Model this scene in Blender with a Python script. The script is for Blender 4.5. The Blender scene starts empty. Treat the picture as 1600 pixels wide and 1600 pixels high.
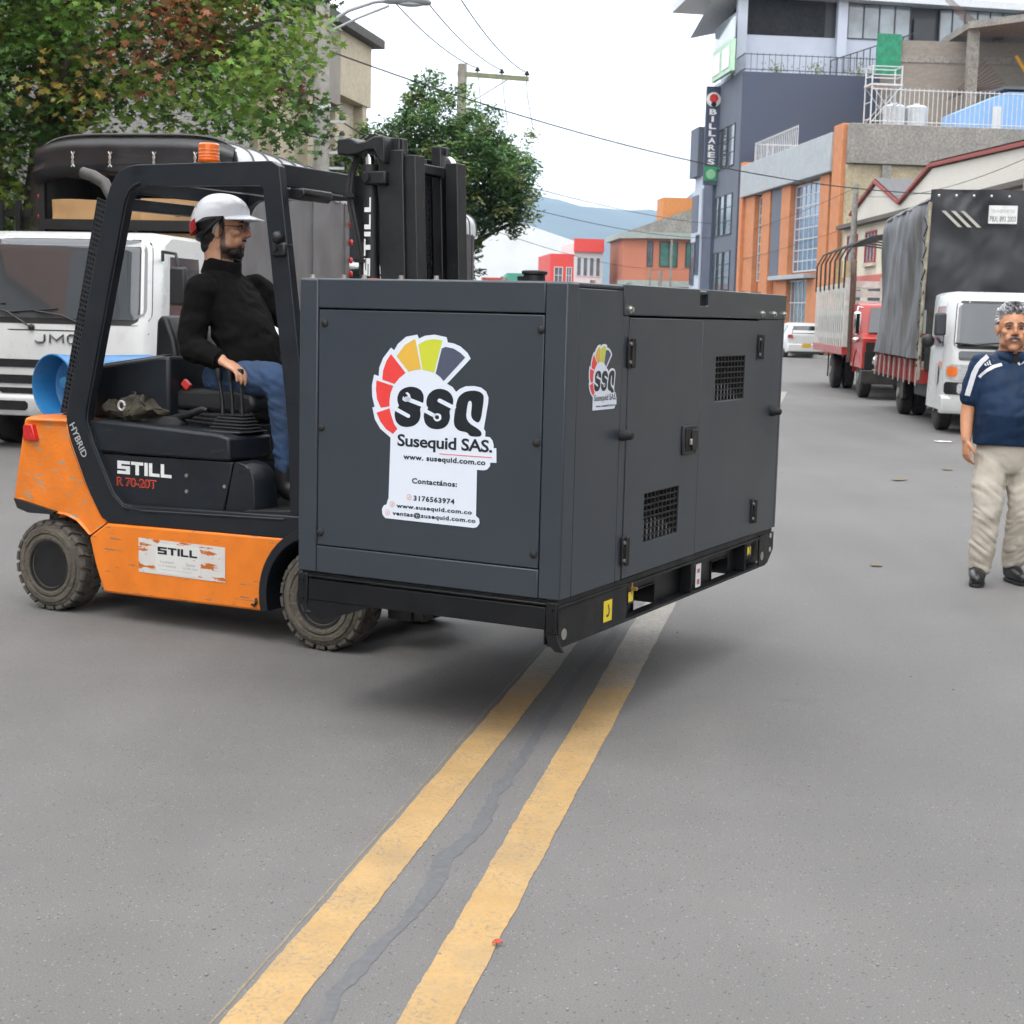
import bpy, bmesh, math, random
from math import sin, cos, pi, radians, sqrt, atan2, hypot, exp
from mathutils import Vector, Matrix, noise as mnoise
random.seed(7)
scene = bpy.context.scene
COL = scene.collection

# ------------------------------------------------------------------ camera
cam_d = bpy.data.cameras.new('camera'); cam = bpy.data.objects.new('camera', cam_d); COL.objects.link(cam)
cam_d.sensor_width = 36; cam_d.lens = 54.0; cam_d.clip_end = 9000; cam_d.clip_start = .05
PITCH, ROLL = math.atan(309/2400), .025
_f = Vector((0, cos(PITCH), -sin(PITCH))); _u = Vector((0, sin(PITCH), cos(PITCH))); _r = Vector((1, 0, 0))
_r2 = _r*cos(ROLL)+_u*sin(ROLL); _u2 = -_r*sin(ROLL)+_u*cos(ROLL)
cam.matrix_world = Matrix(((_r2.x, _u2.x, -_f.x, 0), (_r2.y, _u2.y, -_f.y, 0), (_r2.z, _u2.z, -_f.z, 1.55), (0, 0, 0, 1)))
cam_d.dof.use_dof = True; cam_d.dof.focus_distance = 6.2; cam_d.dof.aperture_fstop = 10
scene.camera = cam

# ------------------------------------------------------------------ world: bright overcast sky
SUN_EL, SUN_AZ = radians(62), radians(205)      # azimuth clockwise from +Y; the veiled sun stands behind the camera to the left
w = bpy.data.worlds.new('World'); scene.world = w; w.use_nodes = True
nt = w.node_tree; nt.nodes.clear()
def N(t, typ, **k):
    n = t.nodes.new(typ)
    for a, b in k.items(): setattr(n, a, b)
    return n
out = N(nt, 'ShaderNodeOutputWorld'); bg = N(nt, 'ShaderNodeBackground'); bg.inputs[1].default_value = .1
sky = N(nt, 'ShaderNodeTexSky', sky_type='NISHITA', sun_disc=False, sun_elevation=SUN_EL, sun_rotation=SUN_AZ, altitude=2600)
tc = N(nt, 'ShaderNodeTexCoord'); sep = N(nt, 'ShaderNodeSeparateXYZ'); nt.links.new(tc.outputs['Generated'], sep.inputs[0])
grad = N(nt, 'ShaderNodeMapRange'); grad.inputs[1].default_value = 0; grad.inputs[2].default_value = 1
grad.inputs[3].default_value = 17.0; grad.inputs[4].default_value = 23.0        # overcast luminance grows to the zenith
nt.links.new(sep.outputs[2], grad.inputs[0])
mp = N(nt, 'ShaderNodeMapping'); mp.inputs['Scale'].default_value = (1.6, 1.6, 5.0); nt.links.new(tc.outputs['Generated'], mp.inputs[0])
cn = N(nt, 'ShaderNodeTexNoise'); cn.inputs['Scale'].default_value = 2.2; cn.inputs['Detail'].default_value = 3; cn.inputs['Roughness'].default_value = .55
nt.links.new(mp.outputs[0], cn.inputs['Vector'])
cr = N(nt, 'ShaderNodeMapRange'); cr.inputs[1].default_value = .3; cr.inputs[2].default_value = .7; cr.inputs[3].default_value = .90; cr.inputs[4].default_value = 1.08
nt.links.new(cn.outputs['Fac'], cr.inputs[0])
mul = N(nt, 'ShaderNodeMath', operation='MULTIPLY'); nt.links.new(grad.outputs[0], mul.inputs[0]); nt.links.new(cr.outputs[0], mul.inputs[1])
ccol = N(nt, 'ShaderNodeVectorMath', operation='SCALE'); ccol.inputs[0].default_value = (.985, .997, 1.012)
nt.links.new(mul.outputs[0], ccol.inputs['Scale'])
mixs = N(nt, 'ShaderNodeMix', data_type='RGBA'); mixs.inputs[0].default_value = .93
nt.links.new(sky.outputs[0], mixs.inputs[6]); nt.links.new(ccol.outputs[0], mixs.inputs[7])
nt.links.new(mixs.outputs[2], bg.inputs[0]); nt.links.new(bg.outputs[0], out.inputs[0])
sun_d = bpy.data.lights.new('sun', 'SUN'); sun_d.energy = .7; sun_d.angle = radians(28); sun_d.color = (1, .96, .9)
sun = bpy.data.objects.new('sun', sun_d); COL.objects.link(sun)
_sd = Vector((sin(SUN_AZ)*cos(SUN_EL), cos(SUN_AZ)*cos(SUN_EL), sin(SUN_EL)))
sun.rotation_euler = _sd.to_track_quat('Z', 'Y').to_euler(); sun.location = (0, 0, 30)
scene.view_settings.view_transform = 'Standard'; scene.view_settings.look = 'None'
scene.view_settings.exposure = 0.55; scene.view_settings.gamma = 1.0
scene.cycles.use_adaptive_sampling = True; scene.cycles.adaptive_threshold = .03
scene.cycles.max_bounces = 5; scene.cycles.diffuse_bounces = 2; scene.cycles.glossy_bounces = 3
scene.cycles.transmission_bounces = 4; scene.cycles.transparent_max_bounces = 6
scene.cycles.caustics_reflective = False; scene.cycles.caustics_refractive = False

# ------------------------------------------------------------------ materials
MATS = {}
def srgb(r, g, b):
    f = lambda c: (c/255/12.92 if c/255 <= .04045 else ((c/255+.055)/1.055)**2.4)
    return (f(r), f(g), f(b))
def mat(name, col, rough=.5, metal=0., var=.12, vs=6., bump=0., bs=60., wear=None, wcol=None, wt=.62, ws=(8, 8, 8), wrough=None,
        spec=.5, coat=0., attr=False, dirt=0., dcol=(.16, .13, .1), dz=.3, alpha=1., trans=0., emit=0., sheen=0., stretch=(1, 1, 1)):
    """procedural paint: colour with noise variation, optional chipped wear, dust near the object's foot, fine bump"""
    if name in MATS: return MATS[name]
    m = bpy.data.materials.new(name); m.use_nodes = True; t = m.node_tree; L = t.links.new
    b = t.nodes['Principled BSDF']
    tc = N(t, 'ShaderNodeTexCoord')
    mp = N(t, 'ShaderNodeMapping'); mp.inputs['Scale'].default_value = stretch; L(tc.outputs['Object'], mp.inputs[0])
    n1 = N(t, 'ShaderNodeTexNoise'); n1.inputs['Scale'].default_value = vs; n1.inputs['Detail'].default_value = 3; n1.inputs['Roughness'].default_value = .6
    L(mp.outputs[0], n1.inputs['Vector'])
    r1 = N(t, 'ShaderNodeMapRange'); r1.inputs[1].default_value = .3; r1.inputs[2].default_value = .7
    r1.inputs[3].default_value = 1-var; r1.inputs[4].default_value = 1+var
    L(n1.outputs['Fac'], r1.inputs[0])
    sc = N(t, 'ShaderNodeVectorMath', operation='SCALE'); L(r1.outputs[0], sc.inputs['Scale'])
    if attr:
        at = N(t, 'ShaderNodeVertexColor'); at.layer_name = 'Col'; L(at.outputs[0], sc.inputs[0])
    else: sc.inputs[0].default_value = col
    cur = sc.outputs[0]; rs = None
    if wear:
        mp2 = N(t, 'ShaderNodeMapping'); mp2.inputs['Scale'].default_value = ws; L(tc.outputs['Object'], mp2.inputs[0])
        n2 = N(t, 'ShaderNodeTexNoise'); n2.inputs['Scale'].default_value = 1; n2.inputs['Detail'].default_value = 4; n2.inputs['Roughness'].default_value = .65
        L(mp2.outputs[0], n2.inputs['Vector'])
        r2 = N(t, 'ShaderNodeMapRange'); r2.inputs[1].default_value = wt; r2.inputs[2].default_value = wt+.03; r2.inputs[4].default_value = wear
        L(n2.outputs['Fac'], r2.inputs[0])
        mx = N(t, 'ShaderNodeMix', data_type='RGBA'); L(r2.outputs[0], mx.inputs[0]); L(cur, mx.inputs[6]); mx.inputs[7].default_value = (*(wcol or (.2, .19, .17)), 1)
        cur = mx.outputs[2]
    if dirt:
        sp = N(t, 'ShaderNodeSeparateXYZ'); L(tc.outputs['Object'], sp.inputs[0])
        n3 = N(t, 'ShaderNodeTexNoise'); n3.inputs['Scale'].default_value = 9; n3.inputs['Detail'].default_value = 3; L(tc.outputs['Object'], n3.inputs['Vector'])
        r3 = N(t, 'ShaderNodeMapRange'); r3.inputs[1].default_value = .35; r3.inputs[2].default_value = .75; r3.inputs[4].default_value = dirt
        L(n3.outputs['Fac'], r3.inputs[0])
        mx = N(t, 'ShaderNodeMix', data_type='RGBA'); L(r3.outputs[0], mx.inputs[0]); L(cur, mx.inputs[6]); mx.inputs[7].default_value = (*dcol, 1)
        cur = mx.outputs[2]
    L(cur, b.inputs['Base Color'])
    rr = N(t, 'ShaderNodeMapRange'); rr.inputs[1].default_value = .3; rr.inputs[2].default_value = .7
    rr.inputs[3].default_value = max(.02, rough*.82); rr.inputs[4].default_value = min(1, rough*1.18)
    L(n1.outputs['Fac'], rr.inputs[0]); L(rr.outputs[0], b.inputs['Roughness'])
    b.inputs['Metallic'].default_value = metal; b.inputs['Specular IOR Level'].default_value = spec
    b.inputs['Coat Weight'].default_value = coat; b.inputs['Coat Roughness'].default_value = .06
    b.inputs['Sheen Weight'].default_value = sheen; b.inputs['Transmission Weight'].default_value = trans
    if alpha < 1: b.inputs['Alpha'].default_value = alpha
    if bump:
        n4 = N(t, 'ShaderNodeTexNoise'); n4.inputs['Scale'].default_value = bs; n4.inputs['Detail'].default_value = 2; L(mp.outputs[0], n4.inputs['Vector'])
        bp = N(t, 'ShaderNodeBump'); bp.inputs['Strength'].default_value = min(1, bump); bp.inputs['Distance'].default_value = .02
        L(n4.outputs['Fac'], bp.inputs['Height']); L(bp.outputs[0], b.inputs['Normal'])
    MATS[name] = m
    return m

# ------------------------------------------------------------------ mesh builder
def V(*a): return Vector(a)
class MB:
    def __init__(s): s.v = []; s.f = []; s.c = None
    def quad(s, a, b, c, d): i = len(s.v); s.v += [a, b, c, d]; s.f.append((i, i+1, i+2, i+3)); return s
    def poly(s, pts): i = len(s.v); s.v += list(pts); s.f.append(tuple(range(i, i+len(pts)))); return s
    def box(s, x0, x1, y0, y1, z0, z1):
        if x0 > x1: x0, x1 = x1, x0
        if y0 > y1: y0, y1 = y1, y0
        if z0 > z1: z0, z1 = z1, z0
        i = len(s.v)
        s.v += [(x0, y0, z0), (x1, y0, z0), (x1, y1, z0), (x0, y1, z0), (x0, y0, z1), (x1, y0, z1), (x1, y1, z1), (x0, y1, z1)]
        s.f += [tuple(i+k for k in q) for q in ((0, 3, 2, 1), (4, 5, 6, 7), (0, 1, 5, 4), (1, 2, 6, 5), (2, 3, 7, 6), (3, 0, 4, 7))]
        return s
    def prism(s, pts, a0, a1, axis='y'):
        """extrude a 2D polygon; axis y: pts are (x,z); axis x: pts are (y,z); axis z: pts are (x,y)"""
        mk = {'y': lambda p, a: (p[0], a, p[1]), 'x': lambda p, a: (a, p[0], p[1]), 'z': lambda p, a: (p[0], p[1], a)}[axis]
        n = len(pts); i = len(s.v)
        A = sum(pts[k][0]*pts[(k+1) % n][1]-pts[(k+1) % n][0]*pts[k][1] for k in range(n))
        if (A < 0) != (axis == 'y'): pts = pts[::-1]
        if a0 > a1: a0, a1 = a1, a0
        s.v += [mk(p, a0) for p in pts]+[mk(p, a1) for p in pts]
        s.f += [tuple(range(i+n-1, i-1, -1)), tuple(range(i+n, i+2*n))]
        s.f += [(i+k, i+(k+1) % n, i+n+(k+1) % n, i+n+k) for k in range(n)]
        return s
    def loft(s, secs, caps=True, closed=True):
        i = len(s.v); n = len(secs[0])
        for q in secs: s.v += [tuple(p) for p in q]
        for k in range(len(secs)-1):
            for j in range(n if closed else n-1):
                a = i+k*n+j; b = i+k*n+(j+1) % n
                s.f.append((a, b, b+n, a+n))
        if caps and closed:
            s.f.append(tuple(range(i+n-1, i-1, -1))); m = i+(len(secs)-1)*n; s.f.append(tuple(range(m, m+n)))
        return s
    def cyl(s, p0, p1, r, n=16, r2=None, caps=True):
        p0, p1 = Vector(p0), Vector(p1); r2 = r if r2 is None else r2
        z = (p1-p0).normalized(); x = z.orthogonal().normalized(); y = z.cross(x)
        return s.loft([[p0+(x*cos(2*pi*k/n)+y*sin(2*pi*k/n))*r for k in range(n)], [p1+(x*cos(2*pi*k/n)+y*sin(2*pi*k/n))*r2 for k in range(n)]], caps)
    def tube(s, pts, r, n=8, caps=True, rs=None, flat=None):
        pts = [Vector(p) for p in pts]; secs = []; x = None
        for k, p in enumerate(pts):
            z = ((pts[min(k+1, len(pts)-1)]-pts[max(k-1, 0)])).normalized()
            if x is None: x = z.orthogonal().normalized()
            else:
                x = x-z*x.dot(z); x = x.normalized() if x.length > 1e-6 else z.orthogonal().normalized()
            y = z.cross(x); rr = rs[k] if rs else r
            secs.append([p+(x*cos(2*pi*j/n)+y*sin(2*pi*j/n))*rr for j in range(n)])
        return s.loft(secs, caps)
    def lathe(s, prof, o, axis, n=24):
        """profile of (along, radius) about an axis"""
        o = Vector(o); z = Vector(axis).normalized(); x = z.orthogonal().normalized(); y = z.cross(x)
        return s.loft([[o+z*a+(x*cos(2*pi*k/n)+y*sin(2*pi*k/n))*max(r, 1e-4) for k in range(n)] for a, r in prof])
    def ell(s, c, r, n=16, m=10, rot=None):
        c = Vector(c); r = (r, r, r) if not hasattr(r, '__len__') else r; secs = []
        for j in range(m+1):
            t = pi*(.03+.94*j/m) if 0 else pi*max(.02, min(.98, j/m))
            q = [Vector((r[0]*sin(t)*cos(2*pi*k/n), r[1]*sin(t)*sin(2*pi*k/n), -r[2]*cos(t))) for k in range(n)]
            if rot: q = [rot @ p for p in q]
            secs.append([c+p for p in q])
        return s.loft(secs)
    def add(s, o, M=None):
        i = len(s.v); s.v += [tuple(M @ Vector(p)) for p in o.v] if M else list(o.v); s.f += [tuple(i+k for k in q) for q in o.f]; return s
    def mesh(s, name, smooth=None):
        me = bpy.data.meshes.new(name); me.from_pydata([tuple(p) for p in s.v], [], s.f); me.update()
        if smooth is not None:
            me.polygons.foreach_set('use_smooth', [True]*len(me.polygons)); me.set_sharp_from_angle(angle=radians(smooth))
        return me
    def build(s, name, m, parent=None, bevel=0., smooth=None, loc=None, seg=2, fix=False):
        if bevel and smooth is None: smooth = 35
        me = s.mesh(name, smooth)
        if fix:
            bm = bmesh.new(); bm.from_mesh(me); bmesh.ops.recalc_face_normals(bm, faces=bm.faces); bm.to_mesh(me); bm.free()
        return link(name, me, m, parent, bevel, loc, seg)
def link(name, me, m, parent=None, bevel=0., loc=None, seg=2):
    o = bpy.data.objects.new(name, me); COL.objects.link(o)
    for q in (m if isinstance(m, (list, tuple)) else [m]): me.materials.append(q) if len(me.materials) < (len(m) if isinstance(m, (list, tuple)) else 1) else None
    if parent: o.parent = parent
    if loc: o.location = loc
    if bevel:
        b = o.modifiers.new('bevel', 'BEVEL'); b.width = bevel; b.segments = seg; b.limit_method = 'ANGLE'; b.angle_limit = radians(40)
    return o
def share(o, parent=None, loc=None, rot=None, name=None):
    c = o.copy(); COL.objects.link(c)
    if name: c.name = name
    c.parent = parent if parent else o.parent
    if loc is not None: c.location = loc
    if rot is not None: c.rotation_euler = rot
    return c
def empty(name, loc=(0, 0, 0), rz=0., label=None, cat=None, group=None):
    o = bpy.data.objects.new(name, None); COL.objects.link(o); o.location = loc; o.rotation_euler = (0, 0, rz); o.empty_display_size = .1
    if label: tag(o, label, cat, group)
    return o
def tag(o, label, cat, group=None):
    o['label'] = label; o['category'] = cat
    if group: o['group'] = group
    return o
def struct(o): o['kind'] = 'structure'; return o
def stuff(o): o['kind'] = 'stuff'; return o
def arc(cx, cy, r, a0, a1, n): return [(cx+r*cos(radians(a0+(a1-a0)*k/n)), cy+r*sin(radians(a0+(a1-a0)*k/n))) for k in range(n+1)]
def text_mb(s, size, bold=0., sx=1., space=1., align='LEFT', shear=0.):
    """flat lettering as a mesh in XY, baseline at y=0"""
    cu = bpy.data.curves.new('t', 'FONT'); cu.body = s; cu.size = size; cu.offset = bold*size; cu.space_character = space; cu.align_x = align; cu.fill_mode = 'FRONT'; cu.shear = shear
    cu.resolution_u = 3
    o = bpy.data.objects.new('t', cu); COL.objects.link(o)
    dg = bpy.context.evaluated_depsgraph_get(); me = bpy.data.meshes.new_from_object(o.evaluated_get(dg))
    mb = MB(); mb.v = [(v.co.x*sx, v.co.y, 0) for v in me.vertices]; mb.f = [tuple(p.vertices) for p in me.polygons]
    bpy.data.objects.remove(o); bpy.data.curves.remove(cu); bpy.data.meshes.remove(me)
    return mb
def text_w(mb): return (min(v[0] for v in mb.v), max(v[0] for v in mb.v), min(v[1] for v in mb.v), max(v[1] for v in mb.v)) if mb.v else (0, 1, 0, 1)
def fit_text(s, x0, x1, z0, z1, y, bold=0., plane='xz', space=1.):
    """lettering stretched to fill a rectangle of a plane: xz (facing -y) or yz (facing +x)"""
    t = text_mb(s, 1., bold, space=space); a, b, c, e = text_w(t); k = (x1-x0)/(b-a); q = (z1-z0)/(e-c); o = MB()
    o.f = t.f
    if plane == 'xz': o.v = [(x0+(v[0]-a)*k, y, z0+(v[1]-c)*q) for v in t.v]
    else: o.v = [(y, x0+(v[0]-a)*k, z0+(v[1]-c)*q) for v in t.v]
    return o

# ------------------------------------------------------------------ the ground, road, kerbs, painted lines, hills
def asphalt(name, base=.143, tint=(1.025, .99, .96)):
    m = bpy.data.materials.new(name); m.use_nodes = True; t = m.node_tree; L = t.links.new; b = t.nodes['Principled BSDF']
    tc = N(t, 'ShaderNodeTexCoord')
    def nz(scale, detail=4, rough=.6, vec=None):
        n = N(t, 'ShaderNodeTexNoise'); n.inputs['Scale'].default_value = scale; n.inputs['Detail'].default_value = detail; n.inputs['Roughness'].default_value = rough
        L(vec or tc.outputs['Object'], n.inputs['Vector']); return n.outputs['Fac']
    def rng(src, a, b_, c, d):
        r = N(t, 'ShaderNodeMapRange'); r.inputs[1].default_value = a; r.inputs[2].default_value = b_; r.inputs[3].default_value = c; r.inputs[4].default_value = d; L(src, r.inputs[0]); return r.outputs[0]
    def mul(a, c):
        n = N(t, 'ShaderNodeMath', operation='MULTIPLY'); L(a, n.inputs[0]); L(c, n.inputs[1]); return n.outputs[0]
    big = rng(nz(.35, 2), .3, .7, .90, 1.09)
    _m = nz(2.3, 4, .65); mid = rng(_m, .3, .72, .92, 1.08)
    mp = N(t, 'ShaderNodeMapping'); mp.inputs['Rotation'].default_value = (0, 0, radians(-11.2)); L(tc.outputs['Object'], mp.inputs[0])
    mp2 = N(t, 'ShaderNodeMapping'); mp2.inputs['Rotation'].default_value = (0, 0, radians(11.2)); mp2.inputs['Scale'].default_value = (1.0, .05, 1); L(tc.outputs['Object'], mp2.inputs[0])
    wheel = rng(nz(1.6, 1, .5, mp2.outputs[0]), .35, .7, .95, 1.05)          # long polished wheel tracks along the street
    fine = rng(nz(210, 1.5, .7), .25, .75, .74, 1.26)
    vo = N(t, 'ShaderNodeTexVoronoi'); vo.inputs['Scale'].default_value = 120; L(tc.outputs['Object'], vo.inputs['Vector'])
    sp = N(t, 'ShaderNodeSeparateColor'); L(vo.outputs['Color'], sp.inputs[0])
    chip = rng(sp.outputs[0], .93, .945, 1.0, 1.6)                        # pale aggregate
    pit = rng(sp.outputs[1], .94, .95, 1.0, .45)                          # dark pits
    near = rng(vo.outputs['Distance'], .30, .42, 1, 0)
    mxc = N(t, 'ShaderNodeMix'); L(near, mxc.inputs[0]); mxc.inputs[2].default_value = 1; L(mul(chip, pit), mxc.inputs[3])
    blot = rng(nz(.9, 4, .7), .62, .72, 1.0, .86)                            # oil and tyre stains
    k = mul(mul(mul(big, mid), mul(fine, wheel)), mul(mxc.outputs[0], blot))
    sc = N(t, 'ShaderNodeVectorMath', operation='SCALE'); sc.inputs[0].default_value = tuple(base*c for c in tint); L(k, sc.inputs['Scale'])
    L(sc.outputs[0], b.inputs['Base Color'])
    L(rng(_m, .3, .7, .72, .9), b.inputs['Roughness']); b.inputs['Specular IOR Level'].default_value = .35
    bp = N(t, 'ShaderNodeBump'); bp.inputs['Strength'].default_value = .35; bp.inputs['Distance'].default_value = .006
    L(fine, bp.inputs['Height']); L(bp.outputs[0], b.inputs['Normal'])
    return m
M_ASPH = asphalt('asphalt')
M_SEAL = mat('crack_sealant', (.112, .113, .119), .85, var=.2, vs=40, bump=.15, bs=90)
M_SIDE = mat('sidewalk_concrete', (.20, .185, .165), .85, var=.22, vs=2.5, bump=.25, bs=70, dirt=.5, dcol=(.10, .085, .07))
M_KERB = mat('kerb_concrete', (.26, .25, .235), .85, var=.2, vs=5, bump=.2, bs=60, dirt=.4)
M_EARTH = mat('far_ground', (.12, .125, .09), .95, var=.3, vs=.02)

def line_paint(name):
    m = bpy.data.materials.new(name); m.use_nodes = True; t = m.node_tree; L = t.links.new; b = t.nodes['Principled BSDF']
    tc = N(t, 'ShaderNodeTexCoord')
    def nz(scale, d=5, r=.65):
        n = N(t, 'ShaderNodeTexNoise'); n.inputs['Scale'].default_value = scale; n.inputs['Detail'].default_value = d; n.inputs['Roughness'].default_value = r; L(tc.outputs['Object'], n.inputs['Vector']); return n.outputs['Fac']
    def rng(src, a, b_, c, d):
        r = N(t, 'ShaderNodeMapRange'); r.inputs[1].default_value = a; r.inputs[2].default_value = b_; r.inputs[3].default_value = c; r.inputs[4].default_value = d; L(src, r.inputs[0]); return r.outputs[0]
    def mix(f, a, c):
        x = N(t, 'ShaderNodeMix', data_type='RGBA')
        L(f, x.inputs[0])
        for s, i in ((a, 6), (c, 7)):
            if isinstance(s, tuple): x.inputs[i].default_value = (*s, 1)
            else: L(s, x.inputs[i])
        return x.outputs[2]
    sp = N(t, 'ShaderNodeSeparateXYZ'); L(tc.outputs['Object'], sp.inputs[0])
    # the paint wears to its old pale coat beyond about 6.3 m along the street
    ad = N(t, 'ShaderNodeMath', operation='ADD'); L(sp.outputs[1], ad.inputs[0]); L(rng(nz(3), .3, .7, -.45, .45), ad.inputs[1])
    yel = mix(rng(nz(6), .3, .7, 0, 1), (.385, .236, .086), (.45, .290, .120))
    old = mix(rng(nz(30), .35, .65, 0, 1), (.25, .23, .20), (.34, .315, .275))
    c = mix(rng(ad.outputs[0], 6.15, 6.75, 0, 1), yel, old)
    worn = rng(nz(70, 4, .8), .50, .60, 0, .85)
    big = rng(nz(5, 3, .7), .42, .62, .35, 1)
    ml = N(t, 'ShaderNodeMath', operation='MULTIPLY'); L(worn, ml.inputs[0]); L(big, ml.inputs[1])
    c = mix(ml.outputs[0], c, (.17, .155, .13)); c = mix(rng(nz(2.2, 4, .7), .46, .70, 0, .42), c, (.20, .165, .115))
    L(c, b.inputs['Base Color']); b.inputs['Roughness'].default_value = .7
    bp = N(t, 'ShaderNodeBump'); bp.inputs['Strength'].default_value = .3; bp.inputs['Distance'].default_value = .005; L(nz(150, 3), bp.inputs['Height']); L(bp.outputs[0], b.inputs['Normal'])
    return m
M_LINE = line_paint('worn_yellow_paint')

g = MB(); g.quad((-6000, -300, -.03), (6000, -300, -.03), (6000, 8000, -.03), (-6000, 8000, -.03)); struct(g.build('ground', M_EARTH))
r = MB(); r.quad((-40, -160, 0), (60, -160, 0), (60, 190, 0), (-40, 190, 0)); struct(r.build('road', M_ASPH))

def ribbon(L_, R_, z): 
    m = MB(); m.v = [(*p, z) for p in L_]+[(*p, z) for p in R_]; n = len(L_)
    m.f = [(k, n+k, n+k+1, k+1) for k in range(n-1)]; return m
def painted(name, xl0, xl1, xr0, xr1, y0, y1, seed):
    """a hand-painted stripe: both edges wander a little"""
    rnd = random.Random(seed); L_, R_ = [], []; n = 900
    for k in range(n+1):
        y = 1.2+(34-1.2)*(k/n)**1.5; t = (y-y0)/(y1-y0)
        wob = .009*mnoise.noise((y*.45, seed, 0))
        L_.append((xl0+(xl1-xl0)*t+wob+.004*mnoise.noise((y*6, seed, 3))+.0035*mnoise.noise((y*38, seed, 3)), y)); R_.append((xr0+(xr1-xr0)*t+wob+.004*mnoise.noise((y*5, seed, 9))+.0035*mnoise.noise((y*41, seed, 9)), y))
    return struct(ribbon(L_, R_, .0022).build(name, M_LINE))
painted('painted_line_left', -.605, .155, -.468, .285, 3.18, 6.97, 1.3)
painted('painted_line_right', -.228, .662, -.098, .828, 3.2, 7.87, 5.7)
# the ghost of an older coat along the left stripe
L_, R_ = [], []
for k in range(120):
    y = 1.5+k*.047; t = (y-3.18)/(6.97-3.18); x = -.605+.76*t+.012*mnoise.noise((y*.55, 1.3, 0))
    L_.append((x-.024+.004*mnoise.noise((y*9, 2, 2)), y)); R_.append((x-.017+.004*mnoise.noise((y*9, 4, 2)), y))
struct(ribbon(L_, R_, .0012).build('painted_line_old_edge', mat('old_line_paint', (.20, .165, .115), .8, var=.3, vs=20)))
SEAL = [(.54, 7.6, .05), (.477, 7.246, .062), (.311, 6.565, .056), (.15, 5.776, .056), (.079, 5.374, .052), (-.029, 4.844, .057), (-.082, 4.466, .063), (-.168, 4.239, .082), (-.192, 4.014, .074), (-.231, 3.811, .041), (-.297, 3.623, .047), (-.337, 3.471, .057), (-.376, 3.348, .051), (-.38, 3.203, .042), (-.43, 2.9, .05), (-.52, 2.3, .05)]
L_, R_ = [], []
for (x0, y0, w0), (x1, y1, w1) in zip(SEAL, SEAL[1:]):
    for k in range(22):
        t = k/22; x = x0+(x1-x0)*t; y = y0+(y1-y0)*t; ww = (w0+(w1-w0)*t)*.5
        L_.append((x-ww*.75+.016*mnoise.noise((y*9, 1, 0))+.008*mnoise.noise((y*31, 1, 7)), y)); R_.append((x+ww*.75+.016*mnoise.noise((y*8, 5, 0))+.008*mnoise.noise((y*27, 5, 7)), y))
struct(ribbon(R_, L_, .0014).build('crack_seal', M_SEAL))

def slab(name, pts, z, m, parent=None):
    a = MB(); a.prism(pts, -.02, z, 'z'); return struct(a.build(name, m, parent, bevel=.012))
# right pavement with its kerb; the street bends to the left beyond the parked car
RK = [(6.2, 4), (8.95, 23), (12.95, 62), (12.2, 74), (10.4, 92), (5.5, 150)]
slab('pavement_right', [(x+.16, y) for x, y in RK]+[(60, 150), (60, 4)], .13, M_SIDE)
slab('kerb_right', RK+[(x+.16, y) for x, y in RK[::-1]], .15, M_KERB)
LK = [(-9.0, 2), (-6.15, 16.2), (-2.1, 40), (-1.0, 62), (-8, 110)]
slab('pavement_left', [(x-.16, y) for x, y in LK][::-1]+[(-40, 2), (-40, 110)][0:1]+[(-40, 110)], .13, M_SIDE)
slab('kerb_left', LK+[(x-.16, y) for x, y in LK[::-1]], .15, M_KERB)

# hills: a far range and a nearer shoulder on the right, rough terrain meshes
def hill(name, x0, x1, y, prof, depth, seed, m, nx=90, ny=14):
    a = MB(); 
    for j in range(ny+1):
        t = j/ny
        for i in range(nx+1):
            s = i/nx; h = prof(s); yy = y+depth*(t-.5)*2
            k = max(0, 1-abs(t-.5)*2)
            z = h*(k**.8)*(1+.16*mnoise.fractal((s*9+seed, t*5, seed), 1, 2, 5)) - 3
            a.v.append((x0+(x1-x0)*s+60*mnoise.noise((s*14, t*4, seed)), yy, z))
    for j in range(ny):
        for i in range(nx): q = j*(nx+1)+i; a.f.append((q, q+1, q+nx+2, q+nx+1))
    return struct(a.build(name, m, smooth=180))
M_HILL = mat('forest_hill', (.035, .052, .028), .95, var=.55, vs=.012, bump=.0)
def interp(s, pts):
    for (a, ha), (b, hb) in zip(pts, pts[1:]):
        if s <= b: t = (s-a)/(b-a); t = t*t*(3-2*t); return ha+(hb-ha)*t
    return pts[-1][1]
hill('hills_far', -2600, 2600, 4200, lambda s: interp(s, [(0, 250), (.3, 310), (.43, 330), (.5, 330), (.56, 305), (.62, 300), (.8, 380), (1, 300)]), 900, 1.7, M_HILL)
hill('hills_near', 150, 2300, 2900, lambda s: interp(s, [(0, 10), (.03, 120), (.06, 225), (.09, 268), (.14, 330), (.3, 400), (1, 430)]), 700, 4.1, M_HILL)

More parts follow.
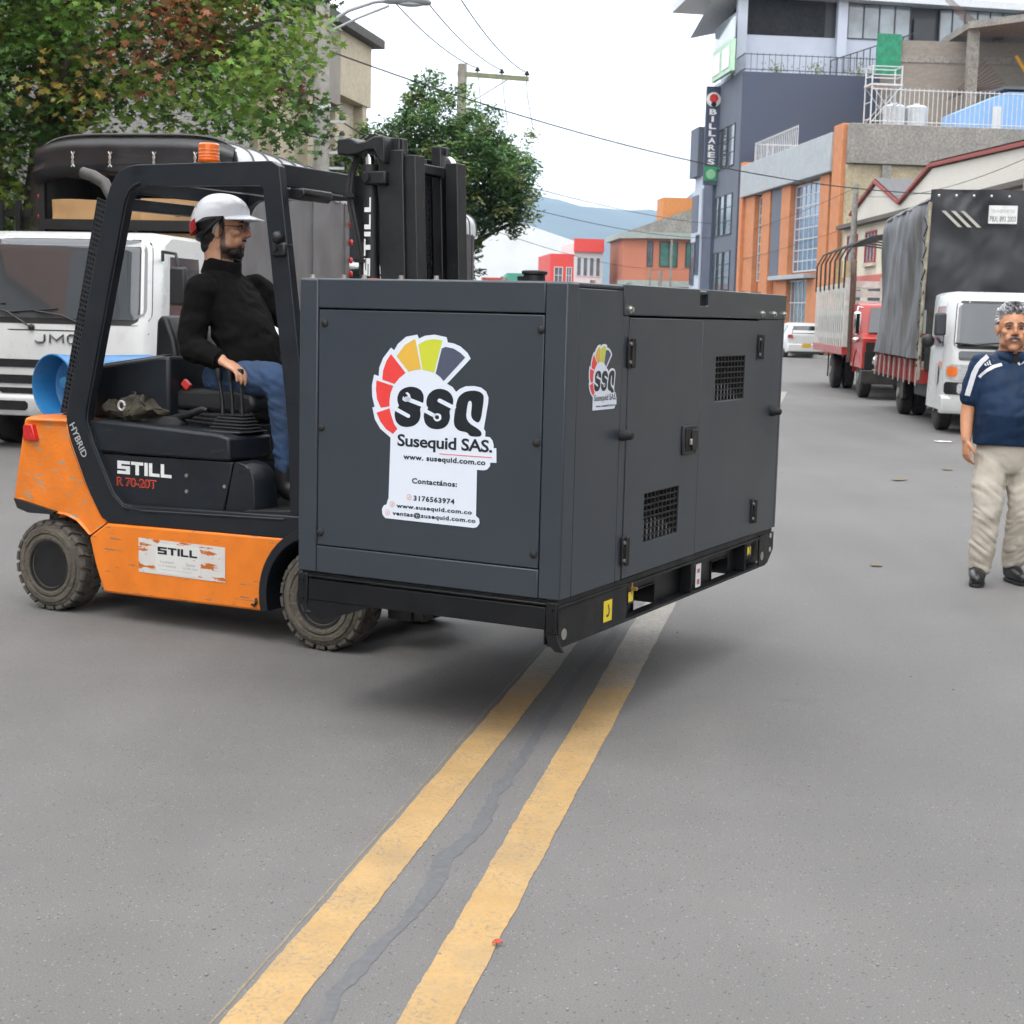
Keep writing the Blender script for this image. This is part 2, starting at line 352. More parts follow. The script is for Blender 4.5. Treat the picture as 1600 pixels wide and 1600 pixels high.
# ------------------------------------------------------------------ generator set in its sound-proof canopy
HEAD = radians(62.25-90)                 # forklift and load point the same way
W_, L_G = 1.113, 2.362
STK_OUT=[(-471,1445),(-446,1442),(-418,1432),(-390,1411),(-376,1391),(-471,1298),(-448,1288),(-433,1271),(-417,1283),(-393,1293),(-359,1295),(-332,1291),(-311,1278),(-301,1257),(-302,1236),(-317,1146),(-310,1137),(-311,1119),(-292,1118),(-281,1107),(-276,1091),(-276,1080),(-265,1081),(-263,1029),(-288,1028),(-289,1015),(-300,1003),(-313,999),(-341,999),(-341,834),(-328,825),(-326,808),(-336,794),(-350,790),(-723,794),(-735,806),(-738,826),(-730,841),(-718,845),(-714,861),(-710,869),(-705,1092),(-717,1100),(-750,1122),(-774,1155),(-786,1199),(-776,1200),(-787,1239),(-789,1279),(-780,1319),(-760,1314),(-758,1345),(-742,1380),(-709,1419),(-695,1410),(-679,1434),(-645,1460),(-598,1469),(-591,1455),(-565,1466),(-525,1471),(-476,1463)]
STK_RED=[[(-767,1180),(-711,1199),(-703,1174),(-690,1142),(-676,1126),(-695,1106),(-726,1123),(-750,1149)],[(-769,1298),(-696,1281),(-708,1253),(-712,1223),(-711,1206),(-749,1199),(-766,1230),(-771,1265)],[(-708,1396),(-644,1330),(-671,1311),(-691,1288),(-744,1302),(-741,1336),(-727,1371)]]
STK_GOLD=[[(-684,1389),(-650,1430),(-624,1445),(-606,1453),(-580,1346),(-608,1342),(-632,1335)]]
STK_LIME=[[(-593,1434),(-564,1448),(-530,1455),(-493,1452),(-525,1335),(-551,1342),(-574,1344)]]
STK_NAVY=[[(-495,1423),(-479,1429),(-446,1424),(-418,1410),(-398,1394),(-485,1307),(-499,1321),(-519,1333)]]
STK_BLACK=[[(-566,1235),(-567,1254),(-578,1271),(-598,1280),(-621,1282),(-647,1277),(-668,1264),(-679,1242),(-677,1222),(-669,1209),(-686,1195),(-690,1175),(-682,1150),(-662,1136),(-633,1134),(-604,1141),(-584,1158),(-577,1183),(-582,1202),(-571,1218)],[(-443,1231),(-444,1248),(-455,1266),(-476,1277),(-504,1280),(-529,1273),(-549,1255),(-556,1233),(-554,1216),(-545,1208),(-564,1191),(-566,1174),(-558,1150),(-538,1136),(-509,1133),(-481,1139),(-462,1155),(-454,1180),(-459,1201),(-448,1216)],[(-332,1160),(-319,1247),(-321,1266),(-337,1277),(-365,1280),(-398,1273),(-421,1256),(-431,1232),(-441,1171),(-436,1147),(-417,1133),(-383,1130),(-373,1116),(-326,1117),(-325,1138),(-392,1170),(-384,1236),(-375,1244),(-366,1236),(-372,1181)]]
STK_WHITE=[[(-554,1221),(-636,1244),(-641,1245),(-645,1243),(-647,1240),(-648,1236),(-646,1232),(-642,1230),(-560,1207)],[(-708,1200),(-634,1169),(-630,1168),(-626,1169),(-623,1172),(-622,1175),(-623,1179),(-626,1181),(-700,1212)],[(-430,1218),(-496,1244),(-500,1244),(-505,1243),(-507,1240),(-508,1236),(-507,1233),(-504,1231),(-438,1205)],[(-580,1199),(-514,1172),(-510,1171),(-506,1173),(-503,1175),(-503,1179),(-504,1182),(-507,1184),(-573,1211)],[(-655,1231),(-643,1226),(-626,1229),(-620,1240),(-625,1254),(-635,1261),(-644,1258),(-634,1250),(-636,1241),(-646,1239),(-652,1246),(-656,1238)],[(-491,1178),(-492,1171),(-497,1166),(-503,1163),(-511,1162),(-518,1165),(-523,1170),(-525,1176),(-523,1182),(-518,1188),(-512,1191),(-504,1191),(-497,1189),(-492,1184)]]
STK_DOT=[[(-500,1177),(-500,1174),(-503,1171),(-506,1170),(-510,1170),(-513,1171),(-516,1173),(-517,1176),(-516,1180),(-514,1182),(-510,1184),(-506,1184),(-503,1183),(-501,1180)]]
M_GEN = mat('anthracite_powder_coat', (.034, .0425, .053), .33, var=.04, vs=1.5, spec=.5)
M_SKID = mat('black_chassis_enamel', (.0055, .006, .007), .42, var=.2, vs=9, wear=.5, wcol=(.09, .085, .08), wt=.70, ws=(14, 14, 14), bump=.05, bs=160, spec=.35)
M_BLACK = mat('black_plastic', (.010, .010, .011), .45, var=.15, vs=20)
M_RUB = mat('black_rubber', (.013, .013, .014), .75, var=.2, vs=25)
M_DARK = mat('painted_unlit_black', (.008, .008, .009), .9, var=.1)  # near-black colour stands in for shade inside recesses, slots and openings
M_ZINC = mat('zinc_bolt', (.62, .61, .58), .32, 1., var=.1, vs=40)
M_VINYL = mat('white_vinyl', (.68, .73, .82), .32, var=.02, vs=3)
M_INK = mat('black_ink', (.010, .014, .020), .35, var=.05)
M_YSTK = mat('yellow_sticker', (.80, .62, .02), .4, var=.08, vs=20)
gen = empty('generator_set', (.173, 5.268, 0), HEAD, 'dark grey canopied generator set with white logo sticker, raised on the forklift', 'generator')
def gb(name, m, *boxes, parent=None, bevel=.004, **k):
    a = MB()
    for b in boxes: a.box(*b)
    return a.build(name, m, parent or gen, bevel=bevel, **k)
Z0, Z1 = .562, 1.662
gb('inner_case', M_DARK, (-W_+.03, -.045, .03, L_G-.03, Z0+.004, Z1-.012), bevel=0)
# front: corner posts, head and foot rails, screwed panel
gb('corner_post', M_GEN, (-W_, -1.030, 0, .06, Z0, Z1), bevel=.006); gb('corner_post', M_GEN, (-.086, 0, 0, .09, Z0, Z1), bevel=.006)
gb('head_rail', M_GEN, (-1.0285, -.0875, .001, .06, 1.556, Z1)); gb('foot_rail', M_GEN, (-1.0285, -.0875, .001, .06, Z0, .664))
fp = gb('front_panel', M_GEN, (-1.0265, -.0895, .003, .05, .668, 1.550), bevel=.003)
for x, z in ((-1.0, 1.5), (-.101, 1.5), (-1.011, 1.112), (-.107, 1.109), (-1.012, .716), (-.108, .718)):
    a = MB(); a.lathe([(0, .0145), (.004, .0145), (.009, .010), (.011, .002)], (x, .003, z), (0, -1, 0), 16); a.build('screw_cap', M_RUB, fp, smooth=40)
# roof and the canopy's side wall
gb('roof', M_GEN, (-W_+.002, -.002, .002, L_G-.002, Z1-.014, Z1+.003), bevel=.006)
gb('side_wall', M_GEN, (-.04, -.0012, .092, .470, Z0, Z1-.016)); gb('side_wall', M_GEN, (-.04, -.0012, 1.993, L_G, Z0, 1.556))
gb('side_wall', M_GEN, (-.04, -.0012, .470, .528, Z0, 1.556)); gb('side_wall', M_GEN, (-W_, -W_+.03, .06, L_G, Z0, Z1-.016)); gb('side_wall', M_GEN, (-W_, 0, L_G-.03, L_G-.001, Z0, Z1-.016))
rp = MB(); rp.prism([(.468, 1.556), (L_G+.004, 1.556), (L_G+.004, 1.671), (1.335, 1.671), (1.335, 1.603), (1.232, 1.603), (1.232, 1.671), (.468, 1.669)], -.09, .004, 'x')
rp = rp.build('roof_side_rail', M_GEN, gen, bevel=.004)
gb('lifting_slot', M_DARK, (-.085, -.018, 1.226, 1.341, 1.598, 1.655), bevel=0)
for y, z in ((.52, 1.578), (2.02, 1.580), (2.185, 1.580), (2.335, 1.580)):
    a = MB(); a.cyl((.004, y, z), (.008, y, z), .015, 12); a.cyl((.008, y, z), (.017, y, z), .010, 6); a.build('bolt', M_ZINC, rp, smooth=30)
# two doors, each with a louvre opening
def door(y0, y1, gy0, gy1, gz0, gz1):
    a = MB(); z0, z1 = .566, 1.548; x0, x1 = -.024, .0015
    ring = [(y0, z0), (y1, z0), (y1, z1), (y0, z1)]; hole = [(gy0, gz0), (gy1, gz0), (gy1, gz1), (gy0, gz1)]
    for x in (x1, x0):
        i = len(a.v); a.v += [(x, *p) for p in ring]+[(x, *p) for p in hole]
        for k in range(4): q = (i+k, i+(k+1) % 4, i+4+(k+1) % 4, i+4+k); a.f.append(q if x == x1 else q[::-1])
    for k in range(4):
        k2 = (k+1) % 4; a.f.append((k, 8+k, 8+k2, k2)); a.f.append((4+k, 4+k2, 12+k2, 12+k))
    d = a.build('door', M_GEN, gen, bevel=.003)
    gr = MB(); nv, nh = 9, 8
    for k in range(nv+1): y = gy0+(gy1-gy0)*k/nv; gr.box(-.012, -.003, y-.0032, y+.0032, gz0, gz1)
    for k in range(nh+1): z = gz0+(gz1-gz0)*k/nh; gr.box(-.0125, -.0035, gy0, gy1, z-.0028, z+.0028)
    gr.build('grille', M_BLACK, d)
    b = MB(); b.quad((-.018, gy0, gz0+.002), (-.018, gy1, gz0+.002), (-.075, gy1, gz0+.062), (-.075, gy0, gz0+.062))
    b.box(-.22, -.20, gy0-.05, gy1+.05, gz0-.02, gz1+.02); b.build('baffle', mat('galvanised_sheet', (.60, .62, .66), .5, .1, var=.15, vs=8), d)
    return d
for k in range(1):
    ic = bpy.data.objects['inner_case']; a = MB(); a.box(-W_+.03, -.26, .03, L_G-.03, Z0+.004, Z1-.016); ic.data = a.mesh('inner_case'); ic.data.materials.append(M_DARK)
d1 = door(.531, 1.281, .722, 1.083, .681, .874); d2 = door(1.284, 1.990, 1.450, 1.820, 1.202, 1.394)
def hinge(d, y, z):
    a = MB(); a.box(.0015, .010, y-.034, y-.003, z-.055, z+.055); a.box(.0015, .010, y+.003, y+.034, z-.055, z+.055); a.cyl((.012, y, z-.055), (.012, y, z+.055), .011, 12)
    h = a.build('hinge', M_BLACK, d, bevel=.002)
    for s in (-.034, .034):
        b = MB(); b.cyl((.010, y-.019, z+s), (.0145, y-.019, z+s), .0075, 8); b.build('hinge_screw', M_ZINC, h, smooth=30)
hinge(d1, .543, 1.418); hinge(d1, .546, .672); hinge(d2, 2.012, 1.43); hinge(d2, 2.018, .676)
a = MB(); a.box(.0015, .010, 1.088, 1.244, .996, 1.116); lt = a.build('latch', M_BLACK, d1, bevel=.006)
gb('latch_recess', M_DARK, (.0105, .0125, 1.112, 1.220, 1.010, 1.102), parent=lt, bevel=0)
gb('latch_paddle', M_BLACK, (.013, .021, 1.168, 1.226, 1.014, 1.098), parent=lt, bevel=.003)
gb('latch_lock', M_ZINC, (.013, .024, 1.142, 1.160, 1.038, 1.062), parent=lt, bevel=.002)
for y, z in ((.482, 1.115), (2.222, 1.127)):
    a = MB(); a.lathe([(0, .022), (.012, .022), (.03, .016), (.046, .014), (.05, .009)], (0, y, z), (1, 0, 0), 16); a.build('door_stop', M_RUB, gen, smooth=35)
# stickers
def chaikin(q, n=2):
    for _ in range(n): q = [p for a, b in zip(q, q[1:]+q[:1]) for p in ((a[0]*.78+b[0]*.22, a[1]*.78+b[1]*.22), (a[0]*.22+b[0]*.78, a[1]*.22+b[1]*.78))]
    return q
def flat(polys, y, m, name, parent, tr=lambda p: (p[0]/1000, p[1]/1000), plane='xz'):
    a = MB()
    for q in polys:
        pts = [tr(p) for p in q]; A = sum(pts[k][0]*pts[(k+1) % len(pts)][1]-pts[(k+1) % len(pts)][0]*pts[k][1] for k in range(len(pts)))
        if A < 0: pts = pts[::-1]
        a.poly([(p[0], y, p[1]) if plane == 'xz' else (y, p[0], p[1]) for p in pts])
    me = a.mesh(name); bm = bmesh.new(); bm.from_mesh(me); bmesh.ops.triangulate(bm, faces=bm.faces, ngon_method='EAR_CLIP'); bm.to_mesh(me); bm.free()
    return link(name, me, m, parent)
M_SRED = mat('sticker_red', (.75, .055, .05), .35, var=.03); M_SGOLD = mat('sticker_gold', (.70, .42, .06), .35, var=.03)
M_SLIME = mat('sticker_lime', (.56, .60, .045), .35, var=.03); M_SNAVY = mat('sticker_navy', (.075, .085, .13), .35, var=.03)
def logo(y, tr, plane, outl, parent, s):
    st = flat([outl], y, M_VINYL, 'logo_sticker', parent, tr, plane)
    for nm, ps, m, k in (('logo_blade', STK_RED, M_SRED, 1), ('logo_blade', STK_GOLD, M_SGOLD, 1), ('logo_blade', STK_LIME, M_SLIME, 1), ('logo_blade', STK_NAVY, M_SNAVY, 1)):
        for q in ps: flat([q], y+s*k, m, nm, st, tr, plane)
    for q in STK_BLACK: flat([chaikin(q)], y+s, M_INK, 'logo_letter', st, tr, plane)
    flat(STK_WHITE, y+2*s, M_VINYL, 'logo_tool_cutout', st, tr, plane); flat(STK_DOT, y+3*s, M_INK, 'logo_tool_hole', st, tr, plane)
    return st
st = logo(.0015, lambda p: (p[0]/1000, p[1]/1000), 'xz', STK_OUT, fp, -.0006)
def lettering(s, x0, x1, z0, z1, bold=0., m=M_INK, sp=1.): return fit_text(s, x0, x1, z0, z1, .0007, bold, 'xz', sp).build('lettering', m, st)
lettering('Susequid SAS.', -.675, -.281, 1.050, 1.108, .024, sp=.95)
lettering('www. susequid.com.co', -.649, -.307, 1.011, 1.0365, .036, sp=1.08)
lettering('Contact\u00e1nos:', -.610, -.421, .931, .951, .036, sp=1.1)
lettering('3176563974', -.602, -.430, .868, .888, .036, sp=1.12)
lettering('www.susequid.com.co', -.675, -.358, .832, .8525, .036, sp=1.12)
lettering('ventas@susequid.com.co', -.692, -.342, .803, .825, .036, sp=1.12)
gb('red_underline', M_SRED, (-.496, -.282, .0006, .0012, 1.0450, 1.0475), parent=st, bevel=0)
for x, z in ((-.621, .880), (-.693, .848), (-.713, .816)):
    a = MB(); n = 14
    for k in range(n):
        t0, t1 = 2*pi*k/n, 2*pi*(k+1)/n; a.quad(*[(x+r_*cos(t), .0007, z+r_*sin(t)) for r_, t in ((.0105, t0), (.0105, t1), (.0085, t1), (.0085, t0))])
    a.quad((x-.004, .0007, z-.005), (x-.001, .0007, z-.006), (x+.005, .0007, z+.003), (x+.002, .0007, z+.005)); a.build('contact_icon', mat('sticker_salmon', (.72, .30, .24), .4), st)
SM = lambda p: (.190+(p[0]/1000+.772)*.472, 1.446-(1.458-p[1]/1000)*.500)
st2 = logo(.0004, SM, 'yz', [p for p in STK_OUT[:29]]+[(-705, 1000)]+STK_OUT[41:], bpy.data.objects['side_wall'], .0006)
fit_text('Susequid SAS.', .232, .424, 1.243, 1.272, .0012, .01, 'yz', .95).build('lettering', M_INK, st2)
fit_text('www. susequid.com.co', .250, .412, 1.224, 1.236, .0012, .02, 'yz', 1.05).build('lettering', M_INK, st2)
# roof fittings
for x in (-1.091, -.951, -.86, -.70, -.552, -.28):
    a = MB(); a.cyl((x, .05, Z1+.003), (x, .05, Z1+.006), .013, 10); a.cyl((x, .05, Z1+.006), (x, .05, Z1+.018), .009, 6); a.build('roof_bolt', M_ZINC, gen, smooth=30)
for y in (.30, .62, 1.9): 
    a = MB(); a.cyl((-.05, y, Z1+.003), (-.05, y, Z1+.016), .010, 6); a.build('roof_bolt', M_ZINC, gen, smooth=30)
a = MB(); a.lathe([(0, .060), (.012, .060), (.012, .044), (.046, .044), (.050, .053), (.060, .053), (.064, .047), (.064, 0)], (-.592, .9, Z1+.003), (0, 0, 1), 24); cp = a.build('filler_cap', M_BLACK, gen, smooth=30)
gb('cap_hinge', M_BLACK, (-.665, -.63, .885, .915, Z1+.02, Z1+.045), parent=cp)
gb('hatch_plate', M_BLACK, (-.86, -.45, .75, 1.05, Z1+.0035, Z1+.0105))
# skid base
def sk(name, *boxes, parent=None, bevel=.003): return gb(name, M_SKID, *boxes, parent=parent, bevel=bevel)
sk('skid_deck', (-W_+.01, -.012, .012, L_G-.012, .535, Z0-.002))
sk('skid_cross_beam', (-1.066, -.056, .006, .06, .452, .533)); sk('skid_beam_lip', (-1.068, -.054, .001, .02, .541, .549)); sk('skid_cross_beam', (-1.066, -.056, L_G-.06, L_G-.006, .40, .533))
for s, (x0, x1) in ((0, (-1.113, -1.069)), (1, (-.052, -.010))):
    b = sk('corner_bracket', (x0, x1, .0, .012, .430 if s == 0 else .440, .553))
    for z in (.525, .455):
        a = MB(); a.cyl(((x0+x1)/2, .001, z), ((x0+x1)/2, -.006, z), .008, 6); a.build('bracket_bolt', M_SKID, b)
a = MB(); a.prism([(-1.066, .452), (-1.075, .420), (-1.010, .378), (-.880, .418), (-.785, .452)], .004, .012, 'y'); a.build('gusset', M_SKID, gen)
for yb in (0,):
    a = MB(); a.prism([(-.052, .440), (-.010, .440), (-.002, .418), (.014, .388), (.018, .380), (-.012, .380), (-.040, .405)], yb, yb+.012, 'y'); a.build('skid_toe', M_SKID, gen)
def rail(x, sgn):
    a = MB(); web = x-sgn*.055
    # web with two fork pockets left open
    py = [(0.012, .775), (.985, 1.645), (1.850, L_G-.012)]
    for y0, y1 in py: a.box(web-.004, web+.004, y0, y1, .398, .535)
    for y0, y1 in ((.775, .985), (1.645, 1.850)): a.box(web-.004, web+.004, y0, y1, .478, .535)
    a.box(min(web, x), max(web, x), .03, L_G-.10, .388, .398); a.box(min(web, x), max(web, x), .012, L_G-.012, .525, .535)
    o = a.build('skid_rail', M_SKID, gen, bevel=.002)
    for y0, y1 in ((.775, .985), (1.645, 1.850)):
        b = MB(); t = .006
        b.box(-W_+.05, -.05, y0-t, y0, .398, .484); b.box(-W_+.05, -.05, y1, y1+t, .398, .484); b.box(-W_+.05, -.05, y0-t, y1+t, .478, .484)
        if sgn > 0: b.build('fork_pocket', M_SKID, o)
    return o
r1 = rail(-.006, 1); rail(-W_+.006, -1)
sk('stiffener', (-.058, -.008, .600, .612, .398, .528)); sk('stiffener', (-.058, -.008, 1.285, 1.298, .398, .528)); sk('stiffener', (-.058, -.008, 1.300, 1.372, .500, .524)); sk('stiffener', (-.058, -.008, 1.965, 1.977, .398, .528))
sk('rail_patch', (-.012, -.006, .012, .600, .398, .540)); sk('rail_patch', (-.012, -.006, .614, .675, .450, .528)); sk('rail_patch', (-.012, -.006, 1.98, 2.04, .45, .528))
a = MB(); a.prism([(2.16, .395), (2.285, .395), (L_G, .455), (L_G, .540), (2.16, .540)], -.014, -.006, 'x'); ep = a.build('end_plate', M_SKID, gen)
for z in (.525, .458):
    a = MB(); a.cyl((-.006, 2.315, z), (-.0045, 2.315, z), .012, 14); a.build('bolt_hole', mat('painted_daylight_grey', (.45, .44, .43), .7), ep)  # solid pale discs; daylight through the holes is put into their colour
for y, z in ((.055, .435), (2.20, .44)):
    a = MB(); a.cyl((-.0115, y, z), (-.004, y, z), .02, 16); a.build('lashing_eye', mat('worn_steel', (.40, .38, .35), .5, .6), gen)
for nm, y0, y1, z0, z1 in (('hook_sticker', .388, .463, .420, .500), ('drain_sticker', .616, .660, .462, .500), ('hook_sticker', 1.985, 2.03, .470, .508)):
    q = gb(nm, M_YSTK, (-.005, -.0045, y0, y1, z0, z1), bevel=0)
    if nm == 'hook_sticker':
        a = MB(); yc = (y0+y1)/2; zc = (z0+z1)/2; xx = -.0040; P = [(.004, .024), (.006, .014), (.012, .002), (.010, -.014), (-.002, -.020), (-.012, -.016)]
        for (u0, v0), (u1, v1) in zip(P, P[1:]):
            dx, dz = u1-u0, v1-v0; l = hypot(dx, dz); nx, nz_ = -dz/l*.005, dx/l*.005
            a.quad((xx, yc+u0+nx, zc+v0+nz_), (xx, yc+u0-nx, zc+v0-nz_), (xx, yc+u1-nx, zc+v1-nz_), (xx, yc+u1+nx, zc+v1+nz_))
        a.build('hook_mark', M_INK, q)
q = gb('warning_label', mat('white_label', (.7, .7, .7), .4), (-.007, -.0065, 1.335, 1.395, .413, .513), bevel=0)
gb('label_print', mat('label_red', (.45, .12, .12), .5), (-.0062, -.0060, 1.350, 1.380, .425, .447), (-.0062, -.0060, 1.350, 1.380, .475, .492), parent=q, bevel=0)
a = MB(); a.cyl((-.05, .645, .513), (-.012, .645, .513), .011, 6); a.cyl((-.012, .645, .513), (.018, .645, .513), .0075, 10); a.box(-.008, -.002, .640, .650, .49, .535); a.build('drain_valve', mat('brass', (.60, .40, .14), .35, .9), gen, smooth=35)

# ------------------------------------------------------------------ forklift truck (local frame: x forward, y to its left = away from the camera)
FW = .98
M_ORG = mat('orange_truck_paint', (.80, .205, .016), .42, var=.08, vs=4, wear=.85, wcol=(.20, .16, .11), wt=.615, ws=(6, 6, 50), bump=.05, bs=90, dirt=.16, dcol=(.25, .10, .03))
M_ORGC = mat('orange_battered_paint', (.80, .205, .016), .45, var=.10, vs=5, wear=.9, wcol=(.33, .29, .20), wt=.60, ws=(13, 13, 52), bump=.1, bs=60, dirt=.2, dcol=(.28, .12, .04))
M_FBLK = mat('dark_blue_black_paint', (.0085, .0112, .0160), .42, var=.14, vs=5, wear=.35, wcol=(.06, .06, .06), wt=.69, ws=(9, 9, 30), bump=.04, bs=140, dirt=.22, dcol=(.03, .028, .026), spec=.4)
M_MAST = mat('mast_black', (.0085, .009, .0105), .48, var=.2, vs=7, wear=.4, wcol=(.10, .095, .09), wt=.70, ws=(20, 20, 8), bump=.05, bs=120)
M_TYRE = mat('dusty_tyre', (.105, .090, .070), .9, var=.35, vs=16, bump=.45, bs=70, dirt=.55, dcol=(.045, .040, .034))
M_TREAD = mat('worn_tread', (.085, .078, .066), .92, var=.35, vs=22, bump=.4, bs=90)
M_RIM = mat('black_rim', (.007, .007, .0075), .5, .0, var=.3, vs=15, wear=.5, wcol=(.16, .12, .09), wt=.70, ws=(30, 30, 30))
M_VINSEAT = mat('black_seat_vinyl', (.014, .014, .015), .42, var=.15, vs=12, bump=.15, bs=260)
M_CHROME = mat('polished_steel', (.75, .74, .72), .16, 1., var=.05)
FO = (-.8697, 6.8755, 0)
fk = empty('forklift', FO, HEAD, 'orange and black forklift carrying the generator, driver in its open cab', 'forklift')
def fb(name, m, *boxes, parent=None, bevel=.006, **k):
    a = MB()
    for b in boxes: a.box(*b)
    return a.build(name, m, parent or fk, bevel=bevel, **k)
def fp_(name, m, pts, y0, y1, parent=None, bevel=.006, axis='y'): return MB().prism(pts, y0, y1, axis).build(name, m, parent or fk, bevel=bevel)

# chassis skirts with the front wheel arch, frame between the wheels
arch = [(-.300, .150), (-.309, .258), (-.29, .335), (-.244, .415), (-.185, .470), (-.115, .505)]
skirt = [(-1.383, .404), (-1.268, .482), (-.115, .508)][:2]+[(-.60, .497)]+arch[::-1]+[(-1.20, .136), (-1.293, .136), (-1.345, .27)]
sk1 = fp_('chassis', M_ORG, skirt, .004, .20, bevel=.012); fp_('chassis', M_ORG, skirt, FW-.20, FW-.004, bevel=.012)
fb('frame', M_MAST, (-1.9, .10, .26, FW-.26, .16, .50)); fb('under_tray', M_MAST, (-1.25, -.32, .19, FW-.19, .15, .48), bevel=0)
for y0, y1 in ((.0, .21), (FW-.21, FW)):
    o = [(c[0]*1.0, c[1]) for c in arc(0, .235, .335, 194, 90, 14)]; i = [(c[0], c[1]) for c in arc(0, .235, .292, 90, 196, 14)]
    fp_('mudguard', M_FBLK, o+i, y0-.006, y1, bevel=.004)
# counterweight: sections across the width, the tail rounded in plan
prof = [(-1.806, .965), (-1.535, .973), (-1.505, .868), (-1.411, .672), (-1.322, .520), (-1.272, .487), (-1.388, .410), (-1.42, .44), (-1.47, .478), (-1.542, .500), (-1.66, .508), (-1.78, .506), (-1.89, .555), (-1.868, .67)]
def cwsec(y, back, sh):
    q = []
    for x, z in prof:
        t = max(0, min(1, (-1.40-x)/.45)); q.append((x-back*t, y, z+sh*max(0, z-.9)))
    return q
secs = [cwsec(.022, -.035, -.3), cwsec(.004, -.006, 0), cwsec(.03, .015, .1), cwsec(.10, .06, .15), cwsec(.28, .13, .2), cwsec(FW/2, .16, .22), cwsec(FW-.28, .13, .2), cwsec(FW-.10, .06, .15), cwsec(FW-.004, 0, 0)]
cw = MB().loft(secs).build('counterweight', M_ORGC, fk, bevel=.010, fix=True)
inner = [(-1.30, .49), (-1.39, .41), (-1.45, .46), (-1.54, .49), (-1.78, .50), (-1.84, .40), (-1.80, .16), (-1.45, .16)]
fp_('counterweight_foot', M_ORGC, inner, .24, FW-.24, cw)
a = MB(); a.loft([[(x, y, z) for x, z in q] for y, q in ((.02, [(-1.885, .560), (-1.60, .512), (-1.62, .500), (-1.79, .497), (-1.865, .515)]), (-.006, [(-1.878, .560), (-1.60, .514), (-1.62, .498), (-1.78, .494), (-1.855, .512)]))], True).build('scuff_lip', M_RUB, cw, fix=True)
tl = [(-1.806, .938), (-1.748, .942), (-1.722, .862), (-1.810, .862)]
MB().prism(tl, -.006, .03, 'y').build('tail_lamp', mat('red_lens', (.55, .012, .010), .25, var=.1, vs=40, coat=.5), cw, bevel=.005)
fb('panel_seam', M_DARK, (-1.30, -1.295, .002, .0035, .15, .16), bevel=0)
# wheels
def wheel(x, r, y0, s, wdt=.19):
    """s=+1: outer face towards -y"""
    z = r; prof = [(0.018, r*.47), (.008, r*.52), (.007, r*.57), (.0, r*.60), (.0, r*.655), (.006, r*.675), (.006, r*.70), (-.001, r*.72), (.0, r*.80), (.009, r*.815), (.010, r*.86), (.018, r*.90), (.030, r*.945), (wdt-.03, r*.945), (wdt-.008, r*.85), (wdt, r*.6), (wdt, r*.45)]
    root = empty('wheel', (x, y0, z)); root.parent = fk
    t = MB().lathe([(p*s, q) for p, q in prof], (0, 0, 0), (0, 1, 0), 48).build('tyre', M_TYRE, root, smooth=45, fix=True)
    tr = MB(); n = 22
    for k in range(n):
        for side, off in ((0, 0), (1, .5)):
            th = 2*pi*(k+off)/n; da = 2*pi/n*.33
            ya, yb = ((.010, wdt*.56) if side == 0 else (wdt*.44, wdt-.010)); sl = .14*(1 if side == 0 else -1)
            sec = []
            for y, ro, tw in ((ya, r*.965, 0), (ya+.014, r, 0), (yb, r, sl)) if side == 0 else ((ya, r, -sl), (yb-.014, r, 0), (yb, r*.965, 0)):
                sec.append([(rr*sin(th+tw+e), y*s, rr*cos(th+tw+e)) for rr, e in ((r*.90, -da*1.15), (ro, -da), (ro, da), (r*.90, da*1.15))])
            tr.loft(sec)
    tr.build('tread', M_TREAD, root, smooth=30, fix=True)
    rm = MB().lathe([(p*s, q) for p, q in ((.016, r*.56), (.004, r*.55), (.006, r*.50), (.045, r*.47), (.115, r*.45), (.118, r*.24), (.060, r*.20), (.050, r*.10), (.05, .001))], (0, 0, 0), (0, 1, 0), 36).build('rim', M_RIM, root, smooth=35, fix=True)
    for k in range(6):
        th = 2*pi*k/6+.3; b = MB().cyl((r*.33*sin(th), .118*s, r*.33*cos(th)), (r*.33*sin(th), .098*s, r*.33*cos(th)), .009, 6); b.build('wheel_nut', M_RIM, root)
    return root
wheel(-1.662, .232, .004, 1, .18); wheel(0, .236, .006, 1); wheel(-1.662, .232, FW-.004, -1, .18); wheel(0, .236, FW-.006, -1)
# body sides
low = [(-1.374, .818), (-.526, .829), (-.582, .585), (-1.205, .572)]
fb('body_core', M_FBLK, (-1.36, -.60, .07, FW-.07, .50, .80), bevel=0)
bp_ = fp_('side_panel', M_FBLK, low, .046, .08); fp_('side_panel', M_FBLK, low, FW-.08, FW-.046)
con = [(-1.45, .978), (-1.40, .986), (-.60, .957), (-.540, .944), (-.530, .836), (-.60, .832), (-1.36, .826)]
cs = fp_('console', M_FBLK, con, .034, .36, bevel=.014); fp_('console', M_FBLK, con, FW-.28, FW-.034, bevel=.014)
fb('seat_deck', M_FBLK, (-1.42, -.60, .28, FW-.28, .80, .985)); fb('floor_plate', M_MAST, (-.62, .06, .08, FW-.08, .585, .612))
st_ = MB().loft([[(x, y, z) for x, z in [(-.575, .588), (-.520, .828), (-.505, .832), (-.445+dx, .830-dz), (-.410+dx, .80-dz), (-.392+dx, .745), (-.385+dx, .610), (-.48, .600)]] for y, dx, dz in ((.050, -.015, .01), (.075, 0, 0), (.13, .025, .006), (.18, .02, .01), (.205, .0, .035))]).build('step_cover', M_FBLK, fk, bevel=.012, fix=True)
fb('step_grip', M_DARK, (-.488, -.43, .045, .050, .785, .806), parent=st_, bevel=0)
fp_('sill_step', M_MAST, [(-.44, .612), (-.10, .640), (-.10, .590), (-.44, .585)], .02, .3)
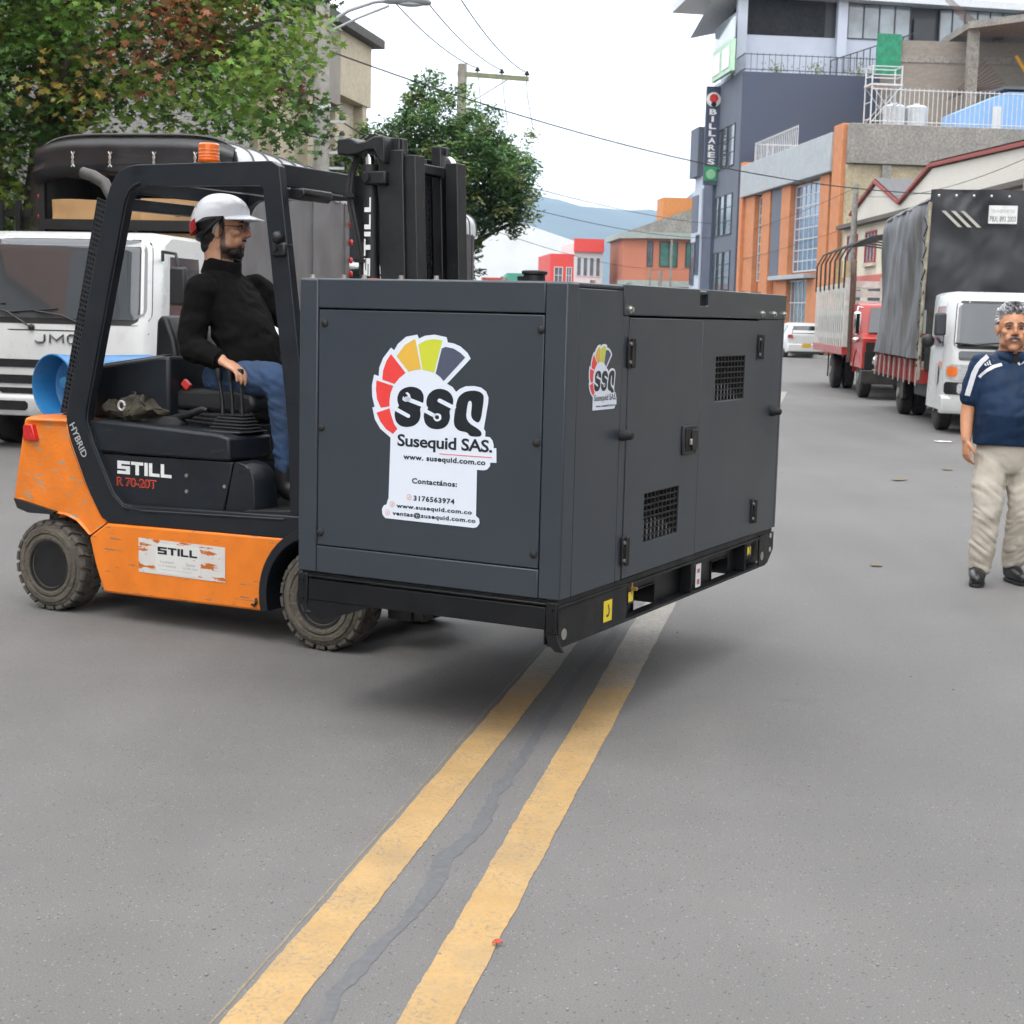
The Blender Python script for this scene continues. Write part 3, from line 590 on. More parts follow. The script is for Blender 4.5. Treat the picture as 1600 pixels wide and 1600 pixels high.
for x, z in ((-.80, .748), (-.80, .672), (-.572, .712)):
    MB().cyl((x, .046, z), (x, .041, z), .009, 10).build('panel_screw', M_ZINC, bp_, smooth=30)
# lettering on the side
def block(word, x0, x1, z0, z1, y, m, parent, gap=.10, vert=False):
    W = {'S': 1.15, 'T': 1.1, 'I': .30, 'L': .95}; R = {
        'S': [(0, .76, 1, 1), (0, .62, .32, .76), (0, .38, 1, .62), (.68, .24, 1, .38), (0, 0, 1, .24)], 'T': [(0, .76, 1, 1), (.355, 0, .645, .76)],
        'I': [(0, 0, 1, 1)], 'L': [(0, 0, .32, 1), (.32, 0, 1, .24)]}
    tot = sum(W[c] for c in word)+gap*(len(word)-1); k = 1/tot; u = 0
    for c in word:
        a = MB()
        for (p, q, r_, s_) in R[c]:
            ua, ub = (u+p*W[c])*k, (u+r_*W[c])*k
            if not vert: a.quad((x0+(x1-x0)*ua, y, z0+(z1-z0)*q), (x0+(x1-x0)*ub, y, z0+(z1-z0)*q), (x0+(x1-x0)*ub, y, z0+(z1-z0)*s_), (x0+(x1-x0)*ua, y, z0+(z1-z0)*s_))
            else: a.quad((x1+(x0-x1)*q, y, z0+(z1-z0)*ua), (x1+(x0-x1)*q, y, z0+(z1-z0)*ub), (x1+(x0-x1)*s_, y, z0+(z1-z0)*ub), (x1+(x0-x1)*s_, y, z0+(z1-z0)*ua))
        if a.v: 
            bm = bmesh.new(); me = a.mesh('letter'); bm.from_mesh(me); bmesh.ops.remove_doubles(bm, verts=bm.verts, dist=1e-5); bm.to_mesh(me); bm.free(); link('letter', me, m, parent)
        u += W[c]+gap
M_WPAINT = mat('white_lettering', (.72, .72, .72), .5, var=.08, vs=30)
block('STILL', -1.232, -.892, .728, .792, .0445, M_WPAINT, bp_)
fit_text('R 70-20T', -1.236, -.985, .668, .712, .0447, .028, 'xz', .95).build('model_lettering', mat('red_lettering', (.62, .07, .03), .5), bp_)
fit_text('R 70-20T', -1.230, -.991, .673, .707, .0440, -.012, 'xz', 1.02).build('model_lettering_core', M_FBLK, bp_)
# overhead guard: side frames run down into the sills
outer = [(-.215, .500), (-1.255, .484), (-1.305, .506), (-1.417, .668), (-1.512, .868), (-1.532, .995), (-1.272, 1.990), (-1.256, 2.052), (-1.234, 2.105), (-1.207, 2.147), (-1.172, 2.178), (-1.126, 2.198), (-1.070, 2.205), (-.290, 2.205), (-.243, 2.180), (-.105, 1.160), (-.085, .95), (-.078, .61)]
innr = [(-.170, .612), (-.180, .93), (-.205, 1.17), (-.332, 2.085), (-.350, 2.098), (-1.043, 2.106), (-1.075, 2.096), (-1.102, 2.076), (-1.120, 2.050), (-1.132, 2.018), (-1.385, 1.034), (-1.392, .975), (-1.354, .876), (-1.226, .635), (-1.165, .585), (-1.05, .578)]
def ringpoly(o, i, y0, y1):
    a = MB(); pts = o+i[::1]; 
    return a.prism(pts, y0, y1, 'y')
ringp = outer+innr
gd = empty('overhead_guard', (0, 0, 0)); gd.parent = fk
for y0, y1 in ((.012, .060), (FW-.060, FW-.012)):
    me = ringpoly(outer, innr, y0, y1).mesh('guard_side_frame', 35); bm = bmesh.new(); bm.from_mesh(me)
    bmesh.ops.triangulate(bm, faces=[f for f in bm.faces if len(f.verts) > 4], ngon_method='EAR_CLIP'); bm.to_mesh(me); bm.free()
    link('guard_side_frame', me, M_FBLK, gd, bevel=.010)
for y0, y1 in ((.008, .056), (FW-.056, FW-.008)): fp_('guard_sill', M_FBLK, [(-1.14, .4865), (-.080, .5030), (-.080, .6135), (-1.14, .5815)], y0, y1, gd, bevel=.008)
# raised rib along the frame's inner edge
rib = [(x+dx, .010, z+dz) for (x, z), (dx, dz) in zip(innr[:16], [(-.012, 0), (-.014, 0), (-.014, 0), (-.012, .012), (-.012, .014), (0, .014), (-.006, .012), (-.010, .010), (-.013, .005), (-.016, 0), (-.016, 0), (-.016, 0), (-.014, -.004), (-.010, -.012), (0, -.016), (0, -.016)])]
MB().tube(rib[5:], .007, 6).build('guard_rib', M_FBLK, gd, smooth=50); MB().tube([(-1.05, .010, .560), (-.2, .010, .590)], .007, 6).build('guard_rib', M_FBLK, gd, smooth=50)
fb('guard_front_beam', M_FBLK, (-.335, -.255, .06, FW-.06, 2.095, 2.196), parent=gd); fb('guard_rear_beam', M_FBLK, (-1.235, -1.165, .06, FW-.06, 2.00, 2.055), parent=gd)
for k in range(5):
    y = .17+k*.16; fb('guard_roof_bar', M_FBLK, (-1.14, -.33, y-.009, y+.009, 2.14, 2.18), parent=gd, bevel=.003)
fb('guard_rear_header', M_FBLK, (-1.150, -1.115, .06, FW-.06, 2.075, 2.175), parent=gd)
fb('guard_cross_bar', M_FBLK, (-.80, -.74, .06, FW-.06, 2.10, 2.152), parent=gd)
t_ = text_mb('HYBRID', .054, .012, space=.98); dx, dz = Vector((.098, -.186)).normalized(); 
o = MB(); o.f = t_.f; o.v = [(-1.512+v[0]*dx-v[1]*dz, .0112, .955+v[0]*dz+v[1]*dx) for v in t_.v]; o.build('hybrid_lettering', mat('grey_lettering', (.42, .42, .42), .5), gd)
# work light, beacon, mirror
wl = MB().prism([(-.25, 2.092), (-.25, 2.045), (-.19, 2.035), (-.165, 2.06), (-.17, 2.09)], .10, .33, 'y').build('work_light', M_BLACK, gd, bevel=.008)
bc = MB().lathe([(0, .050), (.012, .055), (.012, .050), (.085, .050), (.092, .044), (.094, 0)], (-.872, .30, 2.236), (0, 0, 1), 24).build('beacon', mat('amber_lens', (.75, .145, .01), .22, var=.12, vs=30, coat=.6), gd, smooth=35)
MB().lathe([(0, .045), (.036, .045), (.037, .0)], (-.872, .30, 2.200), (0, 0, 1), 20).build('beacon_base', M_BLACK, bc, smooth=35)
for z in (2.262, 2.278, 2.294): MB().lathe([(0, .0505), (.002, .0520), (.004, .0505)], (-.872, .30, z), (0, 0, 1), 24).build('beacon_ring', mat('amber_lens', (1, 1, 1)), bc, smooth=35)
cl = MB().box(-.272, -.195, -.006, .066, 1.78, 1.845).build('mirror_clamp', M_BLACK, gd, bevel=.012)
MB().ell((-.24, .0, 1.865), (.028, .028, .03), 10, 8).build('clamp_knob', M_BLACK, cl, smooth=60); MB().cyl((-.245, -.02, 1.815), (-.245, .0, 1.815), .012, 8).build('clamp_bolt', M_BLACK, cl)
# hood behind the seat
hd = [(-1.56, .975), (-1.56, 1.215), (-1.535, 1.240), (-1.12, 1.302), (-1.05, 1.305), (-1.05, .975)]
hood = fp_('engine_hood', M_FBLK, hd, .215, FW-.215, bevel=.02)
fp_('hood_top', mat('hood_top_grey', (.10, .105, .11), .35, var=.1), [(-1.50, 1.252), (-1.10, 1.312), (-1.10, 1.306), (-1.50, 1.246)], .25, FW-.25, hood, bevel=.002)
# seat
seat = empty('seat', (0, 0, 0)); seat.parent = fk
def cushion(name, pts, y0, y1, bev): return MB().prism(pts, y0, y1, 'y').build(name, M_VINSEAT, seat, bevel=bev, seg=3)
cushion('backrest', [(-1.20, 1.09), (-1.215, 1.30), (-1.205, 1.475), (-1.17, 1.508), (-1.135, 1.480), (-1.09, 1.38), (-1.065, 1.25), (-1.068, 1.12), (-1.10, 1.08)], .30, .72, .02)
cushion('seat_cushion', [(-1.12, 1.045), (-1.10, 1.140), (-.70, 1.155), (-.60, 1.135), (-.575, 1.08), (-.62, 1.03)], .28, .74, .025)
cushion('seat_base', [(-1.14, .985), (-1.14, 1.045), (-.60, 1.045), (-.64, .985)], .31, .71, .008)
for k in range(3): MB().tube([(-1.11+.0*k, .295, 1.03-.02*k), (-.85, .288, 1.02-.02*k), (-.60, .295, 1.035-.02*k)], .013, 8).build('bellows_fold', M_RUB, seat, smooth=60)
bk = MB().tube([(-1.10, .312, 1.075), (-1.055, .300, 1.115), (-1.015, .295, 1.15)], .012, 8).build('belt_stalk', M_BLACK, seat, smooth=50)
b = MB().box(-.024, .024, -.012, .012, -.018, .018).build('belt_buckle', mat('red_buckle', (.55, .035, .03), .4), bk, bevel=.004); b.location = (-1.005, .292, 1.165); b.rotation_euler = (0, radians(40), 0)
MB().cyl((-1.105, .318, 1.07), (-1.105, .306, 1.07), .013, 10).build('belt_bolt', mat('brass', (1, 1, 1)), seat, smooth=30)
# controls
bl = MB()
secs = []
for k in range(11):
    t = k/10; s = 1.0 if k % 2 == 0 else .86; hx, hy = (.125-.045*t)*s, (.085-.03*t)*s; z = .962+.075*t
    secs.append([(-.655+hx*cx, .235+hy*cy, z) for cx, cy in ((-1, -.7), (-.8, -1), (.8, -1), (1, -.7), (1, .7), (.8, 1), (-.8, 1), (-1, .7))])
bl.loft(secs); lv = bl.build('lever_bellows', M_RUB, fk, smooth=25); fb('bellows_plate', M_BLACK, (-.80, -.545, .12, .34, .955, .966), parent=lv)
LEV = [(-.737, -.757), (-.677, -.689), (-.620, -.629)]
for x0, x1 in LEV:
    l = MB().tube([(x0+.004, .235, 1.02), (x0, .235, 1.10), (x1, .235, 1.20)], .009, 8, rs=[.014, .0085, .010]).build('lever', M_BLACK, fk, smooth=50)
    MB().lathe([(0, .011), (.01, .015), (.055, .0195), (.062, .017), (.064, .0)], (x1, .235, 1.195), (x1-x0, 0, .18), 12).build('lever_knob', M_BLACK, l, smooth=50)
hb = MB().loft([[(x, .22+y, z) for y, z in ((-w, z0), (-w*.7, z1), (w*.7, z1), (w, z0))] for x, w, z0, z1 in ((-1.20, .05, .965, .985), (-1.10, .055, .965, 1.012), (-.99, .05, .965, 1.010), (-.96, .035, .966, .985))]).build('brake_boot', M_RUB, fk, bevel=.008, fix=True)
MB().tube([(-1.03, .22, 1.0), (-.93, .22, 1.025), (-.845, .22, 1.055), (-.815, .22, 1.05)], .016, 8, rs=[.018, .02, .017, .012]).build('brake_handle', M_BLACK, hb, smooth=50)
fb('paper_tag', mat('white_label', (.7, .7, .7), .4), (-.99, -.86, .10, .16, .960, .9625), bevel=0)
# steering column and wheel
sc_ = MB().tube([(-.30, .50, .62), (-.32, .50, 1.0), (-.39, .50, 1.34)], .04, 10).build('steering_column', M_BLACK, fk, smooth=50)
q = MB(); ax = Vector((-.55, 0, 1)).normalized(); cx = Vector((-.40, .50, 1.37)); e1 = Vector((0, 1, 0)); e2 = ax.cross(e1)
q.tube([cx+(e1*cos(2*pi*k/28)+e2*sin(2*pi*k/28))*.155 for k in range(29)], .013, 8, caps=False)
for k in range(3): q.cyl(cx, cx+(e1*cos(2*pi*k/3+.5)+e2*sin(2*pi*k/3+.5))*.15, .010, 6)
q.build('steering_wheel', M_BLACK, sc_, smooth=50)
fb('dash', M_BLACK, (-.32, -.14, .25, FW-.25, .61, 1.12), bevel=.02); fb('pedal', M_RUB, (-.36, -.30, .46, .56, .64, .72)); fb('pedal', M_RUB, (-.36, -.30, .62, .70, .64, .72))
# exhaust with perforated guard behind the rear pillar
ex = MB().tube([(-1.50, .14, 1.0), (-1.385, .14, 1.60), (-1.325, .14, 1.93), (-1.335, .14, 2.06), (-1.385, .14, 2.135), (-1.46, .14, 2.172), (-1.525, .14, 2.188)], .029, 12).build('exhaust', mat('sooty_steel', (.085, .080, .075), .6, .4, var=.3, vs=12), fk, smooth=50)
M_PERF = bpy.data.materials.new('perforated_black_sheet'); M_PERF.use_nodes = True
t = M_PERF.node_tree; bb = t.nodes['Principled BSDF']; bb.inputs['Base Color'].default_value = (.014, .015, .018, 1); bb.inputs['Roughness'].default_value = .5
pg = MB(); rows = 46
A0, A1 = Vector((-1.640, .085, 1.005)), Vector((-1.382, .085, 2.065)); B0, B1 = Vector((-1.555, .078, .985)), Vector((-1.318, .078, 2.045))
cols = 4
for k in range(rows):
    for j in range(cols):
        p = [A0.lerp(A1, (k+dv)/rows).lerp(B0.lerp(B1, (k+dv)/rows), (j+du)/cols) for du, dv in ((0, 0), (1, 0), (1, 1), (0, 1))]
        c = (p[0]+p[1]+p[2]+p[3])/4; h = [c+(x-c)*.52 for x in p]
        i = len(pg.v); pg.v += p+h
        for e in range(4): pg.f.append((i+e, i+(e+1) % 4, i+4+(e+1) % 4, i+4+e))
pg.build('exhaust_guard', M_PERF, ex)
MB().prism([(-1.640, 1.005), (-1.382, 2.065), (-1.375, 2.065), (-1.633, 1.005)], .085, .20, 'y').build('exhaust_guard_edge', M_FBLK, ex)
# mast
def mz(x, z): return x-.042*(z-.35)
def mp_(name, x0, x1, y0, y1, z0, z1, m=M_MAST, parent=None, bevel=.004):
    a = MB(); a.prism([(mz(x0, z0), z0), (mz(x1, z0), z0), (mz(x1, z1), z1), (mz(x0, z1), z1)], y0, y1, 'y'); return a.build(name, m, parent or ms, bevel=bevel)
ms = empty('mast', (0, 0, 0)); ms.parent = fk
for s, (ya, yb) in ((1, (.235, .335)), (-1, (.725, .625))):
    w1 = ya+(yb-ya)*.18
    mp_('outer_rail_web', .215, .345, ya, w1, .14, 2.262); mp_('outer_rail_flange', .215, .235, w1, yb, .14, 2.262); mp_('outer_rail_flange', .335, .400, w1, yb, .14, 2.24)
    y2 = ya+(yb-ya)*.40; y3 = yb
    mp_('inner_rail_web', .235, .325, y2, y2+(y3-y2)*.35, .16, 2.315); mp_('inner_rail_flange', .262, .312, y2-.012*s, y3, .16, 2.318)
    c = MB().tube([(mz(.160, z), ya+.02*s, z) for z in (.2, 2.19)], .034, 16).build('lift_cylinder', M_MAST, ms, smooth=40)
    MB().tube([(mz(.160, z), ya+.02*s, z) for z in (2.19, 2.262)], .022, 14).build('cylinder_rod', M_CHROME, c, smooth=40)
    MB().tube([(mz(.160, z), ya+.02*s, z) for z in (2.13, 2.20)], .042, 16).build('cylinder_gland', M_MAST, c, smooth=40)
    mp_('cylinder_clamp', .15, .27, ya-.03*s, ya+.02*s, 2.11, 2.17, parent=c, bevel=.008); MB().cyl((.10, ya-.03*s, 2.14), (.10, ya-.045*s, 2.14), .018, 8).build('clamp_bolt', M_MAST, c)
    if s == 1: 
        for ch_z in (1.703, 1.705): pass
        block('STILL', mz(.160, 1.9)-.017, mz(.160, 1.9)+.017, 1.705, 2.055, ya+.02-.0352, M_WPAINT, c, gap=.16, vert=True)
        MB().tube([(mz(.160, z), ya+.02, z) for z in (1.66, 1.695)], .0352, 16).build('cylinder_band', mat('red_lettering', (1, 1, 1)), c, smooth=40)
# top casting, ties, chains
tc_ = MB().loft([[(x, y, z) for y, z in ((.19, z0), (.34, z0), (.34, z1), (.19, z1))] for x, z0, z1 in ((-.055, 2.245, 2.312), (.01, 2.238, 2.318), (.055, 2.243, 2.296), (.10, 2.258, 2.300), (.14, 2.26, 2.320), (.185, 2.20, 2.322), (.20, 2.20, 2.295))]).build('mast_head', M_MAST, ms, bevel=.012, fix=True)
MB().lathe([(0, .048), (.05, .048)], (.125, .215, 2.285), (0, 1, 0), 20).build('chain_wheel', M_MAST, tc_, smooth=40)
fb('mast_tie', M_MAST, (.10, .14, .33, .63, 2.20, 2.245), parent=ms); fb('mast_tie', M_MAST, (.20, .25, .33, .63, 2.175, 2.222), parent=ms); fb('mast_tie', M_MAST, (.16, .20, .33, .63, 1.2, 1.3), parent=ms); fb('mast_tie', M_MAST, (.2, .24, .33, .63, .4, .5), parent=ms)
mp_('side_plate', .05, .135, .28, .30, 1.86, 2.16); mp_('centre_plate', .255, .285, .44, .47, .4, 1.99, mat('grey_cylinder', (.30, .30, .31), .45, var=.1))
for y in (.545,):
    chn = MB(); z = .6
    while z < 2.14:
        x = mz(.275, z); chn.box(x-.014, x+.014, y-.022, y-.012, z, z+.030); chn.box(x-.014, x+.014, y+.012, y+.022, z, z+.030); chn.box(x-.009, x+.009, y-.010, y+.010, z+.018, z+.050); z += .040
    stuff(chn.build('lift_chain', M_MAST, ms))
MB().lathe([(0, .055), (.05, .055)], (mz(.30, 2.2), .65, 2.225), (0, 1, 0), 20).build('chain_wheel', M_CHROME, ms, smooth=40)
for o_ in (0, .018):
    MB().tube([(.01+o_, .26, 2.24), (-.02+o_, .25, 2.18), (-.025+o_, .235, 2.09), (-.01+o_, .23, 2.02), (.02+o_, .23, 1.90), (.055+o_, .23, 1.76), (.06+o_, .23, 1.60), (.06+o_, .23, .7)], .0095, 8).build('hose', M_RUB, ms, smooth=60)
MB().box(-.035, .025, .215, .255, 2.055, 2.075).build('hose_clip', M_BLACK, ms); MB().box(.03, .085, .215, .255, 1.765, 1.78).build('hose_clip', M_BLACK, ms)
# carriage and forks, the tines lie in the skid's pockets
cg = fb('carriage', M_MAST, (.425, .475, -.12, FW+.06, .48, .58), (.425, .475, -.12, FW+.06, .86, .94), (.41, .47, .27, .33, .45, 1.0), (.41, .47, .63, .69, .45, 1.0))
for y in (-.055, .812):
    MB().prism([(.48, .98), (.52, .98), (.522, .458), (1.55, .430), (1.58, .418), (1.55, .412), (.50, .414), (.48, .44)], y-.06, y+.06, 'y').build('fork', M_MAST, cg, bevel=.004)
# torn maker's plate on the skirt
M_TORN = mat('torn_white_sticker', (.62, .60, .57), .45, var=.05, vs=9, wear=1, wcol=(.50, .13, .015), wt=.54, ws=(6, 6, 26))
pl = fb('maker_sticker', M_TORN, (-1.062, -.535, .0015, .0030, .262, .430), parent=sk1, bevel=0)
rr = [(-.955+.018, .27), (-.68-.018, .27), (-.68, .288), (-.68, .395), (-.70, .415), (-.937, .415), (-.955, .395), (-.955, .288)]
MB().prism(rr, .0005, .0014, 'y').build('maker_label', mat('maker_label_white', (.66, .65, .62), .4, var=.05, wear=1, wcol=(.5, .13, .015), wt=.66, ws=(5, 5, 9)), pl)
block('STILL', -.942, -.70, .362, .398, .0002, M_INK, pl)
for x0, x1, z0, z1, s_ in ((-.925, -.845, .318, .333, 'Leyland'), (-.94, -.83, .302, .311, '0177 544335'), (-.765, -.71, .318, .333, 'Exeter'), (-.785, -.70, .302, .311, '01392 823')):
    fit_text(s_, x0, x1, z0, z1, .0002, 0, 'xz').build('small_print', mat('pale_grey_ink', (.30, .30, .30), .5), pl)
fb('label_rule', mat('pale_grey_ink', (1, 1, 1)), (-.93, -.73, .0003, .0006, .288, .2895), parent=pl, bevel=0)
MB().tube([(-.355, .004, .205), (-.345, -.008, .19), (-.355, -.010, .175), (-.372, -.006, .178)], .007, 6).build('tie_hook', M_MAST, sk1, smooth=50)

# gas bottle lying across the counterweight, and the bag on the deck
gc = empty('gas_cylinder', (0, 0, 0), 0, 'sky blue gas bottle lying across the forklift behind its rear pillar', 'gas bottle')
gc.location = Vector(FO)+Vector((-1.76*cos(HEAD)-.58*sin(HEAD), -1.76*sin(HEAD)+.58*cos(HEAD), 1.125)); gc.rotation_euler = (0, 0, HEAD)
M_BLUE = mat('sky_blue_paint', (.022, .165, .40), .38, var=.1, vs=8, wear=.4, wcol=(.3, .35, .38), wt=.68, ws=(12, 12, 12))
M_BLUE2 = mat('sky_blue_inside', (.02, .14, .30), .5, var=.1)
MB().lathe([(-.26, .02), (-.25, .10), (-.20, .140), (-.12, .155), (.30, .155), (.38, .14), (.42, .09), (.43, .01)], (0, 0, 0), (0, 1, 0), 32).build('bottle', M_BLUE, gc, smooth=60, fix=True)
MB().lathe([(-.19, .05), (-.20, .138), (-.235, .156), (-.37, .166), (-.380, .166), (-.382, .160), (-.37, .155), (-.245, .146), (-.225, .12), (-.22, .04)], (0, 0, 0), (.12, 1, 0), 36).build('collar', M_BLUE, gc, smooth=40, fix=True)
vv = MB().cyl((0, -.33, .02), (0, -.24, .02), .018, 10).build('valve', mat('brass', (1, 1, 1)), gc, smooth=40); MB().lathe([(0, .03), (.02, .03)], (0, -.345, .02), (0, 1, 0), 12).build('valve_wheel', M_BLUE2, vv, smooth=40)
fb('bottle_cradle', M_MAST, (-1.95, -1.66, .35, .42, .96, 1.02), (-1.95, -1.66, .75, .82, .96, 1.02))
def crumple(a, amp, f, seed):
    a.v = [tuple(Vector(p)+Vector((mnoise.noise((p[0]*f+seed, p[1]*f, p[2]*f)), mnoise.noise((p[0]*f, p[1]*f+seed, p[2]*f)), mnoise.noise((p[0]*f, p[1]*f, p[2]*f+seed))))*amp) for p in a.v]; return a
bgp = Vector(FO)+Vector((-1.24*cos(HEAD)-.20*sin(HEAD), -1.24*sin(HEAD)+.20*cos(HEAD), .99))
bag = empty('canvas_bag', bgp, HEAD, 'crumpled olive canvas bag lying behind the forklift seat', 'bag')
M_CANV = mat('olive_canvas', (.055, .048, .032), .9, var=.35, vs=14, bump=.5, bs=180)
a = MB(); a.ell((0, 0, .045), (.165, .10, .050), 40, 26); crumple(a, .055, 16, 3.1); crumple(a, .02, 34, 1.7); a.build('bag_body', M_CANV, bag, smooth=60)
a = MB(); a.ell((-.05, .05, .075), (.13, .06, .035), 34, 20); crumple(a, .06, 15, 7.7); crumple(a, .02, 34, 2.7); a.build('bag_flap', M_CANV, bag, smooth=60)
MB().tube([(.02+.02*cos(k*.5), -.135, .07+.022*sin(k*.5)) for k in range(13)], .006, 6).build('bag_buckle', mat('grey_lettering', (1, 1, 1)), bag, smooth=50)

# ------------------------------------------------------------------ people
def remesh(mb, vox=.007, smooth=4, fac=.5):
    me = mb.mesh('tmp'); bm = bmesh.new(); bm.from_mesh(me); bmesh.ops.recalc_face_normals(bm, faces=bm.faces); bm.to_mesh(me); bm.free()
    o = bpy.data.objects.new('tmp', me); COL.objects.link(o)
    r = o.modifiers.new('r', 'REMESH'); r.mode = 'VOXEL'; r.voxel_size = vox; r.adaptivity = 0
    s = o.modifiers.new('s', 'SMOOTH'); s.factor = fac; s.iterations = smooth
    dg = bpy.context.evaluated_depsgraph_get(); m2 = bpy.data.meshes.new_from_object(o.evaluated_get(dg))
    bpy.data.objects.remove(o); bpy.data.meshes.remove(me)
    m2.polygons.foreach_set('use_smooth', [True]*len(m2.polygons))
    return m2
def ripple(me, fn):
    """push vertices along their normals: cloth folds"""
    ns = [v.normal.copy() for v in me.vertices]
    for v, n in zip(me.vertices, ns): v.co += n*fn(v.co)
    me.update()
def paint(me, fn):
    a = me.color_attributes.new('Col', 'FLOAT_COLOR', 'POINT')
    a.data.foreach_set('color', [c for v in me.vertices for c in (*fn(v.co), 1.)])
def esec(c, side, fwd, a, b, n=20): return [Vector(c)+side*(a*cos(2*pi*k/n))+fwd*(b*sin(2*pi*k/n)) for k in range(n)]
def torso(mb, rows, side=Vector((0, 1, 0)), fwd=Vector((1, 0, 0))): mb.loft([esec(c, side, fwd, a, b) for c, a, b in rows])
def limb(mb, pts, rs, n=14):
    """tapered limb through its joints, subdivided so bends are round"""
    P = [Vector(p) for p in pts]; Q, R_ = [], []
    for k in range(len(P)-1):
        p0 = P[max(k-1, 0)]; p1 = P[k]; p2 = P[k+1]; p3 = P[min(k+2, len(P)-1)]
        for j in range(5):
            t = j/5; Q.append(.5*((2*p1)+(p2-p0)*t+(2*p0-5*p1+4*p2-p3)*t*t+(3*p1-p0-3*p2+p3)*t**3)); R_.append(rs[k]+(rs[k+1]-rs[k])*t)
    Q.append(P[-1]); R_.append(rs[-1]); mb.tube(Q, 1, n, rs=R_)
    mb.ell(P[0], rs[0]*.98, 12, 8); mb.ell(P[-1], rs[-1]*.98, 12, 8)
class Head:
    """head frame: f forward, s to the person's left, u up"""
    def __init__(h, c, yaw, k=1., pitch=0.): h.c = Vector(c); h.k = k; h.M = Matrix.Rotation(yaw, 3, 'Z') @ Matrix.Rotation(-pitch, 3, 'Y')
    def p(h, f, s, u): return h.c+h.M @ Vector((f, s, u))*h.k
    def inv(h, co): return (h.M.transposed() @ (Vector(co)-h.c))/h.k
    def ell(h, mb, c, r, n=16, m=10): mb.ell(h.p(*c), tuple(x*h.k for x in r), n, m, rot=h.M)
    def tube(h, mb, pts, rs, n=10): mb.tube([h.p(*q) for q in pts], 1, n, rs=[x*h.k for x in rs])
    def build(h, mb):
        E = h.ell
        E(mb, (-.012, 0, .030), (.098, .077, .092), 24, 16); E(mb, (.022, 0, -.030), (.066, .060, .085), 22, 14); E(mb, (.060, 0, -.097), (.026, .027, .021))
        for s in (-1, 1):
            E(mb, (.008, .047*s, -.066), (.040, .016, .030)); E(mb, (.056, .043*s, -.014), (.026, .021, .018)); E(mb, (.098, .0125*s, -.026), (.0115, .0085, .008), 10, 8)
            E(mb, (-.006, .078*s, -.008), (.021, .008, .031), 12, 10); E(mb, (-.010, .085*s, .004), (.017, .006, .020), 10, 8); E(mb, (.066, .033*s, .028), (.017, .022, .009))
            E(mb, (.068, .030*s, -.045), (.018, .018, .024))
        h.tube(mb, [(.082, 0, .022), (.098, 0, .0), (.110, 0, -.019)], [.0085, .010, .0125]); E(mb, (.108, 0, -.021), (.012, .011, .010), 10, 8)
        E(mb, (.0845, 0, -.053), (.009, .026, .0060), 12, 8); E(mb, (.0820, 0, -.064), (.009, .021, .0060), 12, 8)
    def neck(h, mb, to, r=.058): mb.tube([h.p(-.022, 0, -.02), h.p(-.026, 0, -.09), Vector(to)], 1, 16, rs=[r*h.k, r*h.k*.98, r*h.k*1.12])
    def eyes(h, parent, brow, base, squint=1.):
        for s in (-1, 1):
            a = MB(); h.ell(a, (.0765, .031*s, .008), (.011, .0135, .0075*squint), 12, 8); a.v = [tuple(Vector(p)-base) for p in a.v]; e = a.build('eye', mat('eye_white', (.30, .25, .21), .3, var=.02), parent, smooth=60)
            a = MB(); h.ell(a, (.0850, .0305*s, .008), (.0034, .0062, .0060*squint), 10, 8); a.v = [tuple(Vector(p)-base) for p in a.v]; a.build('iris', mat('dark_iris', (.015, .009, .006), .2), e, smooth=60)
            a = MB(); h.tube(a, [(.0795, .0145*s, .0175), (.086, .028*s, .0185), (.074, .048*s, .012)], [.0022, .0030, .0016], 6); a.v = [tuple(Vector(p)-base) for p in a.v]; a.build('eyelid', mat('lash_line', (.10, .045, .028), .6), e, smooth=60)
            a = MB(); h.tube(a, [(.087, .012*s, .0300), (.089, .027*s, .0350), (.079, .050*s, .0300)], [.0036, .0046, .0022], 6); a.v = [tuple(Vector(p)-base) for p in a.v]; a.build('eyebrow', brow, parent, smooth=60)
def hand(mb, wrist, d, up, thumb, size=1., curl=.5, spread=.012):
    """palm plus five fingers: d along the hand, up = back of the hand, thumb = side the thumb leaves from"""
    wrist = Vector(wrist); d = Vector(d).normalized(); up = Vector(up); up = (up-d*up.dot(d)).normalized(); th = Vector(thumb); th = (th-d*th.dot(d)-up*th.dot(up)).normalized(); k = size
    mb.loft([[wrist+d*(t*k)+th*(a*w*k)+up*(b*hh*k) for a, b in ((-1, 0), (-.75, .75), (0, 1), (.75, .75), (1, 0), (.75, -.75), (0, -1), (-.75, -.75))] for t, w, hh in ((-.02, .026, .020), (.02, .033, .017), (.06, .040, .015), (.092, .040, .012))])
    for j, (L_, off) in enumerate(((.068, .030), (.078, .010), (.072, -.010), (.056, -.029))):
        p = wrist+d*(.086*k)+th*(off*k); ang = 0; pts = [p-d*.015*k, p]; dirn = d.copy()
        for q, fr in enumerate((.45, .32, .23)):
            ang = curl*(.5, 1.0, .8)[q]*(1+.12*j); c_, s_ = cos(ang), sin(ang); dirn = (dirn*c_-up*s_).normalized(); up2 = (up*c_+dirn*s_)
            up_ = up2-dirn*up2.dot(dirn); p = p+dirn*(L_*fr*k); pts.append(p.copy())
        mb.tube(pts, 1, 8, rs=[.0095*k, .0095*k, .0088*k, .0080*k, .0065*k]); mb.ell(pts[-1], .0065*k, 8, 6)
    p = wrist+d*(.022*k)+th*(.028*k)
    tp = [p, p+(d*.022+th*.022-up*.004)*k, p+(d*.050+th*.030-up*.014)*k, p+(d*.072+th*.026-up*.024)*k]
    mb.tube(tp, 1, 8, rs=[.015*k, .0125*k, .0105*k, .0075*k]); mb.ell(tp[-1], .0075*k, 8, 6)
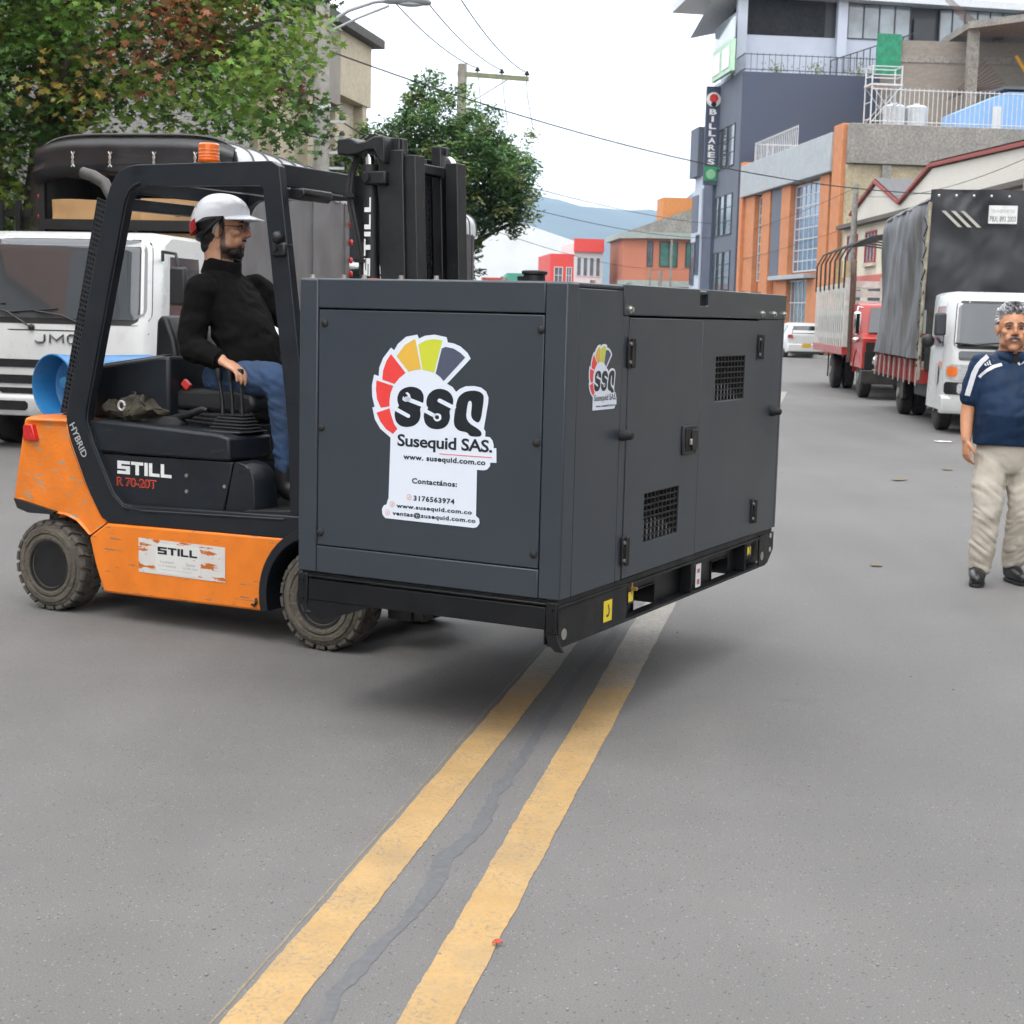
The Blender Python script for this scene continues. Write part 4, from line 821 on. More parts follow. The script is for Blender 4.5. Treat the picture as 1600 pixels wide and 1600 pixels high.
def shifted(me, base):
    for v in me.vertices: v.co -= base
    me.update(); return me
SKIN1 = (.56, .285, .175); SKIN2 = (.56, .27, .15)
M_SKIN = mat('skin', SKIN1, .48, var=.08, vs=30, bump=.06, bs=220, attr=True); M_SKIN.node_tree.nodes['Principled BSDF'].inputs['Subsurface Weight'].default_value = .0

# ---- the driver
DB = Vector((-.88, .49, 1.155))
drv_loc = Vector(FO)+Matrix.Rotation(HEAD, 3, 'Z') @ DB
drv = empty('person', drv_loc, HEAD, 'seated forklift driver in white hard hat, black fleece and blue jeans, hand on levers', 'person')
hd_ = Head((-.932, .49, 1.930), radians(24), 1.18, 0)
body = MB(); hd_.build(body); hd_.neck(body, (-.95, .49, 1.70))
torso(body, [(V(-.86, .49, 1.19), .13, .09), (V(-.84, .49, 1.32), .14, .09), (V(-.84, .49, 1.52), .15, .09), (V(-.90, .49, 1.65), .155, .06), (V(-.93, .49, 1.73), .07, .06)])
limb(body, [(-.915, .30, 1.632), (-.935, .245, 1.375), (-.85, .235, 1.325), (-.745, .232, 1.297)], [.045, .042, .038, .031]); limb(body, [(-.90, .69, 1.64), (-.72, .74, 1.50), (-.52, .655, 1.455)], [.058, .048, .031])
limb(body, [(-.87, .40, 1.20), (-.65, .35, 1.195), (-.475, .335, 1.17), (-.435, .335, .98), (-.43, .335, .72)], [.06, .06, .055, .048, .042]); limb(body, [(-.87, .58, 1.20), (-.65, .63, 1.195), (-.455, .65, 1.17), (-.42, .655, .98), (-.40, .66, .72)], [.06, .06, .055, .048, .042])
for y in (.335, .66): limb(body, [(-.43, y, .70), (-.36, y, .655), (-.26, y, .645)], [.045, .04, .03])
hand(body, (-.735, .232, 1.292), (1, .02, -.42), (.4, 0, 1), (0, 1, 0), 1.12, .62); hand(body, (-.515, .652, 1.452), (1, -.25, -.15), (.1, .3, 1), (0, -1, 0), 1.1, .75)
me = remesh(body, .0062, 3, .45)
def dskin(co):
    q = hd_.inv(co); c = Vector(SKIN1)
    if q.length < .2:
        if q.x > .078 and abs(q.z+.059) < .011 and abs(q.y) < .026: c = Vector((.36, .15, .11))
        if q.x > .095 and -.04 < q.z < .01: c = Vector((.46, .19, .12))
        jaw = q.z+.050-.45*max(0, .045-q.x)*(1 if q.x > -.005 else 0)          # beard line climbs towards the ear
        lim = min(1, max(0, (-.012-jaw)/.022)) if q.x > .0 else 0
        if .0 < q.x < .022 and abs(q.y) > .05 and -.07 < q.z < .03: lim = max(lim, .85)
        if q.x > .074 and -.050 < q.z < -.036 and abs(q.y) < .032: lim = .9
        if q.x > .078 and abs(q.z+.059) < .009 and abs(q.y) < .022: lim = 0
        if q.z < -.125: lim *= .35
        c = c.lerp(Vector((.028, .020, .017)), lim*.93)
    return c
paint(me, dskin); link('body', shifted(me, DB), M_SKIN, drv)
hd_.eyes(drv, mat('black_hair', (.012, .009, .008), .6, var=.3, vs=60), DB, .9)
M_HAIR = mat('black_hair', (1, 1, 1))
def hairpart(name, mb, vox, amp, f, m, parent, base, sm=2):
    q = remesh(mb, vox, sm, .4); ripple(q, lambda co: amp*mnoise.noise(co*f)); return link(name, shifted(q, base), m, parent)
hb_ = MB(); E = hd_.ell
E(hb_, (-.030, 0, .030), (.088, .0795, .092), 24, 16); E(hb_, (-.052, 0, -.025), (.056, .066, .060)); E(hb_, (-.058, 0, -.070), (.040, .052, .038))
for s in (-1, 1): E(hb_, (.010, .072*s, .020), (.011, .008, .030))
hairpart('hair', hb_, .007, .003, 90, M_HAIR, drv, DB)
bd = MB(); E(bd, (.062, 0, -.100), (.026, .027, .020))
for s in (-1, 1):
    E(bd, (.048, .030*s, -.092), (.026, .018, .017)); E(bd, (.074, .018*s, -.080), (.011, .010, .010))
    hd_.tube(bd, [(.0925, .002*s, -.0415), (.089, .018*s, -.0435), (.079, .029*s, -.056), (.074, .030*s, -.078)], [.0045, .0048, .0045, .005], 8)
hairpart('beard', bd, .0055, .003, 110, mat('dark_beard', (.020, .014, .012), .75, var=.4, vs=80, bump=.4, bs=260), drv, DB)
# glasses
g_ = MB()
for s in (-1, 1):
    pts = [(.097+.002*cos(t), (.033+.021*cos(t))*s, .006+.0155*sin(t)) for t in [2*pi*k/16 for k in range(17)]]
    hd_.tube(g_, pts, [.0013]*17, 6); hd_.tube(g_, [(.096, .054*s, .012), (.04, .079*s, .014), (-.008, .085*s, .012)], [.0015]*3, 6)
hd_.tube(g_, [(.099, .012, .010), (.103, 0, .013), (.099, -.012, .010)], [.0013]*3, 6)
g_.v = [tuple(Vector(p)-DB) for p in g_.v]; gl = g_.build('glasses', M_BLACK, drv, smooth=60)
# hard hat
hm = MB(); secs = []
nk, nj = 48, 14
def rimz(th):   # lower edge: peak in front, raised over the ear, low at the nape
    c = cos(th); return (.058+.020*c if c > .3 else (.064+.010*(c+.2) if c > -.35 else .0625+.0625*(c+.35)*1.15))-.016
for j in range(nj+1):
    t = j/nj; ring = []
    for k in range(nk):
        th = 2*pi*k/nk; z0 = rimz(th); ph = (pi/2)*t
        fl_ = .122 if cos(th) > 0 else .132
        zz = z0+(.150-z0)*sin(ph); kk = cos(ph)**.86
        ring.append(hd_.p(-.012+fl_*cos(th)*max(kk, .004), .103*sin(th)*max(kk, .004), zz))
    secs.append(ring)
hm.loft(secs, caps=True)
M_HELM = mat('white_helmet_shell', (.86, .87, .92), .28, var=.02, vs=6, coat=.3)
base_helm = MB(); base_helm.v = [tuple(Vector(p)-DB) for p in hm.v]; base_helm.f = hm.f
helm = base_helm.build('hard_hat', M_HELM, drv, smooth=40, fix=True); so = helm.modifiers.new('s', 'SOLIDIFY'); so.thickness = .004; so.offset = -1
pk = MB(); up_, lo_ = [], []
for k in range(21):
    th = radians(-72+144*k/20); c = max(0, cos(th)); e = .062*c**.8
    i_ = (-.012+.118*cos(th), .100*sin(th), rimz(th)+.002); o_ = (-.012+(.122+e)*cos(th), (.104+e*.25)*sin(th), rimz(th)-.016*c-.002)
    up_.append((hd_.p(*i_)-DB, hd_.p(*o_)-DB)); lo_.append((hd_.p(i_[0], i_[1], i_[2]-.005)-DB, hd_.p(o_[0], o_[1], o_[2]-.004)-DB))
pk.loft([[a, b, d, c] for (a, b), (c, d) in zip(up_, lo_)]); pk.build('peak', M_HELM, helm, smooth=50, fix=True)
rp_ = MB(); 
for k in range(10):
    t0, t1 = [radians(180-48+96*(k+e)/10) for e in (0, 1)]
    def hp(th, zz, ex): return hd_.p(-.012+(.132+ex)*cos(th), (.103+ex)*sin(th), zz)-DB
    rp_.quad(hp(t0, rimz(t0)-.028, -.002), hp(t1, rimz(t1)-.028, -.002), hp(t1, rimz(t1)+.018, .0025), hp(t0, rimz(t0)+.018, .0025))
rp_.build('red_nape_panel', mat('red_sticker', (.50, .012, .012), .4), helm, smooth=60, fix=True)
hb2 = MB(); hd_.tube(hb2, [(.02, -.090, .052), (-.02, -.092, .02), (-.05, -.084, -.01), (-.09, -.05, -.028), (-.105, 0, -.034), (-.09, .05, -.028)], [.008, .009, .010, .013, .018, .013], 10)
hb2.v = [tuple(Vector(p)-DB) for p in hb2.v]; hb2.build('harness', M_BLACK, helm, smooth=60)
ls = MB(); hd_.tube(ls, [(.005, -.089, .045), (-.018, -.088, .0), (-.024, -.084, -.02)], [.009, .006, .004], 6); ls.v = [tuple(Vector(p)-DB) for p in ls.v]; ls.build('harness_strap', mat('grey_strap', (.25, .27, .30), .6), helm, smooth=60)
tx = MB()
for k in range(2): tx.quad(*[hd_.p(-.012+.1265*cos(t), .0990*sin(t)-.0, zz)-DB for t, zz in ((radians(222+5*k), .085), (radians(225+5*k), .085), (radians(225+5*k), .094), (radians(222+5*k), .094))])
tx.build('hat_print', mat('grey_lettering', (1, 1, 1)), helm)
# fleece, jeans, boots
fl_ = MB(); torso(fl_, [(V(-.81, .49, 1.185), .19, .17), (V(-.775, .49, 1.27), .19, .162), (V(-.775, .49, 1.36), .180, .150), (V(-.84, .49, 1.52), .185, .140), (V(-.90, .49, 1.63), .190, .108), (V(-.935, .49, 1.69), .14, .095), (V(-.935, .49, 1.735), .084, .080)])
limb(fl_, [(-.915, .300, 1.632), (-.935, .245, 1.375), (-.85, .235, 1.325), (-.765, .232, 1.300)], [.080, .068, .060, .046]); limb(fl_, [(-.90, .69, 1.64), (-.72, .745, 1.50), (-.545, .665, 1.46)], [.082, .068, .046])
me = remesh(fl_, .0085, 5, .5); ripple(me, lambda co: .010*mnoise.noise(Vector((co.x*9, co.y*9, co.z*16)))+.006*mnoise.noise(co*26)+.007*abs(mnoise.noise(Vector((co.x*12+co.z*14, co.y*6, co.z*10-co.x*9)))))
M_FLEECE = mat('black_fleece', (.0062, .0052, .0054), .95, var=.25, vs=25, bump=.5, bs=240, spec=.15)
fle = link('fleece_jacket', shifted(me, DB), M_FLEECE, drv)
co_ = MB(); P0 = V(-.945, .49, 1.722)
ax = V(.20, 0, 1).normalized(); sd = V(0, 1, 0); fd = sd.cross(ax)
co_.loft([[P0+ax*h_+sd*(r_*.95*cos(2*pi*k/28))-fd*(r_*1.12*sin(2*pi*k/28)) for k in range(28)] for h_, r_ in ((-.02, .098), (.03, .090), (.062, .086), (.067, .081), (.03, .076), (-.02, .080))], caps=False)
co_.v = [tuple(Vector(p)-DB) for p in co_.v]; co_.build('collar', M_FLEECE, fle, smooth=60, fix=True)
cu = MB(); cu.tube([V(-.785, .232, 1.306)-DB, V(-.752, .232, 1.295)-DB], .050, 14, rs=[.051, .047]); cu.build('cuff', M_FLEECE, fle, smooth=50)
jn = MB(); limb(jn, [(-.87, .40, 1.20), (-.65, .35, 1.205), (-.475, .335, 1.192), (-.440, .335, .98), (-.425, .335, .775)], [.102, .092, .078, .066, .056]); limb(jn, [(-.87, .58, 1.20), (-.65, .63, 1.205), (-.455, .65, 1.192), (-.42, .655, .98), (-.40, .66, .775)], [.102, .092, .078, .066, .056]); jn.ell((-.87, .49, 1.20), (.12, .17, .10), 20, 12)
me = remesh(jn, .0085, 4, .5); ripple(me, lambda co: .006*mnoise.noise(Vector((co.x*26, co.y*10, co.z*26)))+.012*abs(mnoise.noise(Vector((co.x*10, co.y*10, co.z*36+co.x*22))))-.003)
link('jeans', shifted(me, DB), mat('blue_denim', (.026, .056, .125), .85, var=.4, vs=7, bump=.35, bs=300, dirt=.3, dcol=(.055, .095, .17)), drv)
for y in (.335, .66):
    b = MB(); limb(b, [(-.425, y, .80), (-.425, y, .70), (-.35, y, .668), (-.245, y, .655)], [.056, .056, .050, .038]); b.v = [(p[0], p[1], max(p[2], .613)) for p in b.v]
    me = remesh(b, .008, 3); link('boot', shifted(me, DB), mat('black_boot_leather', (.013, .012, .012), .5, var=.2, vs=20), drv)

# ---- the man walking towards the camera
MBASE = Vector((0, 0, 0))
man = empty('person', (3.0, 9.22, 0), 0, 'grey haired man in navy polo shirt and beige trousers walking in the street', 'person')
hm_ = Head((-.056, -.035, 1.535), radians(-90-10), 1.13, 0)
body = MB(); hm_.build(body); hm_.neck(body, (-.045, .012, 1.38), .062)
sX, fY = Vector((1, 0, 0)), Vector((0, -1, 0))
torso(body, [(V(-.03, 0, .80), .16, .11), (V(-.02, -.02, 1.0), .17, .14), (V(-.04, 0, 1.22), .175, .11), (V(-.045, .005, 1.35), .165, .07), (V(-.045, .01, 1.41), .07, .06)], sX, fY)
limb(body, [(-.215, .01, 1.335), (-.272, .03, 1.06), (-.288, -.02, .875)], [.052, .044, .030]); limb(body, [(.130, .01, 1.335), (.205, .05, 1.06), (.225, .0, .875)], [.052, .044, .030])
limb(body, [(-.125, 0, .84), (-.140, -.05, .46), (-.155, .0, .09)], [.085, .060, .042]); limb(body, [(.065, 0, .84), (.085, -.01, .46), (.075, .10, .10)], [.085, .060, .042])
hand(body, (-.288, -.022, .870), (.03, -.10, -1), (-1, -.3, 0), (.25, -1, 0), 1.0, .55); hand(body, (.225, -.002, .870), (-.05, -.10, -1), (1, -.3, 0), (-.25, -1, 0), 1.0, .45)
for x, y in ((-.165, -.02), (.075, .09)): limb(body, [(x, y+.012, .075), (x-.004, y-.03, .05), (x-.006, y-.07, .042)], [.036, .030, .022])
me = remesh(body, .0054, 6, .5)
def mskin(co):
    q = hm_.inv(co); c = Vector(SKIN2)
    if q.length < .2:
        if q.x > .076 and abs(q.z+.059-.25*max(0, abs(q.y)-.012)) < .008 and abs(q.y) < .030: c = Vector((.36, .14, .10))
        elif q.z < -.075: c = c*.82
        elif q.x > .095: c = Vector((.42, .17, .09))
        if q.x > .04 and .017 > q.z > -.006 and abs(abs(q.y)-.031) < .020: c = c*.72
    return c
paint(me, mskin); link('body', me, M_SKIN, man)
M_GHAIR = mat('grey_hair', (.25, .25, .26), .6, var=.45, vs=45, attr=True)
hm_.eyes(man, mat('grey_brow', (.085, .07, .06), .7, var=.3, vs=60), Vector((0, 0, 0)), .55)
rnd = random.Random(5); hr = MB(); cols = []
for k in range(1100):
    th = rnd.uniform(-pi, pi); u = rnd.uniform(-.25, 1.0)
    ph = math.asin(max(-1, min(1, u))); f, s, z = cos(ph)*cos(th), cos(ph)*sin(th), sin(ph)
    if f > .30 and z < .52: continue
    if abs(s) > .55 and f > .12 and z < .10: continue
    if z < -.2 and abs(s) > .8: continue
    p = Vector((-.014+.100*f, .080*s, .032+.094*z)); nrm = Vector((f/.1, s/.08, z/.094)).normalized()
    back = Vector((-.75, s*.5+rnd.uniform(-.3, .3), .30 if z > .3 else -.55)); back = (back-nrm*back.dot(nrm)); back = back.normalized() if back.length > .01 else Vector((-1, 0, 0))
    L_ = rnd.uniform(.022, .040); lift = rnd.uniform(.006, .016)*(1.4 if z > .4 else .55)
    n0 = len(hr.v); wv = rnd.uniform(-.006, .006); sdv = nrm.cross(back)
    hm_.tube(hr, [tuple(p-nrm*.004), tuple(p+nrm*lift+back*L_*.35+sdv*wv), tuple(p+nrm*lift*.9+back*L_*.75-sdv*wv), tuple(p+nrm*lift*.3+back*L_)], [.0048, .0052, .0040, .0010], 5)
    dark = exp(-((f-.55)**2/.18+s*s/.22)) if z > .35 else 0
    g0 = rnd.uniform(.34, .62); c = Vector((g0, g0, g0*1.04)).lerp(Vector((.018, .017, .017)), min(1, dark*1.05))
    cols += [c]*(len(hr.v)-n0)
sc0 = MB(); hm_.ell(sc0, (-.016, 0, .036), (.0995, .0800, .090), 20, 14); keep = []
for p in sc0.v:
    q = hm_.inv(p)
i0 = len(hr.v); hrf = []
for fa in sc0.f:
    c = sum((hm_.inv(sc0.v[i]) for i in fa), Vector())/len(fa)
    if (c.x < .045 or c.z > .085) and c.z > -.015 and not (abs(c.y) > .05 and c.x > .02 and c.z < .05): hrf.append(tuple(i0+i for i in fa))
hr.v += sc0.v; hr.f += hrf; cols += [Vector((.20, .20, .21))]*len(sc0.v)
me = hr.mesh('hair', 60); a = me.color_attributes.new('Col', 'FLOAT_COLOR', 'POINT'); a.data.foreach_set('color', [x for c in cols for x in (*c, 1.)]); link('hair', me, M_GHAIR, man)
mu = MB()
for s in (-1, 1): hm_.tube(mu, [(.0955, .001*s, -.0405), (.0945, .012*s, -.0425), (.087, .024*s, -.0475), (.078, .032*s, -.055)], [.0058, .0062, .0052, .003], 8)
mu.build('moustache', mat('grey_moustache', (.20, .175, .155), .8, var=.5, vs=90, bump=.4, bs=300), man, smooth=60)
te = MB(); hm_.tube(te, [(.0865, -.015, -.0585), (.0915, 0, -.0595), (.0865, .015, -.0585)], [.0015, .0032, .0015], 8); te.build('teeth', mat('tooth_white', (.5, .46, .42), .3), man, smooth=60)
# polo shirt
ps = MB(); torso(ps, [(V(-.045, 0, .845), .198, .150), (V(-.04, -.015, .93), .202, .165), (V(-.04, -.030, 1.03), .205, .178), (V(-.045, -.012, 1.18), .202, .148), (V(-.045, .005, 1.30), .195, .110), (V(-.045, .012, 1.372), .135, .082), (V(-.045, .015, 1.41), .078, .07)], sX, fY)
limb(ps, [(-.215, .01, 1.325), (-.248, .02, 1.21), (-.266, .028, 1.125)], [.072, .070, .068]); limb(ps, [(.130, .01, 1.325), (.170, .03, 1.21), (.19, .04, 1.125)], [.072, .070, .068])
me = remesh(ps, .008, 4, .5); ripple(me, lambda co: .006*mnoise.noise(Vector((co.x*10, co.y*9, co.z*14)))+.009*abs(mnoise.noise(Vector((co.x*7+co.z*9, co.y*5, co.z*13-co.x*8))))-.003)
M_POLO = mat('navy_polo', (.0075, .026, .066), .62, var=.18, vs=10, bump=.25, bs=420, spec=.25)
polo = link('polo_shirt', me, M_POLO, man)
from mathutils.bvhtree import BVHTree
bv = BVHTree.FromPolygons([v.co.copy() for v in me.vertices], [tuple(p.vertices) for p in me.polygons])
def onshirt(x, z, off=.003):
    h, n, i, dd = bv.ray_cast(Vector((x, -1, z)), Vector((0, 1, 0)))
    return (h+n*off) if h else None
def stripe(name, pts, w, m):
    P = []
    for (x0, z0), (x1, z1) in zip(pts, pts[1:]):
        for k in range(8): P.append((x0+(x1-x0)*k/8, z0+(z1-z0)*k/8))
    P.append(pts[-1]); a = MB(); rows = []
    for k, (x, z) in enumerate(P):
        q0 = P[max(0, k-1)]; q1 = P[min(len(P)-1, k+1)]; dx, dz = q1[0]-q0[0], q1[1]-q0[1]; l = hypot(dx, dz) or 1; nx, nz_ = -dz/l*w/2, dx/l*w/2
        r_ = [onshirt(x+nx*e, z+nz_*e) for e in (-1, -.33, .33, 1)]
        if all(r_): rows.append(r_)
    if len(rows) > 1: a.loft(rows, closed=False); return a.build(name, m, polo, smooth=60, fix=True)
M_WTAPE = mat('white_tape', (.62, .62, .66), .6, var=.05)
stripe('sleeve_stripe', [(-.195, 1.372), (-.232, 1.343), (-.258, 1.305), (-.272, 1.265), (-.282, 1.22), (-.292, 1.175), (-.300, 1.135)], .026, M_WTAPE)
stripe('chest_stripe', [(-.122, 1.327), (-.166, 1.311), (-.205, 1.288), (-.230, 1.264), (-.243, 1.247)], .018, M_WTAPE)
stripe('chest_stripe', [(-.030, 1.330), (.02, 1.352), (.06, 1.345)], .018, M_WTAPE)
for k, (x, z, h_) in enumerate(((-.214, 1.316, .012), (-.200, 1.318, .020), (-.186, 1.320, .028))): stripe('emblem_bar', [(x+.006, z), (x-.004, z+h_)], .009, M_WTAPE)
# collar, undershirt
cb = Vector((-.045, .005, 1.385))
for s in (-1, 1):
    a = MB(); rows = []
    for k in range(9):
        t = k/8; th = radians(-90+s*(8+t*165)); r0 = .083; p = cb+Vector((r0*cos(th), r0*.92*sin(th), .030-.012*(1-t))); fall = .040+.012*(1-t)
        o_ = cb+Vector(((r0+.030)*cos(th), (r0+.028)*.92*sin(th), .030-fall-.010*(1-t)))
        if k == 0: o_ += Vector((s*.012, 0, -.020))
        rows.append([p, p.lerp(o_, .5)+Vector((0, 0, .008)), o_])
    a.loft(rows, closed=False); c = a.build('shirt_collar', M_POLO, polo, smooth=60, fix=True); so = c.modifiers.new('s', 'SOLIDIFY'); so.thickness = .004
us = MB(); us.loft([[V(-.045, -.03, 1.30)+Vector((.030*cos(t), -.030, .04*sin(t))) for t in (0,)]]) if 0 else None
a = MB(); a.ell((-.046, -.030, 1.352), (.052, .062, .050), 16, 10); a.build('undershirt', mat('black_cotton', (.012, .010, .011), .9, var=.2), man, smooth=60)
stripe('placket', [(-.046, 1.325), (-.046, 1.235)], .024, M_POLO)
# trousers, shoes
tr = MB(); torso(tr, [(V(-.035, 0, .93), .17, .125), (V(-.035, .0, .86), .183, .135), (V(-.035, .005, .76), .185, .130), (V(-.033, .005, .68), .15, .10)], sX, fY)
limb(tr, [(-.122, 0, .80), (-.136, -.02, .62), (-.142, -.045, .46), (-.150, -.02, .25), (-.152, .0, .115)], [.104, .100, .088, .080, .074]); limb(tr, [(.058, 0, .80), (.072, 0, .62), (.080, -.01, .46), (.080, .055, .25), (.076, .10, .125)], [.104, .100, .088, .080, .074])
me = remesh(tr, .0085, 3, .45)
ripple(me, lambda co: .009*mnoise.noise(Vector((co.x*9, co.y*9, co.z*12)))+.013*abs(mnoise.noise(Vector((co.x*9+co.z*6, co.y*5, co.z*22-abs(co.x)*14))))*(1.0 if co.z < .62 else .55)-.004)
link('trousers', me, mat('beige_cotton', (.50, .455, .385), .9, var=.10, vs=6, bump=.25, bs=300), man)
for x, y, an in ((-.165, -.01, -.32), (.075, .09, .12)):
    b = MB(); dv = Vector((sin(an), -cos(an), 0)); P = Vector((x, y, 0))
    limb(b, [P+Vector((0, .01, .12)), P+Vector((0, .005, .060)), P+dv*.08+Vector((0, 0, .055)), P+dv*.155+Vector((0, 0, .042))], [.050, .054, .048, .040]); b.v = [(p[0], p[1], max(p[2], .004)) for p in [Vector(q) for q in b.v]]
    me = remesh(b, .007, 3); sh_ = link('shoe', me, mat('black_shoe_leather', (.010, .010, .011), .32, var=.2, vs=18), man)
    s_ = MB(); s_.prism([(P.x+(dv*l_).x+(-dv.y*w_), P.y+(dv*l_).y+(dv.x*w_)) for l_, w_ in ((-.050, .025), (-.02, .044), (.07, .046), (.15, .040), (.19, .016), (.19, -.016), (.15, -.040), (.07, -.046), (-.02, -.044), (-.050, -.025))], .001, .022, 'z'); s_.build('sole', M_RUB, sh_, bevel=.004)

# ------------------------------------------------------------------ parked vehicles
M_WHITE = mat('white_truck_paint', (.58, .59, .585), .30, var=.05, vs=2.5, coat=.35, dirt=.12, dcol=(.42, .40, .36))
M_GLASS = mat('tinted_glass', (.020, .026, .030), .04, var=.0, spec=.9, alpha=.62, coat=.6)
M_GLASSD = mat('dark_glass', (.018, .022, .026), .06, var=.1, vs=3, spec=.9, coat=.5)
M_CHASS = mat('truck_chassis_black', (.016, .016, .016), .6, var=.3, vs=8, dirt=.5, dcol=(.07, .06, .05))
M_TYR2 = mat('road_tyre', (.022, .021, .020), .85, var=.3, vs=20, dirt=.45, dcol=(.07, .06, .05))
M_HUB = mat('dusty_hub', (.30, .28, .25), .6, .3, var=.3, vs=14)
M_TARPS = mat('grey_tarpaulin', (.115, .112, .114), .42, var=.16, vs=1.6, bump=.12, bs=7)
M_TARPB = mat('black_tarpaulin', (.012, .012, .014), .36, var=.25, vs=3, bump=.1, bs=8)
M_TARPW = mat('silver_tarpaulin', (.52, .53, .55), .38, .1, var=.18, vs=3, bump=.2, bs=6)
M_TARPR = mat('slate_tarpaulin', (.040, .042, .048), .45, var=.22, vs=1.4, bump=.15, bs=5)
M_CHR = mat('chrome', (.72, .72, .72), .12, 1., var=.08, vs=9)
M_LAMP = mat('lamp_lens', (.55, .56, .57), .1, .3, var=.2, vs=40, coat=.8)
M_AMBER = mat('amber_indicator', (.75, .17, .03), .25, var=.15, vs=60)
M_REDL = mat('red_marker', (.60, .025, .02), .3, var=.1)
M_REDP = mat('red_truck_paint', (.46, .028, .022), .32, var=.12, vs=3, coat=.3, dirt=.2, dcol=(.18, .09, .07))
M_CARD = mat('cardboard', (.43, .255, .115), .85, var=.10, vs=4)
def twheel(parent, x, y, r, wd, sgn):
    w_ = empty('wheel', (x, y, r)); w_.parent = parent
    MB().lathe([(0, r*.58), (0, r*.8), (.02, r*.95), (.04, r), (wd-.04, r), (wd-.02, r*.95), (wd, r*.8), (wd, r*.58)], (-sgn*0, 0, 0), (-sgn, 0, 0), 30).build('tyre', M_TYR2, w_, smooth=40, fix=True)
    MB().lathe([(.01, r*.58), (.0, r*.55), (.05, r*.5), (.06, r*.28), (-.02, r*.24), (-.03, r*.10), (-.03, .001)], (0, 0, 0), (-sgn, 0, 0), 22).build('rim', M_HUB, w_, smooth=40, fix=True)
    return w_
def cab(parent, hw, zb, zt, dep, ws, m, front=None):
    """cab-over: front at y=0; ws = windscreen (z0,z1,half width). Returns the shell part"""
    front = front or [(0.0, zb), (-.02, zb+.3), (-.01, ws[0]-.12), (.03, ws[0]), (.17, ws[1]), (.26, zt-.06), (.40, zt)]
    secs = []
    pushf = lambda a: .16*max(0, (a-.86)/.14)**1.6+.03*max(0, (a-.7)/.3)-.012*(1-a)
    for e in (-1, -.985, -.96, -.93, -.9, -.86, -.78, -.7, -.5, -.25, 0, .25, .5, .7, .78, .86, .9, .93, .96, .985, 1):
        x = e*hw; push = pushf(abs(e)); dz = -.05*max(0, (abs(e)-.86)/.14)**1.6
        tx = lambda z: x*(1-.055*max(0, (z-ws[0])/(zt-ws[0])))
        q = [(tx(z), y+push, z+(dz if z > ws[1] else 0)) for y, z in front]+[(tx(zt), dep-.06, zt+dz), (tx(zt), dep, zt-.08+dz), (x, dep, zb)]
        secs.append(q)
    sh = MB().loft(secs).build('cab', m, parent, smooth=38, fix=True)
    def surf(x, z, off):
        push = pushf(min(1, abs(x)/hw))
        for (y0, z0), (y1, z1) in zip(front, front[1:]):
            if z0 <= z <= z1: y = y0+(y1-y0)*(z-z0)/(z1-z0); break
        else: y = front[-1][0]
        return Vector((x*(1-.055*max(0, (z-ws[0])/(zt-ws[0]))), y+push-off, z))
    return sh, surf
def patch(surf, x0, x1, z0, z1, off, rnd=.06, nx=18, nz=18, th=.0):
    a = MB(); rows = []
    for j in range(nz+1):
        v = j/nz; z = z0+(z1-z0)*v; e = min(v, 1-v)*(z1-z0); ins = rnd-sqrt(max(0, rnd*rnd-(rnd-e)**2)) if e < rnd else 0
        rows.append([surf(x0+ins+(x1-x0-2*ins)*i/nx, z, off) for i in range(nx+1)])
    a.loft(rows, closed=False); return a
def wiper(parent, surf, x0, z0, x1, z1):
    a = MB(); a.tube([surf(x0, z0, .03), surf(x0+(x1-x0)*.5, z0+(z1-z0)*.75, .05), surf(x1, z1, .035)], .011, 6); a.ell(surf(x0, z0, .02), .035, 10, 8); a.tube([surf(x1-.35, z1-.02, .022), surf(x1+.25, z1+.03, .022)], .009, 6)
    return a.build('wiper', M_BLACK, parent, smooth=50)
def side_win(parent, hw, y0, y1, z0, z1, s, m=None):
    a = MB(); x = s*(hw+.004); k = s*(-.05)
    a.quad((x, y0-.04, z0), (x, y1, z0), (x+k, y1, z1), (x+k, y0+.10, z1)); return a.build('side_window', m or M_GLASSD, parent, fix=False)
ROADZ = -math.atan2(.194, .981)
